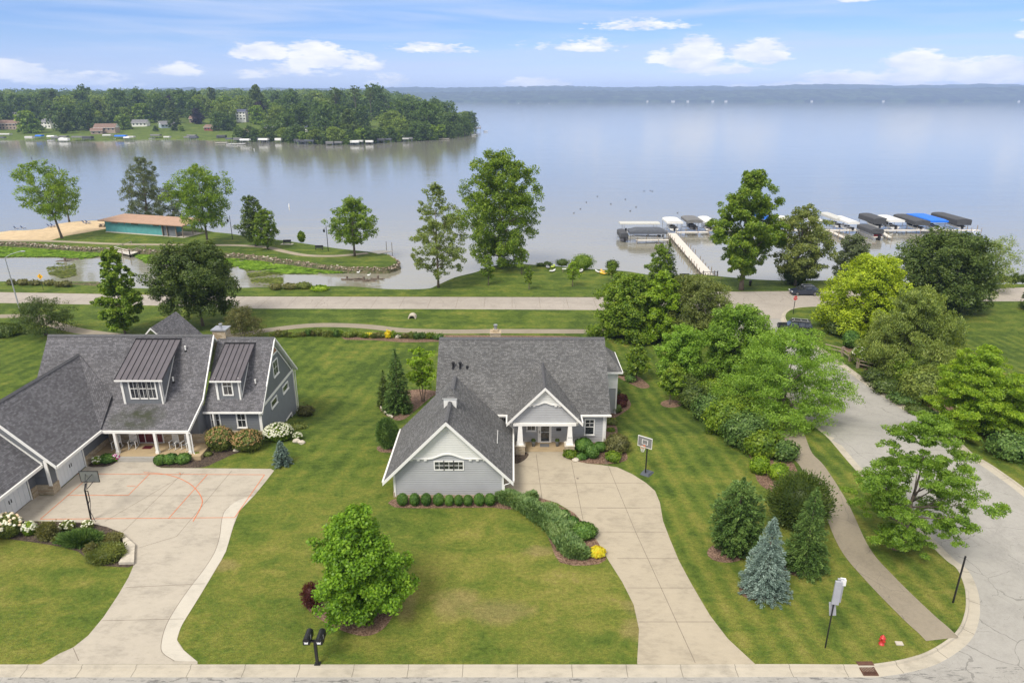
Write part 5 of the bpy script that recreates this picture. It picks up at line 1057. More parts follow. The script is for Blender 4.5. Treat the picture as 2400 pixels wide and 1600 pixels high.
S_('golden_shrub', 'small golden yellow shrub at the lower end of the juniper', (2056, 612, 520, 62), 'gold', 99, 'G', dens=1.6, rough=.1)
# beds right of the porch
pb = [(1624, 1000, 893, 72, 'box', 'largest clipped round shrub right of the porch pier'), (1690, 1048, 940, 52, 'box', 'upright egg shaped clipped shrub in front of the largest round one'), (1745, 1000, 922, 48, 'box', 'clipped round shrub nearest the house corner right of the porch'), (1525, 1046, 978, 50, 'mid', 'light green low shrub at the corner of the porch bed by the driveway'),
      (1612, 1056, 1000, 48, 'box', 'low dark green shrub at the driveway edge of the porch bed'), (1842, 1072, 992, 56, 'mid', 'rounded leafy shrub at the right end of the porch bed'), (1870, 1010, 868, 86, 'brush', 'loose open shrub with reddish twigs behind the porch bed'), (1865, 712, 650, 36, 'dark', 'dark rounded shrub low beside the house extension'),
      (1900, 672, 615, 38, 'maroon', 'lower dark maroon shrub beside the house extension'), (1905, 640, 575, 40, 'maroon', 'upper dark maroon shrub beside the house extension'), (1862, 590, 532, 34, 'dark', 'dark green shrub at the foot of the house extension wall'), (1830, 800, 745, 40, 'olive', 'low loose perennial clump along the right house wall'), (1825, 850, 820, 30, 'mid', 'small green clump along the right house wall'),
      (1970, 488, 432, 40, 'pine', 'small rounded conifer below the tree beside the house extension'), (1915, 440, 400, 36, 'dark', 'dark ground hugging shrub behind the house extension corner')]
for i, q in enumerate(pb): S_('shrub', q[5], q[:4], q[4], 110 + i, 'E', dens=1.7, rough=.05 if q[4] == 'box' else .2, ryf=1.0)
# neighbour's beds
def fl(name, label, f, leafk, seed, flower, nf, fs, k='D', **kw): S_(name, label, f, leafk, seed, k, flower=flower, nf=nf, fs=fs, dens=1.3, rough=.12, **kw)
fl('hydrangea', 'bronze leaved hydrangea below the left wing windows of the slate grey house', (1618, 1120, 935, 100), 'olive', 130, 'bronze', 190, .10)
fl('hydrangea', 'bronze leaved hydrangea nearest the corner of the slate grey house', (1815, 1128, 955, 108), 'olive', 131, 'bronze', 200, .10)
fl('hydrangea', 'big hydrangea covered in white blossoms at the slate grey house corner', (2045, 1050, 905, 105), 'mid', 132, 'wflower', 230, .11)
fl('hydrangea', 'small pale yellow hydrangea right of the white one', (2185, 1040, 980, 34), 'mid', 133, 'wflower', 50, .09)
for i, (a, b, c, d) in enumerate([(1176, 1222, 1142, 46), (1254, 1216, 1132, 52), (1345, 1212, 1130, 58)]): S_('boxwood', ['left ball of the three clipped shrubs by the porch steps', 'middle ball of the three clipped shrubs by the porch steps', 'right ball of the three clipped shrubs by the porch steps'][i], (a, b, c, d), 'box', 135 + i, 'D', dens=1.9, rough=.06, ryf=1.)
S_('shrub', 'dark rounded shrub left of the porch steps against the garage', (790, 1212, 1130, 62), 'box', 139, 'D', dens=1.6, rough=.08)
fl('hydrangea', 'small green hydrangea with pale blossoms by the garage door', (712, 1218, 1155, 34), 'mid', 140, 'wflower', 26, .10)
S_('shrub', 'dark bushy shrub at the rear corner of the slate grey house', (2250, 860, 775, 62), 'brush', 141, 'D', dens=1.3, rough=.25)
S_('shrub', 'low leafy shrub right behind the white hydrangea', (2190, 960, 900, 55), 'olive', 142, 'D', rough=.25)
S_('shrub', 'small round green shrub right of the porch column', (1450, 1168, 1122, 32), 'mid', 143, 'D'); S_('shrub', 'small bronze green shrub in the dark bed right of the porch', (1525, 1160, 1120, 34), 'olive', 144, 'D')
# front island bed, left
ib = [(120, 560, 150, 210, 'peach', 90, .13, 'olive', 'large hydrangea with peach and cream blossoms at the left edge'), (480, 520, 285, 110, 'wflower', 60, .10, 'mid', 'pale green hydrangea right of the peach one'), (1090, 440, 260, 120, 'wflower', 26, .09, 'olive', 'yellow green flowering shrub in the middle of the front left bed'), (1420, 420, 262, 90, 'wflower', 26, .08, 'olive', 'small white flowering shrub under the left basketball pole')]
for i, q in enumerate(ib): fl('hydrangea', q[8], q[:4], q[7], 150 + i, q[4], q[5], q[6], 'L')
for i, q in enumerate([(760, 600, 300, 150, 'brush', 'brownish green mounded shrub left in the front left bed'), (1830, 660, 450, 150, 'brush', 'upper bronze mound near the pale edging stones'), (1720, 970, 620, 290, 'olive', 'big bronze green mound at the tip of the front left bed'), (1480, 860, 640, 110, 'brush', 'bronze green mound beside the dark green juniper'), (980, 640, 480, 120, 'olive', 'low yellowish shrub left of the dark green juniper')]): S_('spirea', q[5], q[:4], q[4], 156 + i, 'L', dens=1.5, rough=.2, asp=.45, spiky=.4)
S_('juniper', 'dark green feathery juniper in the front left bed', (1300, 740, 380, 330), 'pine', 162, 'L', dens=1.2, spiky=1., asp=.16, leaf=.42, rough=.15, ryf=.5)
# perennial border behind the white gabled house
rnd = random.Random(9); kinds = [('olive', None), ('pine', None), ('olive', None), ('brush', None), ('willow', 'wflower'), ('mid', None), ('brush', None)]
xs = 330
lab = 'perennial clump of the long border below the garden path'
PC = {'olive': 'olive green', 'pine': 'deep green', 'gold': 'golden flowering', 'maroon': 'maroon', 'willow': 'pale green', 'mid': 'fresh green', 'brush': 'brownish green'}
for i in range(36):
    fx = 320 + i * 57 + rnd.uniform(-14, 14); base = 262 - (fx - 320) * .02 if fx < 900 else 250 + (fx - 900) * .028
    kk = kinds[rnd.randrange(7)]; kk = ('gold', None) if i in (20, 24) else kk; h = rnd.uniform(48, 96); S_('perennial', PC[kk[0]] + ' ' + lab, (fx, base + rnd.uniform(-12, 6), base - h, rnd.uniform(34, 54)), kk[0], 200 + i, 'K', group=PC[kk[0]] + ' perennials along the garden path', cat='perennial plant', dens=.7, rough=.3, spiky=.6, asp=.4)
T_('cottonwood_tree', 'leaning two lobed tree with bare trunk at the edge of the beach sand', (143, 548, 372, 62), .30, 'mid', 301, .9, env='round', nl=36, rl=.25, leaf=.34, fill=1.0, ragged=.5, off=(-2.6, 0), r0=.26, nlimb=14)
T_('young_tree', 'smaller tree on the sand behind the leaning two lobed tree', (159, 508, 418, 30), .3, 'mid', 302, env='dome', nl=20, rl=.34, leaf=.36)
T_('willow_tree', 'tall grey green willow behind the flat roofed beach building', (340, 512, 362, 48), .04, 'greyg', 303, 1.2, env='egg', nl=40, rl=.27, leaf=.42, asp=.3, droop=.8, fill=.95, ragged=.45, off=(1.2, 0))
T_('willow_tree', 'low dark willow between the tall willow and the big tree by the building', (402, 512, 425, 28), .03, 'greyg', 304, env='dome', nl=22, leaf=.4, asp=.35, droop=.5)
T_('maple_tree', 'big green tree with a bare trunk at the open end of the beach building', (478, 563, 384, 66), .28, 'mid', 305, 1.2, env='round', nl=40, rl=.28, leaf=.34, fill=.93, ragged=.35, r0=.26)
T_('maple_tree', 'darker conical tree behind the paler one on the park path', (588, 566, 450, 40), .10, 'dark', 306, 1.3, env='egg', nl=34, rl=.28, leaf=.32)
T_('maple_tree', 'paler green egg shaped tree in front on the park path', (615, 573, 480, 33), .14, 'mid', 307, 1.3, env='egg', nl=30, rl=.3, leaf=.3)
S_('sapling', 'tiny sapling alone on the rocky shore between the two lamp posts', (692, 556, 532, 8), 'mid', 308, spiky=.7)
T_('sycamore_tree', 'rounded tree with a bare trunk near the tip of the park point', (815, 588, 455, 56), .25, 'mid', 309, 1.15, env='egg', nl=38, rl=.27, leaf=.34, ragged=.4, fill=.93)
T_('locust_tree', 'tall airy pale green tree with thin crown at the lagoon mouth', (1007, 660, 422, 62), .12, 'willow', 310, .55, env='egg', nl=42, rl=.24, leaf=.34, asp=.45, fill=1.0, ragged=.5, nlimb=18, r0=.2)
T_('cottonwood_tree', 'tallest spreading dark green tree in the middle of the lake shore', (1148, 612, 352, 100), .08, 'mid', 311, 1.6, env='round', nl=50, rl=.25, leaf=.36, fill=1.0, ragged=.55, nlimb=14, r0=.36, lobes=None)
for i, (a, b, c, d, k, l) in enumerate([(1122, 655, 585, 18, 'mid', 'leftmost young tree on the lakeside lawn with mulch ring'), (1198, 630, 570, 18, 'mid', 'bushy young tree near the water on the lakeside lawn'), (1215, 665, 610, 12, 'mid', 'small young tree nearest the road on the lakeside lawn'), (1315, 658, 600, 17, 'bright', 'young tree right of the two kayaks on the lakeside lawn'), (1404, 648, 602, 15, 'mid', 'young tree beside the golden kayaks on the lakeside lawn')]):
    T_('young_tree', l, (a, b, c, d), .28, k, 320 + i, 1.0, env='egg', nl=14, rl=.4, leaf=.26, r0=.07)
for i, (a, b, c, d, k, l) in enumerate([(1339, 620, 583, 27, 'mid', 'large round shrub at the water edge of the lakeside lawn'), (1292, 612, 594, 16, 'dark', 'dark shrub left of the large round one at the water edge'), (1258, 612, 600, 12, 'dark', 'low dark shrub behind the grey and lime kayaks'), (1240, 612, 603, 9, 'dark', 'lowest dark shrub at the left of the kayaks'), (1406, 622, 596, 16, 'dark', 'dark shrub behind the golden kayaks'), (1866, 641, 624, 16, 'dark', 'round dark shrub on the shore left of the parked car'), (1828, 655, 590, 36, 'dark', 'wide dark shrub around the foot of the yellowish shore tree')]):
    S_('shrub', l, (a, b, c, d), k, 330 + i, rough=.2, leaf=.24, dens=1.3)
T_('young_tree', 'light green pyramidal tree at the left of the long pier', (1514, 652, 562, 30), .06, 'mid', 340, 1.2, env='egg', nl=26, leaf=.28)
C_('larch_tree', 'darker feathery tree right behind the pyramidal one at the pier', (1532, 642, 552, 26), 'dark', 341, dens=1.0)
T_('cottonwood_tree', 'tall green tree with a bare trunk on the shore in front of the docks', (1702, 666, 393, 78), .16, 'mid', 342, 1.45, env='egg', nl=46, rl=.27, leaf=.34, fill=.95, ragged=.4, r0=.38)
T_('maple_tree', 'yellowing olive tree right of the tall one in front of the docks', (1826, 656, 476, 68), .16, 'olive', 343, .9, env='round', nl=36, rl=.26, leaf=.34, fill=1., ragged=.55, nlimb=14)
T_('ash_tree', 'rounded grey green tree on the shore left of the very large dark tree', (1948, 655, 540, 44), .03, 'greyg', 344, 1.2, env='dome', nl=30, leaf=.34)
T_('willow_tree', 'half dead willow with bare twigs right of the very large dark tree', (2262, 668, 548, 52), .05, 'willow', 345, .5, env='dome', nl=26, leaf=.34, asp=.3, fill=1.05, ragged=.7, nlimb=18, off=(1.5, 0), r0=.2)
C_('spruce_tree', 'dark spruce between the willow like tree and the east lawn', (2192, 790, 722, 24), 'dark', 346)
T_('maple_tree', 'dark tree cut by the right edge above the lake road', (2366, 712, 655, 26), .1, 'dark', 347, env='dome', leaf=.3)
S_('boxwood', 'clipped dark ball shrub at the upper end of the rail fence', (1955, 800, 758, 19), 'box', 348, rough=.04, ryf=1.)
S_('hydrangea', 'white flowering hydrangea behind the rail fence', (1990, 842, 790, 32), 'mid', 349, flower='wflower', nf=120, fs=.10, rough=.2)
for i, (a, b, c, d, k) in enumerate([(2010, 880, 845, 26, 'dark'), (2040, 905, 868, 34, 'dark'), (2080, 930, 895, 34, 'pine'), (2110, 950, 925, 26, 'dark'), (2060, 870, 820, 40, 'willow'), (2120, 930, 850, 44, 'willow'), (2100, 890, 815, 44, 'mid'), (2150, 975, 940, 26, 'pine'), (1930, 772, 735, 30, 'dark'), (1955, 748, 705, 30, 'dark'), (2300, 1000, 940, 46, 'dark'), (2330, 1060, 990, 50, 'pine'), (2290, 950, 880, 50, 'dark'), (2270, 985, 930, 34, 'pine'), (2130, 885, 800, 40, 'olive')]):
    S_('hedge_shrub', {'dark': 'very dark', 'pine': 'deep green', 'mid': 'fresh green', 'willow': 'pale olive', 'olive': 'olive green'}[k] + ' shrub of the planting east of the side road', (a, b, c, d), k, 350 + i, group={'dark': 'very dark', 'pine': 'deep green', 'mid': 'fresh green', 'willow': 'pale olive', 'olive': 'olive green'}[k] + ' shrubs east of the side road', rough=.3, leaf=.26, dens=1.2)
for i, (a, b, c, d) in enumerate([(120, 885, 820, 42), (250, 888, 818, 62), (385, 890, 828, 60), (540, 892, 825, 60), (660, 905, 850, 50), (735, 908, 835, 50)]): S_('shoreline_shrub', 'olive brown clump of the shrub row left along the lagoon edge', (a, b, c, d), 'brush', 370 + i, 'P', group='shrub row along the lagoon edge', rough=.3)
for i, (a, b, c, d, k, l) in enumerate([(745, 1020, 945, 70, 'brush', 'left clump of the lagoon edge shrubs opposite the log pile'), (915, 1015, 935, 85, 'brush', 'middle clump of the lagoon edge shrubs opposite the log pile'), (1080, 1010, 925, 95, 'olive', 'right clump of the lagoon edge shrubs opposite the log pile'), (1275, 1035, 960, 105, 'bright', 'low yellow green mound at the lagoon edge')]): S_('shrub', l, (a, b, c, d), k, 380 + i, 'Q', rough=.2)
for i, (a, b, c, d) in enumerate([(2035, 1075, 960, 60), (2160, 1075, 985, 50), (2240, 1078, 950, 45), (2350, 1075, 965, 50)]):
    u, v = 2000 + a / 5.88, 480 + b / 5.88; uT = u * .98; S_('reeds', 'dark reed clump on the shore at the right edge', (uT, v * .98, (480 + c / 5.88) * .98, d / 5.88 * .98), 'dark', 390 + i, group='reeds at the right edge', spiky=1., asp=.12, leaf=.8, cat='reeds')
# lily pads in the lagoon
rg = np.random.default_rng(77)
def inpoly(P, poly):
    x, y = P[:, 0], P[:, 1]; c = np.zeros(len(P), bool); j = len(poly) - 1
    for i in range(len(poly)):
        xi, yi = poly[i]; xj, yj = poly[j]; c ^= ((yi > y) != (yj > y)) & (x < (xj - xi) * (y - yi) / (yj - yi + 1e-12) + xi); j = i
    return c
def pads(name, pts, n, leafk, size, z=.03, seed=1):
    rg = np.random.default_rng(seed); a = np.array(pts); P = rg.uniform(a.min(0), a.max(0), (n * 3, 2)); P = P[inpoly(P, pts)]
    k = np.sin(P[:, 0] * .55 + 1.3 * np.sin(P[:, 1] * .9)) + np.cos(P[:, 1] * 1.1 + np.sin(P[:, 0] * .3) * 2) + rg.normal(size=len(P)) * .55; P = P[k > -.7][:n]
    m = len(P); Z = LAKE + z + rg.uniform(0, .16, m); D = unit(np.stack([rg.normal(size=m), rg.normal(size=m), np.zeros(m)], 1)); U = unit(np.array([0, 0, 1.]) + rdir(rg, m) * .22); s = size * rg.uniform(.6, 1.3, m)
    o = obj_of(leaf_mesh(name, np.stack([P[:, 0], P[:, 1], Z], 1), D, U, s, s * .9, LM[leafk]), name); return tag(o, kind='stuff')
pads('lily_pads', GP('P', [(-300, 440), (0, 440), (300, 455), (600, 462), (900, 480), (1250, 495), (1350, 540), (1150, 555), (950, 600), (860, 600), (640, 575), (300, 575), (0, 580), (-300, 590)], LAKE), 40000, 'locust', .75, seed=3)
pads('lily_pads', GP('P', [(1480, 560), (1600, 500), (1900, 510), (2352, 530)], LAKE) + GP('Q', [(300, 600), (640, 650), (820, 690), (1000, 700), (1500, 760), (1960, 775), (2000, 790), (1700, 810), (1300, 830), (840, 825), (400, 775), (230, 740)], LAKE) + GP('P', [(1900, 660), (1620, 645)], LAKE), 50000, 'locust', .75, seed=4)
pads('pond_weed', GP('Q', [(370, 760), (640, 800), (830, 830), (835, 940), (700, 985), (480, 960)], LAKE), 1400, 'olive', .5, .0, 5)
pads('pond_weed', GP('P', [(510, 700), (640, 640), (830, 660), (840, 780), (700, 820), (540, 770)], LAKE), 1100, 'olive', .45, .0, 6)
# rocks along the park shore
def rocks(line, n, label_, seed, s0=.16, s1=.42, spread=1.1):
    rnd = random.Random(seed); mb = MB()
    for _ in range(n):
        k = rnd.randrange(len(line) - 1); t = rnd.random(); a, b = line[k], line[k + 1]; x = a[0] + (b[0] - a[0]) * t; y = a[1] + (b[1] - a[1]) * t; o = rnd.uniform(0, spread); l = math.hypot(b[0] - a[0], b[1] - a[1]) or 1
        nx, ny = -(b[1] - a[1]) / l, (b[0] - a[0]) / l; r = rnd.uniform(s0, s1); mb.ball((x + nx * o, y + ny * o, -2.0 - o * .75 + .02), (r, r * rnd.uniform(.6, 1), r * rnd.uniform(.45, .8)), (0 if rnd.random() < .8 else 1), 6, 4, .25, rnd)
    o = mb.build(label_, [M['rock'], M['paleRock']]); return tag(o, kind='stuff')
shl = resample(penN[1:-1]); i0 = min(range(len(shl)), key=lambda i: -shl[i][0]); rocks(shl[i0 - 10:i0 + 400], 620, 'shore_rocks', 8, spread=.7, s0=.10, s1=.27)
def at(k, x, y, z=None): g = G(*px(k, x, y), z); return (g[0], g[1], zt(g[1]) if z is None else z)
def prt(mb, name, mat, root, smooth=False, label=None, par=None):
    o = mb.build(name, mat, root, abs_=False, smooth=smooth)
    if par is not None: o.parent = par
    if label: o['label'] = label
    return o
# ---- mailboxes
p = G(*px('G', 130, 1342)); t = thing('mailbox_post', 'pair of black mailboxes with white marks on one black post at the kerb', 'mailboxes', (p[0], p[1] + .02, 0))
mb = MB(); mb.box(-.05, .05, -.05, .05, -.05, 1.05); mb.box(-.11, .11, -.08, .08, 0, .05); prt(mb, 'post', M['black'], t)
mb = MB(); mb.box(-.36, .36, -.04, .04, 1.0, 1.07); prt(mb, 'crossbar', M['black'], t)
mbt = t
for s in (-.24, .24):
    mb = MB(); pr_ = [(s - .13, 1.08), (s + .13, 1.08), (s + .13, 1.24)] + [(s + .13 * math.cos(a), 1.24 + .11 * math.sin(a)) for a in [PI * k / 8 for k in range(1, 8)]] + [(s - .13, 1.24)]
    mb.prism([(a, -.27, b) for a, b in pr_], (0, .56, 0)); mbx = prt(mb, 'mailbox', M['black'], t)
    m2 = MB(); m2.prism([(s - .065, -.28, 1.13), (s + .065, -.28, 1.13), (s + .075, -.28, 1.23), (s + .03, -.28, 1.18), (s, -.28, 1.22), (s - .03, -.28, 1.18), (s - .075, -.28, 1.23)], (0, .009, 0)); o = prt(m2, 'white_mark', M['white'], t); o.parent = mbx
    m3 = MB(); m3.box(s + .132, s + .15, -.12, -.08, 1.2, 1.38); o = prt(m3, 'flag', M['canvasgry'], t); o.parent = mbx
mbt.scale = (1.45, 1.45, 1.6)
# ---- street signs seen from behind
p = G(*px('H', 1256, 1098)); t = thing('street_sign', 'black sign post with two grey boxes on top and a tilted sign below', 'sign', (p[0], p[1], 0))
mb = MB(); mb.tube([(0, 0, -.1), (0, 0, 3.6)], .035, 8); prt(mb, 'post', M['black'], t)
mb = MB(); mb.cbox((0.0, -.09, 3.25), (.32, .12, 1.25), rz=-.25); prt(mb, 'sign_box', M['signback'], t)
mb = MB(); mb.cbox((.19, .09, 3.25), (.30, .12, 1.25), rz=-.25); prt(mb, 'sign_box', M['signback'], t)
mb = MB(); mb.cbox((.3, .1, 3.72), (.24, .2, .3), rz=-.25); prt(mb, 'beacon_box', M['white'], t)
mb = MB(); mb.prism([(-.22, .05, 2.62), (.12, .05, 2.62), (.26, .05, 1.85), (-.08, .05, 1.85)], (0, .015, 0)); prt(mb, 'sign_panel', M['signback'], t)
t.scale = (1.15, 1.15, 1.22)
# ---- bare pole, hydrant, lid
p = G(*px('H', 1960, 850)); mb = MB(); mb.tube([(p[0], p[1], -.1), (p[0] + .02, p[1], 3.5)], .055, 8); tag(mb.build('bollard_post', M['black'], None, (p[0], p[1], 0)), 'bare black post standing on the verge inside the street bend', 'post')
p = G(*px('H', 1566, 1078)); t = thing('fire_hydrant', 'red fire hydrant on the lawn near the street corner', 'fire hydrant', (p[0], p[1], 0))
mb = MB(); mb.lathe([(.19, -.05), (.19, .05), (.14, .06), (.14, .5), (.18, .52), (.18, .56), (.15, .57), (.13, .66), (.06, .73), (.03, .74), (.03, .79)], n=14); prt(mb, 'body', M['red'], t, True)
for a in (0, PI, -PI / 2): mb = MB(); c, s = math.cos(a), math.sin(a); q = .22 if a >= 0 else .26; mb.tube([(c * .08, s * .08, .42), (c * q, s * q, .42)], .06 if a >= 0 else .085, 8); prt(mb, 'hose_cap', M['red'], t)
t.scale = (.85, .85, .85)
p = G(*px('H', 1662, 1076)); mb = MB(); mb.prism([(p[0] - .22, p[1] - .14, .01), (p[0] + .2, p[1] - .17, .01), (p[0] + .24, p[1] + .12, .01), (p[0] - .17, p[1] + .15, .01)], (0, 0, .05)); tag(mb.build('utility_lid', M['paleRock'], None, (p[0], p[1], 0)), 'small white utility lid in the grass right of the red hydrant', 'lid')
# ---- storm drain
p = G(*px('H', 1498, 1222)); t = thing('storm_drain', 'rusty slotted storm drain grate set in the kerb gutter', 'drain grate', (p[0], p[1], 0))
mb = MB(); mb.box(-.42, .42, -.28, -.24, -.11, -.07); mb.box(-.42, .42, .24, .28, -.11, -.03); mb.box(-.42, -.38, -.24, .24, -.11, -.05); mb.box(.38, .42, -.24, .24, -.11, -.05)
for k in range(9): x = -.34 + k * .085; mb.prism([(x - .012, -.24, -.105), (x + .03, -.24, -.105), (x - .02, .24, -.075), (x - .062, .24, -.075)], (0, 0, .03))
prt(mb, 'grate', M['rust'], t); mb = MB(); mb.box(-.45, .45, .32, .60, -.1, .04); prt(mb, 'curb_box', M['rust'], t); mb = MB(); mb.box(-.38, .38, -.24, .24, -.118, -.108); prt(mb, 'pit', M['black'], t)
# ---- basketball hoops
def hoop(name, label, loc, rz, frame, poleM, base=True, h=3.05, bent=False):
    t = thing(name, label, 'basketball hoop', loc, None, rz)          # local: board in the XZ plane, rim towards -Y
    mb = MB()
    if bent: mb.tube([(0, .9, 0), (0, .85, 1.2), (0, .8, 2.6), (0, .55, 3.0)], .06, 8); mb.tube([(.0, .9, .1), (.0, .5, 1.5)], .02, 6); mb.tube([(-.45, 1.1, 0), (0, .86, 1.0)], .02, 6); mb.tube([(0, .85, 1.35), (.02, .5, 1.55), (.02, .5, 2.3), (0, .8, 2.5)], .035, 6)
    else: mb.tube([(0, .55, 0), (0, .55, h)], .06, 8)
    prt(mb, 'pole', poleM, t)
    mb = MB()
    for z in (h - .1, h + .5): mb.tube([(-.25, .02, z), (0, .6, z - .35)], .025, 6); mb.tube([(.25, .02, z), (0, .6, z - .35)], .025, 6)
    prt(mb, 'bracket', poleM, t)
    w, b0, b1 = (.60 if base else .68, h - .15, h + .72); mb = MB(); mb.box(-w, w, -.01, .01, b0, b1); bd = prt(mb, 'backboard', M['acrylic'], t)
    mb = MB()
    for a in ((-w - .03, -w, b0, b1), (w, w + .03, b0, b1), (-w - .03, w + .03, b0 - .04, b0), (-w - .03, w + .03, b1, b1 + .04)): mb.box(a[0], a[1], -.025, .025, a[2], a[3])
    o = prt(mb, 'board_frame', frame, t); o.parent = bd; mb = MB()
    for a in ((-.26, -.22, h + .08, h + .5), (.22, .26, h + .08, h + .5), (-.22, .22, h + .08, h + .11), (-.22, .22, h + .47, h + .5)): mb.box(a[0], a[1], -.018, -.012, a[2], a[3])
    if bent: mb.box(-.24, -.22, -.018, -.012, b0, b1); mb.box(.22, .24, -.018, -.012, b0, b1)
    o = prt(mb, 'target_square', frame, t); o.parent = bd
    mb = MB(); mb.tube([(.23 * math.cos(a), -.36 + .23 * math.sin(a), h) for a in [2 * PI * k / 16 for k in range(17)]], .012, 5, cap=False); mb.box(-.06, .06, -.14, -.02, h - .06, h + .02); rm = prt(mb, 'rim', M['orange'] if base else M['black'], t)
    mb = MB()
    for k in range(12):
        a = 2 * PI * k / 12
        for s in (-1, 1): mb.tube([(.23 * math.cos(a), -.36 + .23 * math.sin(a), h), (.15 * math.cos(a + s * .5), -.36 + .15 * math.sin(a + s * .5), h - .25), (.12 * math.cos(a), -.36 + .12 * math.sin(a), h - .42)], .006, 3, cap=False)
    o = prt(mb, 'net', M['net'], t); o.parent = rm
    if base: mb = MB(); mb.hexa([(-.4, .35, 0), (.4, .35, 0), (.45, 1.35, 0), (-.45, 1.35, 0)], [(-.3, .45, .22), (.3, .45, .22), (.36, 1.25, .14), (-.36, 1.25, .14)]); prt(mb, 'base', M['canvasdkg'], t)
    return t
p = G(*px('E', 2077, 1168)); rz = -.62; hoop('basketball_hoop', 'white framed portable basketball hoop with dark base beside the curved driveway', (p[0] - .55 * math.sin(-rz), p[1] - .55 * math.cos(rz), 0), rz, M['trim'], M['black'])
p = G(214, 1219); hoop('basketball_hoop', 'black framed basketball hoop with a thin bent pole on the court marked driveway', (p[0], p[1] + .9, 0), PI, M['black'], M['black'], False, 2.95, True)
# ---- pots, doormat, edging stones
for x, l in ((1.95, 'grey planter pot left of the glazed front door'), (4.12, 'grey planter pot right of the glazed front door')):
    t = thing('planter', l, 'planter', (x, 55.35, .06)); mb = MB(); mb.lathe([(.12, 0), (.19, .5), (.2, .52), (.17, .53), (.16, .46)], n=14); prt(mb, 'pot', M['planter'], t, True)
    me = shrub_mesh(400, .2, .2, .36, LM['dark'], 240, .09); o = obj_of(me, 'plant', t, (0, 0, .42))
mb = MB(); mb.box(-33.1, -32.3, 54.2, 54.8, .402, .42); tag(mb.build('doormat', M['reddoor'], None, (-32.7, 54.5, .4)), 'dark red doormat on the porch of the slate grey house', 'doormat')
mb = MB(); mb.box(2.55, 3.4, 55.2, 55.8, .062, .08); tag(mb.build('doormat', M['canvasgry'], None, (2.9, 55.5, .06)), 'grey doormat before the glazed front door', 'doormat')
t = thing('flower_planter', 'planter of magenta and white petunias on the porch steps', 'flower planter', (-34.65, 52.75, 0)); me = shrub_mesh(401, .36, .3, .62, LM['mid'], 700, .08); me.name = 'foliage'; obj_of(me, 'foliage', t)
mb = MB(); rr_ = random.Random(3)
for _ in range(70): a = rr_.uniform(0, 2 * PI); b = rr_.uniform(.1, 1.4); mb.ball((.36 * math.cos(a) * math.sin(b), .32 * math.sin(a) * math.sin(b), .3 + .33 * math.cos(b)), .06, 0 if rr_.random() < .7 else 1, 5, 4)
prt(mb, 'petals', [M['pink'], M['white']], t)
st = [[(1930, 990), (2040, 830), (2190, 780), (2180, 985)], [(2015, 680), (2110, 625), (2200, 700), (2190, 775), (2060, 825)], [(1985, 570), (2010, 540), (2115, 620), (2010, 675)]]
for i, q in enumerate(st):
    pts = GP('L', q); c = (sum(a for a, b in pts) / len(pts), sum(b for a, b in pts) / len(pts)); mb = MB(); mb.prism([(a, b, -.05) for a, b in pts][::-1], (0, 0, .27)); tag(mb.build('edging_stone', M['paleRock'], None, (c[0], c[1], 0)), ['lowest of three flat pale edging stones at the left driveway bed', 'middle of three flat pale edging stones at the left driveway bed', 'uppermost of three flat pale edging stones at the left driveway bed'][i], 'stone')
def boulder(x, y, z, r, label, mat='paleRock', seed=1): mb = MB(); mb.ball((x, y, z + r * .3), (r, r * .8, r * .6), 0, 9, 6, .14, random.Random(seed)); tag(mb.build('boulder', M[mat], None, (x, y, z)), label, 'boulder')
for k, x, y, r, l in [('D', 2180, 1052, .38, 'left pale boulder right of the white hydrangea'), ('D', 2218, 1062, .33, 'right pale boulder right of the white hydrangea'), ('D', 1738, 1118, .3, 'low boulder between the two bronze hydrangeas'), ('E', 1565, 1066, .32, 'flat pale stone at the driveway edge of the porch bed'), ('K', 1810, 262, .55, 'flat white stone in the long border behind the houses')]:
    p = at(k, x, y); boulder(p[0], p[1], p[2], r, l, seed=int(x))
bl = GP('E', [(130, 672), (150, 700), (180, 728), (222, 750)]); mb = MB()
for a, b in zip(bl, bl[1:]): mb.prism([(a[0], a[1] - .12, -.02 + zt(a[1])), (b[0], b[1] - .12, -.02 + zt(b[1])), (b[0], b[1] + .12, zt(b[1])), (a[0], a[1] + .12, zt(a[1]))], (0, 0, .2))
tag(mb.build('stone_edging', M['paleRock'], None, (*bl[1], zt(bl[1][1]))), 'pale curved stone edging below the tall spruce left of the house', 'stone edging')
# ---- rocking chairs
def rocker():
    t = thing('rocking_chair', 'x', 'rocking chair', (0, 0, 0), 'white rocking chairs on the porch')
    mb = MB(); mb.box(-.27, .27, -.26, .26, .40, .44); prt(mb, 'seat', M['canvasgry'], t)
    mb = MB(); [mb.box(x - .028, x + .028, .26 + .0, .29, .46, 1.15) for x in (-.2, -.1, 0, .1, .2)]; mb.box(-.27, .27, .25, .3, 1.15, 1.23); mb.box(-.27, .27, .25, .3, .42, .47); prt(mb, 'backrest', M['trim'], t)
    for s in (-.29, .29):
        mb = MB(); mb.tube([(s, -.5, .07), (s, -.2, .02), (s, .2, .02), (s, .6, .09)], .025, 5); prt(mb, 'rocker', M['trim'], t)
        mb = MB(); mb.box(s - .025, s + .025, -.28, -.23, .03, .66); mb.box(s - .025, s + .025, .24, .29, .03, 1.2); prt(mb, 'leg', M['trim'], t)
        mb = MB(); mb.box(s - .05, s + .05, -.34, .25, .661, .69); prt(mb, 'armrest', M['trim'], t)
    return t
rk = rocker(); spots = [((-35.3, 54.3, .4), 'leftmost white rocking chair, behind the left porch column'), ((-33.95, 54.5, .4), 'white rocking chair between the left column and the red door'), ((-30.2, 54.4, .4), 'white rocking chair just right of the red door'), ((-29.1, 54.3, .4), 'rightmost white rocking chair by the corner column')]
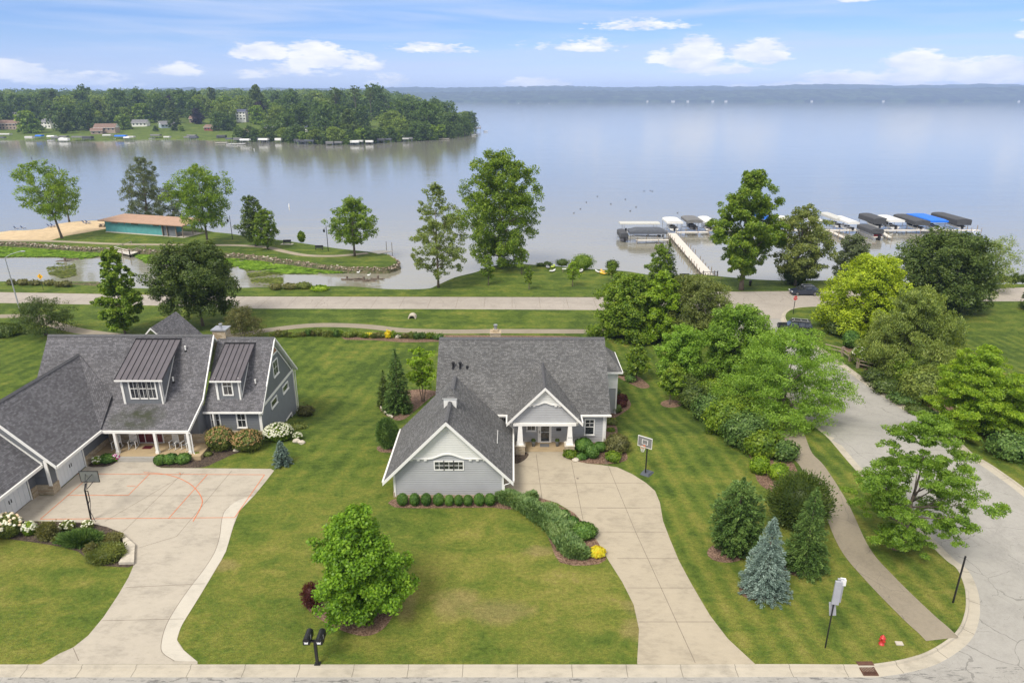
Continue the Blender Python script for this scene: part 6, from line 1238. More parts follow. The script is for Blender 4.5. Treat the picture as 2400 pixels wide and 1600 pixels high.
for i, (l, s) in enumerate(spots):
    if i == 0: rk.location = l; rk['label'] = s
    else: copy_tree(rk, l, [0, .15, -.2, -.3][i], label=s)
# ---- stop sign
p = G(*px('C', 1079, 907)); zz = zt(p[1]); t = thing('stop_sign', 'red stop sign on a dark post at the junction kerb', 'stop sign', (p[0], p[1], zz), None, .05)
mb = MB(); mb.box(-.04, .04, -.03, .03, -.1, 2.3); prt(mb, 'post', M['darkmetal'], t)
oc = [(.40 * math.cos(PI / 8 + k * PI / 4), .40 * math.sin(PI / 8 + k * PI / 4)) for k in range(8)]; mb = MB(); mb.prism([(a, -.045, 2.6 + b) for a, b in oc], (0, .014, 0)); pl = prt(mb, 'sign_panel', M['trim'], t); mb = MB(); mb.prism([(a * .91, -.052, 2.6 + b * .91) for a, b in oc], (0, .006, 0)); o = prt(mb, 'red_face', M['stopred'], t); o.parent = pl
o = digits(None, 'STOP', 0, -.054, 2.6, .34, M['trim'], 'lettering', ext=.003); o.parent = pl
# ---- rail fence east of the road
fp = [G(*px('S', x, y)) for x, y in ((345, 345), (430, 405), (515, 478))]; fp = [(fp[0][0] - 1.6, fp[0][1] + 1.7)] + fp + [(fp[2][0] + 1.3, fp[2][1] - 1.2)]
t = thing('rail_fence', 'weathered grey split rail fence with thick posts along the road', 'fence', (fp[2][0], fp[2][1], zt(fp[2][1])))
for q in fp[1:4]: mb = MB(); mb.box(q[0] - .14, q[0] + .14, q[1] - .14, q[1] + .14, zt(q[1]) - .3, zt(q[1]) + 1.25); mb.build('post', M['post'], t)
for a, b in zip(fp, fp[1:]):
    for z in (.55, 1.0): mb = MB(); mb.tube([(a[0], a[1] + .02, zt(a[1]) + z), (b[0], b[1] + .02, zt(b[1]) + z)], .085, 6); mb.build('rail', M['post'], t)
# ---- street lamp, yellow sign, park lamps
p = G(48, 731); zz = zt(p[1]); t = thing('street_lamp', 'tall pale street lamp with curved arm at the left edge by the lake road', 'street lamp', (p[0], p[1], zz))
top = YP(*px('P', 100, 585), p[1])[1] - zz; mb = MB(); mb.tube([(0, 0, 0), (-.3, 0, top)], [.11, .07], 8); prt(mb, 'pole', M['signback'], t); mb = MB(); mb.tube([(-.3, 0, top), (.5, .2, top + .5), (1.9, .6, top + .9)], .04, 6); prt(mb, 'arm', M['signback'], t); mb = MB(); mb.ball((2.2, .7, top + .88), (.42, .16, .09)); prt(mb, 'lamp_head', M['signback'], t)
p = G(*px('P', 478, 940)); zz = zt(p[1]); t = thing('warning_sign', 'yellow diamond warning sign with black walking figure at the lagoon', 'sign', (p[0], p[1], zz)); mb = MB(); mb.box(-.03, .03, -.02, .02, 0, 2.1); prt(mb, 'post', M['darkmetal'], t)
mb = MB(); mb.prism([(0, -.04, 1.95), (.52, -.04, 2.47), (0, -.04, 2.99), (-.52, -.04, 2.47)], (0, .015, 0)); sp = prt(mb, 'sign_panel', M['yellow'], t)
mb = MB(); mb.ball((0.02, -.052, 2.74), (.07, .004, .07), 0, 8, 6); mb.prism([(-.05, -.05, 2.64), (.07, -.05, 2.64), (.08, -.05, 2.42), (.16, -.05, 2.2), (.09, -.05, 2.18), (.01, -.05, 2.36), (-.1, -.05, 2.18), (-.16, -.05, 2.21), (-.05, -.05, 2.42)], (0, .008, 0)); o = prt(mb, 'walking_figure', M['black'], t); o.parent = sp
for (a, b, c, l) in ((232, 415, 130, 'black park lamp post left of the conical trees on the point'), (1378, 555, 245, 'black park lamp post right of the park bench near the point tip')):
    p = G(*px('Q', a, b)); zz = zt(p[1]); h = YP(*px('Q', a, c), p[1])[1] - zz; t = thing('park_lamp', l, 'lamp post', (p[0], p[1], zz)); mb = MB(); mb.tube([(0, 0, 0), (0, 0, h)], [.09, .06], 8); prt(mb, 'pole', M['black'], t)
    mb = MB(); mb.tube([(0, 0, h - .75), (-.3, 0, h - .6), (-.55, 0, h - .8)], .03, 6); prt(mb, 'arm', M['black'], t); mb = MB(); mb.lathe([(.05, 0), (.22, -.18), (.24, -.5), (.1, -.75), (.03, -.8)], (-.55, 0, h - .8), 10); prt(mb, 'lamp_head', M['black'], t)
p = G(*px('P', 1663, 965)); zz = zt(p[1]); t = thing('marker_post', 'short dark marker post on the verge below the white gull', 'post', (p[0], p[1], zz)); mb = MB(); mb.box(-.03, .03, -.02, .02, 0, 1.1); prt(mb, 'post', M['darkmetal'], t); mb = MB(); mb.box(-.16, .16, -.05, -.02, 1.0, 1.35); prt(mb, 'sign_panel', M['black'], t)
p = G(*px('M', 1335, 795)); zz = zt(p[1]); t = thing('marker_post', 'dark round topped waste post on the shore right of the tall tree', 'post', (p[0], p[1], zz)); mb = MB(); mb.lathe([(.22, 0), (.24, .7), (.26, .75), (.2, .95), (.05, 1.05)], n=12); prt(mb, 'bin_body', M['darkmetal'], t)
# ---- benches, beach chairs, table
def bench(label, loc, rz=0):
    t = thing('park_bench', label, 'bench', loc, None, rz); mb = MB(); mb.box(-.9, .9, -.22, .22, .4, .46); prt(mb, 'seat', M['darkmetal'], t); mb = MB(); mb.box(-.9, .9, .22, .28, .5, .95); prt(mb, 'backrest', M['darkmetal'], t)
    for s in (-.75, .75): mb = MB(); mb.box(s - .04, s + .04, -.2, .25, 0, .4); prt(mb, 'leg', M['darkmetal'], t)
p = at('Q', 885, 470); bench('dark park bench on a pale slab right of the conical trees', p, .1); mb = MB(); mb.box(p[0] - 1.4, p[0] + 1.4, p[1] - .8, p[1] + .6, p[2], p[2] + .05); tag(mb.build('bench_pad', M['edging']), kind='structure')
p = at('Q', 1268, 538); bench('dark park bench just left of the lamp post near the point tip', p)
p = at('M', 690, 728); bench('dark bench on the lakeside lawn left of the pier', p)
def chair(label, loc, rz): 
    t = thing('beach_chair', label, 'beach chair', loc, 'beach chairs on the sand', rz); mb = MB(); mb.prism([(-.33, -.5, .32), (.33, -.5, .32), (.33, .1, .25), (-.33, .1, .25)], (0, 0, .05)); prt(mb, 'seat', M['blue_seat'], t); mb = MB(); mb.prism([(-.33, .1, .26), (.33, .1, .26), (.33, .55, 1.0), (-.33, .55, 1.0)], (0, .05, 0)); prt(mb, 'backrest', M['blue_seat'], t); mb = MB()
    for s in (-.37, .37): mb = MB(); mb.box(s - .04, s + .04, -.55, .45, .42, .48); mb.box(s - .03, s + .03, -.5, -.42, 0, .42); mb.box(s - .03, s + .03, .3, .38, 0, .42); prt(mb, 'side_frame', M['trim'], t)
for x, y, l in ((187, 275, 'left blue and white beach chair of the pair at the left edge'), (262, 272, 'right blue and white beach chair of the pair at the left edge'), (552, 250, 'blue and white beach chair just left of the leaning tree'), (592, 246, 'beach chair hidden behind the leaning tree trunk'), (938, 212, 'left beach chair of the pair near the beach building'), (975, 210, 'right beach chair of the pair near the beach building')): chair(l, at('P', x, y), 2.6)
t = thing('picnic_table', 'dark picnic table on the sand at the left end of the beach building', 'picnic table', at('P', 1135, 242)); mb = MB(); mb.box(-.9, .9, -.4, .4, .7, .76); prt(mb, 'tabletop', M['post'], t)
for s in (-.7, .7): mb = MB(); mb.box(-.9, .9, s - .13, s + .13, .42, .46); prt(mb, 'bench_seat', M['post'], t)
for s in (-.6, .6): mb = MB(); mb.box(s - .05, s + .05, -.7, .7, .0, .42); mb.box(s - .04, s + .04, -.3, .3, .42, .7); prt(mb, 'leg', M['post'], t)
# ---- beach building
A_, B_, C_2, D_2 = [G(*px('P', x, y)) for x, y in ((1174, 300), (1790, 347), (2032, 362), (2190, 316))]
ang = math.atan2(C_2[1] - A_[1], C_2[0] - A_[0]); Ls = math.hypot(C_2[0] - A_[0], C_2[1] - A_[1]); Lb = math.hypot(B_[0] - A_[0], B_[1] - A_[1]); dp = 6.5
t = thing('beach_building', 'long low teal beach building with flat tan roof and open porch at the right end', 'building', (A_[0], A_[1], -2), None, ang); Hh = 2.75
mb = MB(); mb.box(0, Lb, 0, dp, -.1, Hh); w_ = prt(mb, 'wall', M['teal'], t)
mb = MB(); mb.box(Lb + .02, Ls - 2.3, .25, .4, -.1, Hh); prt(mb, 'screen_wall', M['dark_siding'], t)
mb = MB(); mb.prism([(-1.2, -.9, Hh + .1), (Ls + .8, -.9, Hh + .1), (Ls + .8, dp + 1, Hh + .45), (-1.2, dp + 1, Hh + .45)], (0, 0, .22)); prt(mb, 'roof', M['tanroof'], t)
mb = MB(); mb.box(-.1, Ls + .3, -.25, dp, -.2, .06); prt(mb, 'slab', M['edging'], t)
mb = MB(); mb.box(.02, Lb, -.03, -.005, -.02, .22); prt(mb, 'plinth', M['edging'], t)
for x, y in ((Lb + 1.5, 0), (Ls - 2.2, 0), (Ls - .2, 0), (Ls - .2, dp * .5), (Ls - .2, dp - .2), (Ls - 2.2, dp - .2), (Lb + .06, -.01)): mb = MB(); mb.box(x - .1, x + .1, y - .1, y + .1, 0.06, Hh + .12); prt(mb, 'post', M['post'], t)
for x0, x1 in ((2.2, 4.2), (6.1, 6.6), (8.4, 10.5), (Lb - 2.6, Lb - .7)): mb = MB(); mb.box(x0, x1, -.03, -.002, Hh - .42, Hh - .12); prt(mb, 'vent_window', M['glass'], t)
mb = MB(); mb.box(5.6, 6.4, -.025, -.002, .23, 2.1); d = prt(mb, 'door', M['teal'], t); m2 = MB(); m2.box(6.2, 6.26, -.06, -.026, 1, 1.1); o = prt(m2, 'handle', M['black'], t); o.parent = d
# ---- lagoon deck
q = [G(*px('P', x, y), -2.5) for x, y in ((1262, 505), (1432, 548), (1605, 490), (1455, 448))]; t = thing('viewing_deck', 'pale wooden viewing deck with railings over the lagoon lily pads', 'deck', (q[0][0], q[0][1], LAKE))
mb = MB(); mb.prism([(a, b, -2.65) for a, b in q], (0, 0, .15)); mb.build('deck_floor', M['deck'], t)
for a, b in ((q[0], q[1]), (q[1], q[2]), (q[0], q[3])):
    mb = MB()
    for z in (-2.1, -1.65): mb.prism([(a[0], a[1] - .04, z), (b[0], b[1] - .04, z), (b[0], b[1] + .04, z), (a[0], a[1] + .04, z)], (0, 0, .12))
    mb.build('railing', M['deck'], t); n = 3
    for k in range(n): f = k / (n - 1); x, y = a[0] + (b[0] - a[0]) * f, a[1] + (b[1] - a[1]) * f; mb = MB(); mb.box(x - .08, x + .08, y - .08, y + .08, LAKE - .5, -1.5); mb.build('post', M['post'], t)
# small boardwalk with tall posts at the tip
q = [G(*px('Q', x, y), -1.9) for x, y in ((1860, 560), (1985, 585), (2150, 552), (1990, 545))]; t = thing('boardwalk', 'small curved boardwalk with two tall posts at the tip of the park point', 'boardwalk', (q[0][0], q[0][1], -2)); mb = MB(); mb.prism([(a, b, -2.05) for a, b in q], (0, 0, .15)); mb.build('deck_floor', M['deck'], t)
for x, y, c in ((2080, 600, 440), (2146, 610, 450)): p = G(*px('Q', x, y), LAKE); h = YP(*px('Q', x, c), p[1])[1]; mb = MB(); mb.tube([(p[0], p[1], LAKE - .4), (p[0], p[1], h)], .07, 6); mb.build('post', M['post'], t)
# driftwood in the lagoon
def logs(label, pts, seed, big=.16):
    rnd = random.Random(seed); c = pts[0]; mb = MB()
    for a in pts:
        for _ in range(3): th_ = rnd.uniform(-.35, .35); l = rnd.uniform(.7, 2.); mb.tube([(a[0] - l * math.cos(th_), a[1] - l * math.sin(th_), LAKE + rnd.uniform(-.05, .1)), (a[0] + l * math.cos(th_), a[1] + l * math.sin(th_), LAKE + rnd.uniform(.0, .35))], [big, big * .5], 6)
    for a in pts[::2]: mb.tube([(a[0], a[1], LAKE - .2), (a[0] + .1, a[1], LAKE + .75)], [.28, .2], 7)
    tag(mb.build('driftwood', M['bark'], None, (c[0], c[1], LAKE)), label, 'driftwood')
logs('pile of dark logs and stumps lying in the lagoon near the lakeside lawn', [G(*px('Q', x, y), LAKE) for x, y in ((1600, 900), (1700, 895), (1800, 905), (1880, 915), (1970, 890))], 4)
logs('dark stump with a floating branch in the left lagoon', [G(*px('P', x, y), LAKE) for x, y in ((715, 620), (800, 600))], 6, .1)
def bird(label, p, mat, cat, s=1., group=None):
    mb = MB(); mb.ball((p[0], p[1], p[2] + .1 * s), (.26 * s, .14 * s, .12 * s), 0, 8, 6); mb.tube([(p[0] + .18 * s, p[1], p[2] + .12 * s), (p[0] + .25 * s, p[1], p[2] + .32 * s)], .05 * s, 5); mb.ball((p[0] + .27 * s, p[1], p[2] + .35 * s), .075 * s, 0, 6, 5); tag(mb.build(cat, M[mat], None, p), label, cat, group)
for i, (x, y) in enumerate([(1710, 886), (1897, 905), (1800, 937), (1597, 970), (1553, 997), (1930, 983), (1968, 957), (2022, 851), (2063, 848), (2078, 852), (2246, 996), (1636, 925)]): p = G(*px('B', x, y), LAKE); bird('small dark duck floating on the open lake left of the docks', (p[0], p[1], LAKE), 'black', 'duck', .85, 'ducks floating on the open lake')
for i, (x, y, l) in enumerate([(1660, 890, 'gull'), (1740, 860, ''), (1865, 895, '')]): 
    if i: p = G(*px('Q', x, y), LAKE); bird(['', 'white gull on the left of the log pile in the lagoon', 'white gull on the right of the log pile in the lagoon'][i], (p[0], p[1], LAKE + .75), 'white', 'gull', 1.2)
for x, y, l in ((213, 635, 'dark swimming buoy farthest left off the beach'), (396, 700, 'dark swimming buoy right of the leftmost one off the beach'), (1932, 955, 'pale marker buoy offshore of the conical park trees'), (1698, 575, 'tiny white buoy near the far shore docks')):
    p = G(*px('A', x, y), LAKE); mb = MB(); mb.lathe([(.18, -.2), (.2, .1), (.12, .9), (.05, 1.1)], (p[0], p[1], LAKE), 8); tag(mb.build('buoy', M['darkmetal'] if 'dark' in l else M['white'], None, (p[0], p[1], LAKE)), l, 'buoy')
# culvert
p = at('K', 1970, 36); t = thing('culvert_pipe', 'pale concrete culvert opening in the grass strip below the lake road', 'culvert', p); mb = MB(); n = 12
for k in range(n): a0, a1 = PI * k / n, PI * (k + 1) / n; mb.prism([(.62 * math.cos(a0), 0, .62 * math.sin(a0)), (.62 * math.cos(a1), 0, .62 * math.sin(a1)), (.45 * math.cos(a1), 0, .45 * math.sin(a1)), (.45 * math.cos(a0), 0, .45 * math.sin(a0))], (0, 1.2, 0))
prt(mb, 'rim', M['paleRock'], t); mb = MB(); mb.prism([(.45 * math.cos(PI * k / n), .2, .45 * math.sin(PI * k / n)) for k in range(n + 1)], (0, .9, 0)); prt(mb, 'opening', M['black'], t)
# ---- kayaks on the lakeside lawn
def kayak(name, label, x, y, mat, rz, L=2.7, W=.78, z=.25, cat='kayak'):
    p0 = (1240 + x / 9.8, 580 + y / 9.8); g = G(*p0); t = thing(name, label, cat, (g[0], g[1], zt(g[1])), None, rz); mb = MB(); n = 10; rings = []
    for i in range(n + 1):
        u = -1 + 2 * i / n; w = W / 2 * max(.04, (1 - abs(u) ** 2.4)) ; r = [(w * math.cos(a), u * L / 2, z + .16 * abs(u) ** 3 + .17 * math.sin(a) * (.4 + .6 * (1 - u * u))) for a in [2 * PI * k / 10 for k in range(10)]]; rings.append(r)
    vs = [q for r in rings for q in r]; fs = [(i * 10 + k, i * 10 + (k + 1) % 10, (i + 1) * 10 + (k + 1) % 10, (i + 1) * 10 + k) for i in range(n) for k in range(10)]; mb.faces(vs, fs + [tuple(range(10))[::-1], tuple(range(n * 10, n * 10 + 10))]); prt(mb, 'hull', M[mat], t, True)
    mb = MB(); mb.ball((0, -.1, z + .15), (.2, .42, .05), 0, 12, 5); prt(mb, 'cockpit', M['canvasgry'], t)
kayak('kayak', 'light grey kayak left of the lime one on the lakeside lawn', 430, 470, 'signback', .1); kayak('kayak', 'lime yellow kayak on the lakeside lawn', 548, 460, 'lime', -.25); kayak('kayak', 'pinkish white kayak below the lime one', 535, 560, 'white', -.7, 2.0)
kayak('kayak', 'white kayak at the foot of the large round lakeside shrub', 1190, 560, 'white', -.3); kayak('kayak', 'white kayak left of the golden ones', 1590, 580, 'white', .5, 2.2, .6); kayak('kayak', 'upper golden yellow kayak on the lakeside lawn', 1690, 570, 'goldhull', .2, 2.2); kayak('kayak', 'lower golden yellow kayak on the lakeside lawn', 1715, 620, 'goldhull', .9, 2.0)
g = G(1240 + 830 / 9.8, 580 + 560 / 9.8); t = thing('boat_rack', 'small white topped rack between the lime kayak and the young tree', 'rack', (g[0], g[1], zt(g[1]))); mb = MB(); mb.box(-.6, .6, -.2, .2, .55, .66); prt(mb, 'top', M['trim'], t)
for s in (-.45, .45): mb = MB(); mb.box(s - .04, s + .04, -.15, .15, 0, .55); prt(mb, 'leg', M['post'], t)
# ---- vehicles
def vehicle(name, label, cat, loc, rz, prof, cabin, W, paint, wheels, wr, roofrack=False, cabw=.82, open_bed=None):
    """local: length along X (front at -X), prof = lower body outline (x,z), cabin = greenhouse outline"""
    t = thing(name, label, cat, loc, None, rz); hw = W / 2; mb = MB(); n = len(prof)
    def loft(sections, m=0):
        vs = [q for s in sections for q in s]; k = len(sections[0]); fs = [(i * k + j, i * k + (j + 1) % k, (i + 1) * k + (j + 1) % k, (i + 1) * k + j) for i in range(len(sections) - 1) for j in range(k)]; return vs, fs + [tuple(range(k))[::-1], tuple(range((len(sections) - 1) * k, len(sections) * k))]
    sec = lambda P, y, s, zc: [(a * (s if abs(a) > 1.9 else 1), y, zc + (b - zc) * s) for a, b in P]
    v, f = loft([sec(prof, -hw, .965, .55), sec(prof, -hw * .93, 1, .55), sec(prof, hw * .93, 1, .55), sec(prof, hw, .965, .55)]); mb.faces(v, f); body = prt(mb, 'body', M[paint], t, False)
    mb = MB(); b0 = cabin; v, f = loft([[(a, -hw * (.93 if z_ < cabin[0][1] + .05 else cabw), z_) for a, z_ in b0], [(a, hw * (.93 if z_ < cabin[0][1] + .05 else cabw), z_) for a, z_ in b0]]); mb.faces(v, f); prt(mb, 'windows', M['glass'], t)
    top = [q for q in cabin if q[1] > cabin[0][1] + .1]; x0, x1 = min(q[0] for q in top), max(q[0] for q in top); zt2 = max(q[1] for q in top); mb = MB(); mb.box(x0 - .02, x1 + .04, -hw * cabw - .01, hw * cabw + .01, zt2 - .02, zt2 + .05); prt(mb, 'roof', M[paint], t)
    mb = MB(); xs_ = [x0 + (x1 - x0) * .36, x0 + (x1 - x0) * .72]
    for x in xs_:
        for s in (-1, 1): mb.prism([(x - .04, s * hw * .94, cabin[0][1]), (x + .04, s * hw * .94, cabin[0][1]), (x + .04, s * hw * cabw * 1.01, zt2), (x - .04, s * hw * cabw * 1.01, zt2)], (0, s * .015, 0))
    prt(mb, 'pillars', M[paint], t)
    for x in wheels:
        for s in (-1, 1):
            mb = MB(); mb.tube([(x, s * (hw - .2), wr), (x, s * (hw + .01), wr)], wr, 18); w = prt(mb, 'wheel', M['tyre'], t); m2 = MB(); m2.tube([(x, s * (hw + .0), wr), (x, s * (hw + .025), wr)], wr * .6, 12); o = prt(m2, 'rim', M['rim'], t); o.parent = w
    xf = min(q[0] for q in prof); xb = max(q[0] for q in prof)
    for s in (-1, 1): mb = MB(); mb.box(xf - .01, xf + .22, s * hw * .72 - .2, s * hw * .72 + .2, .62, .76); prt(mb, 'headlight', M['white'], t)
    for s in (-1, 1): mb = MB(); mb.box(xb - .1, xb + .01, s * hw * .8 - .1, s * hw * .8 + .1, .75, .95); prt(mb, 'tail_light', M['red'], t)
    if roofrack:
        for s in (-1, 1): mb = MB(); mb.tube([(x0 + .1, s * hw * .62, zt2 + .07), (x0 + .3, s * hw * .62, zt2 + .15), (x1 - .3, s * hw * .62, zt2 + .15), (x1 - .1, s * hw * .62, zt2 + .07)], .025, 6); prt(mb, 'roof_rail', M['alu'], t)
        if roofrack == 2:
            for f_ in (.15, .5, .85): mb = MB(); xx = x0 + (x1 - x0) * f_; mb.box(xx - .04, xx + .04, -hw * .62, hw * .62, zt2 + .15, zt2 + .19); prt(mb, 'cross_bar', M['alu'], t)
    return t
wag = [(-2.35, .35), (-2.42, .6), (-2.3, .78), (-1.2, .98), (2.3, 1.02), (2.42, .8), (2.4, .4), (2.1, .28), (-2.1, .25)]; wagc = [(-1.35, .97), (-.55, 1.42), (.1, 1.5), (1.5, 1.5), (2.3, 1.0)]
p = G(1890, 692); vehicle('station_wagon', 'dark blue grey station wagon on the lake road behind the stop sign', 'car', (p[0], p[1] + 1, zt(p[1]) - .11), -.02, wag, wagc, 1.85, 'navy', (-1.5, 1.45), .34, 1)
tr_ = [(-2.4, .5), (-2.45, .8), (-2.3, 1.05), (-1.1, 1.18), (2.3, 1.18), (2.4, .9), (2.38, .5), (2.0, .42), (-2.1, .42)]; trc = [(-1.15, 1.15), (-.65, 1.72), (.0, 1.8), (1.9, 1.8), (2.25, 1.18)]
p = G(1862, 777); vehicle('suv', 'black off road vehicle with silver roof rack, half hidden at the road junction', 'car', (p[0], p[1], zt(p[1]) - .11), -.28, tr_, trc, 1.9, 'carblk', (-1.5, 1.45), .42, 2)
DK = -2.35
def plank_pier(name, label, segs, posts=True):
    c = segs[0][0]; t = thing(name, label, 'pier', (c[0], c[1], LAKE)); rnd = random.Random(1)
    for (a, b, w_) in segs:
        dx, dy = b[0] - a[0], b[1] - a[1]; l = math.hypot(dx, dy); nx, ny = -dy / l * w_ / 2, dx / l * w_ / 2; mb = MB(); n = max(1, int(l / 1.2))
        for k in range(n):
            f0, f1 = k / n, (k + 1) / n - .02 / l; p0 = (a[0] + dx * f0, a[1] + dy * f0); p1 = (a[0] + dx * f1, a[1] + dy * f1)
            mb.prism([(p0[0] - nx, p0[1] - ny, DK - .09), (p1[0] - nx, p1[1] - ny, DK - .09), (p1[0] + nx, p1[1] + ny, DK - .09), (p0[0] + nx, p0[1] + ny, DK - .09)], (0, 0, .09 + rnd.uniform(-.004, .004)))
        mb.build('deck', M['deck'], t)
        if posts:
            n = max(2, int(l / 2.6))
            for k in range(n + 1):
                for s in (-1, 1):
                    if rnd.random() < .12: continue
                    x, y = a[0] + dx * k / n + nx * 1.12 * s, a[1] + dy * k / n + ny * 1.12 * s; mb = MB(); mb.tube([(x, y, LAKE - .6), (x, y, DK + rnd.uniform(.35, .95))], .075, 6); mb.build('piling', M['post'], t)
    return t
gC = lambda x, y: G(*px('C', x, y), DK)
a0, a1 = gC(645, 728), gC(410, 462); yy = gC(1200, 445)[1]
plank_pier('pier', 'long pale wooden pier walkway running from the shore to the docks', [(a0, a1, 2.1)])
plank_pier('pier', 'short left cross pier beside the slate grey canopy', [(gC(215, 500), gC(392, 498), 1.3)])
plank_pier('pier', 'cross pier right of the walkway below the grey canopy', [(gC(432, 456), gC(610, 455), 1.3)])
plank_pier('pier', 'long outer cross pier lined with covered boat lifts', [((gC(610, 448)[0], yy), (gC(2095, 442)[0], yy), 1.5)])
plank_pier('pier', 'short finger pier near the middle of the outer pier', [(gC(1290, 452), gC(1368, 488), 1.0)]); plank_pier('pier', 'short finger pier right of the covered pontoon boat', [(gC(1570, 455), gC(1612, 485), 1.0)])
def boat(name, label, loc, rz, L=6.2, W=2.3, mat='white', group=None):
    t = thing(name, label, 'boat', loc, group, rz); mb = MB(); n = 8; rings = []
    for i in range(n + 1):
        u = i / n; w = W / 2 * (1 if u < .5 else math.cos((u - .5) * PI * .98) ** .6 + .02); dz = .25 * u * u
        rings.append([(-w, u * L, .75 + dz), (-w * .85, u * L, .25 + dz * 1.5), (0, u * L, .0 + dz * 2.2), (w * .85, u * L, .25 + dz * 1.5), (w, u * L, .75 + dz), (w * .7, u * L, .62 + dz), (-w * .7, u * L, .62 + dz)])
    k = 7; mb.faces([q for r in rings for q in r], [(i * k + j, i * k + (j + 1) % k, (i + 1) * k + (j + 1) % k, (i + 1) * k + j) for i in range(n) for j in range(k)] + [tuple(range(k))[::-1], tuple(range(n * k, n * k + k))]); prt(mb, 'hull', M[mat], t)
    mb = MB(); mb.prism([(-W * .36, L * .5, .75), (W * .36, L * .5, .75), (W * .28, L * .44, 1.2), (-W * .28, L * .44, 1.2)], (0, .03, 0)); prt(mb, 'windscreen', M['glass'], t)
    mb = MB(); mb.box(-W * .34, W * .34, .5, 1.1, .63, 1.0); prt(mb, 'seat', M['canvasgry'], t); mb = MB(); mb.box(-.2, .2, -.45, 0, .1, 1.15); prt(mb, 'motor', M['black'], t); return t
def lift(label, x0, x1, y0, y1, ze, mat, skirt=.45, rise=.35, hip=0., group=None, name='boat_lift', axis='y', par=None):
    """covered boat lift: arched canopy, legs, cradle (world coordinates)"""
    cx, cy = (x0 + x1) / 2, (y0 + y1) / 2; t = thing(name, label, 'boat lift', (cx, cy, LAKE), group); mb = MB(); n = 8; hw = (x1 - x0) / 2 if axis == 'y' else (y1 - y0) / 2; hl = (y1 - y0) / 2 if axis == 'y' else (x1 - x0) / 2
    def T(a, b, c): return (cx + a, cy + b, c) if axis == 'y' else (cx + b, cy - a, c)
    st = [(-1, .0), (-.86, .75), (.86, .75), (1, .0)] if hip else [(-1, 1.), (1, 1.)]
    rings = []
    for u, hgt in ([(-1, .0), (-1 + hip, 1.), (1 - hip, 1.), (1, 0.)] if hip else [(-1, 1.), (1, 1.)]):
        top = [T(-hw * math.cos(PI * k / n), u * hl, ze + rise * hgt * math.sin(PI * k / n) ** .8) for k in range(n + 1)]
        rings.append([T(-hw, u * hl, ze - skirt)] + top + [T(hw, u * hl, ze - skirt)])
    k = len(rings[0]); m_ = len(rings); mb.faces([q for r in rings for q in r], [(i * k + j, i * k + j + 1, (i + 1) * k + j + 1, (i + 1) * k + j) for i in range(m_ - 1) for j in range(k - 1)] + [tuple(range(k)), tuple(range((m_ - 1) * k, m_ * k))[::-1]])
    mb.build('canopy', M[mat], t)
    for a in (-.96, .96):
        for b in (-.8, .8): q = T(hw * a, hl * b, 0); mb = MB(); mb.box(q[0] - .05, q[0] + .05, q[1] - .05, q[1] + .05, LAKE - .6, ze - .02); mb.build('leg', M['alu'], t)
    mb = MB()
    for b in (-.5, .5): p0, p1 = T(-hw, hl * b - .06, LAKE + .35), T(hw, hl * b + .06, LAKE + .45); mb.box(min(p0[0], p1[0]), max(p0[0], p1[0]), min(p0[1], p1[1]), max(p0[1], p1[1]), LAKE + .35, LAKE + .45)
    mb.build('cradle', M['alu'], t); return t
def liftpx(label, xlf, vf, xrf, xlb, vb, mat, skirt, ze=-.35, boatm='white', blab=None, **kw):
    g0 = G(*px('C', xlf, vf), ze); g1 = G(*px('C', xrf, vf), ze); g2 = G(*px('C', xlb, vb), ze); y0, y1 = g0[1], g2[1]; y1 = min(max(y1, y0 + 6), y0 + 12); xl = g0[0]; xr = g1[0]; lift(label, xl, xr, y0, y1, ze, mat, skirt, **kw)
    boat('boat', blab or 'boat under the ' + label.replace(' boat lift', ''), ((xl + xr) / 2, y0 + .6, LAKE + .45), 0, min(6.5, y1 - y0 - .8), min(2.3, (xr - xl) * .8), boatm)
liftpx('charcoal canopy boat lift with deep skirt at the right end of the outer pier', 1985, 392, 2067, 1865, 352, 'canvasblk', 1.25); liftpx('bright blue canopy boat lift, the only strong blue one near the pier end', 1838, 394, 1938, 1743, 354, 'canvasblu', .45, hip=.25)
liftpx('charcoal canopy boat lift left of the bright blue one', 1755, 400, 1838, 1648, 362, 'canvasblk', .9); liftpx('white canopy boat lift between two charcoal ones', 1615, 394, 1697, 1540, 368, 'canvaswht', .4)
liftpx('charcoal canopy boat lift with deep skirt left of the right hand white one', 1530, 387, 1607, 1440, 357, 'canvasblk', 1.2); liftpx('white canopy boat lift behind the covered pontoon boat', 1388, 405, 1447, 1335, 372, 'canvaswht', .4)
liftpx('long off white canopy boat lift with open sides', 1318, 385, 1372, 1213, 352, 'canvasbei', .5); liftpx('white canopy boat lift right behind the yellowish shore tree', 1180, 392, 1245, 1135, 368, 'canvaswht', .4); liftpx('white canopy boat lift mostly hidden by the yellowish shore tree', 1035, 394, 1085, 1000, 372, 'canvaswht', .4)
liftpx('blue canopy boat lift glimpsed through the tall shore tree', 905, 378, 965, 880, 354, 'canvasblu', .4); liftpx('white canopy boat lift cut by the left side of the tall shore tree', 598, 403, 662, 588, 374, 'canvaswht', .4); liftpx('grey arched canopy boat lift right of the left white one', 496, 396, 582, 464, 371, 'canvasgry', .5, boatm='hull'); liftpx('white canopy boat lift at the head of the walkway', 386, 402, 474, 370, 379, 'canvaswht', .4)
g0, g1 = G(*px('C', 127, 410), -.3), G(*px('C', 345, 408), -.3); lift('long white slatted canopy boat lift at the far left of the docks', g0[0], g1[0], g0[1], g0[1] + 3.4, -.3, 'canvasbei', .25, .12, axis='x')
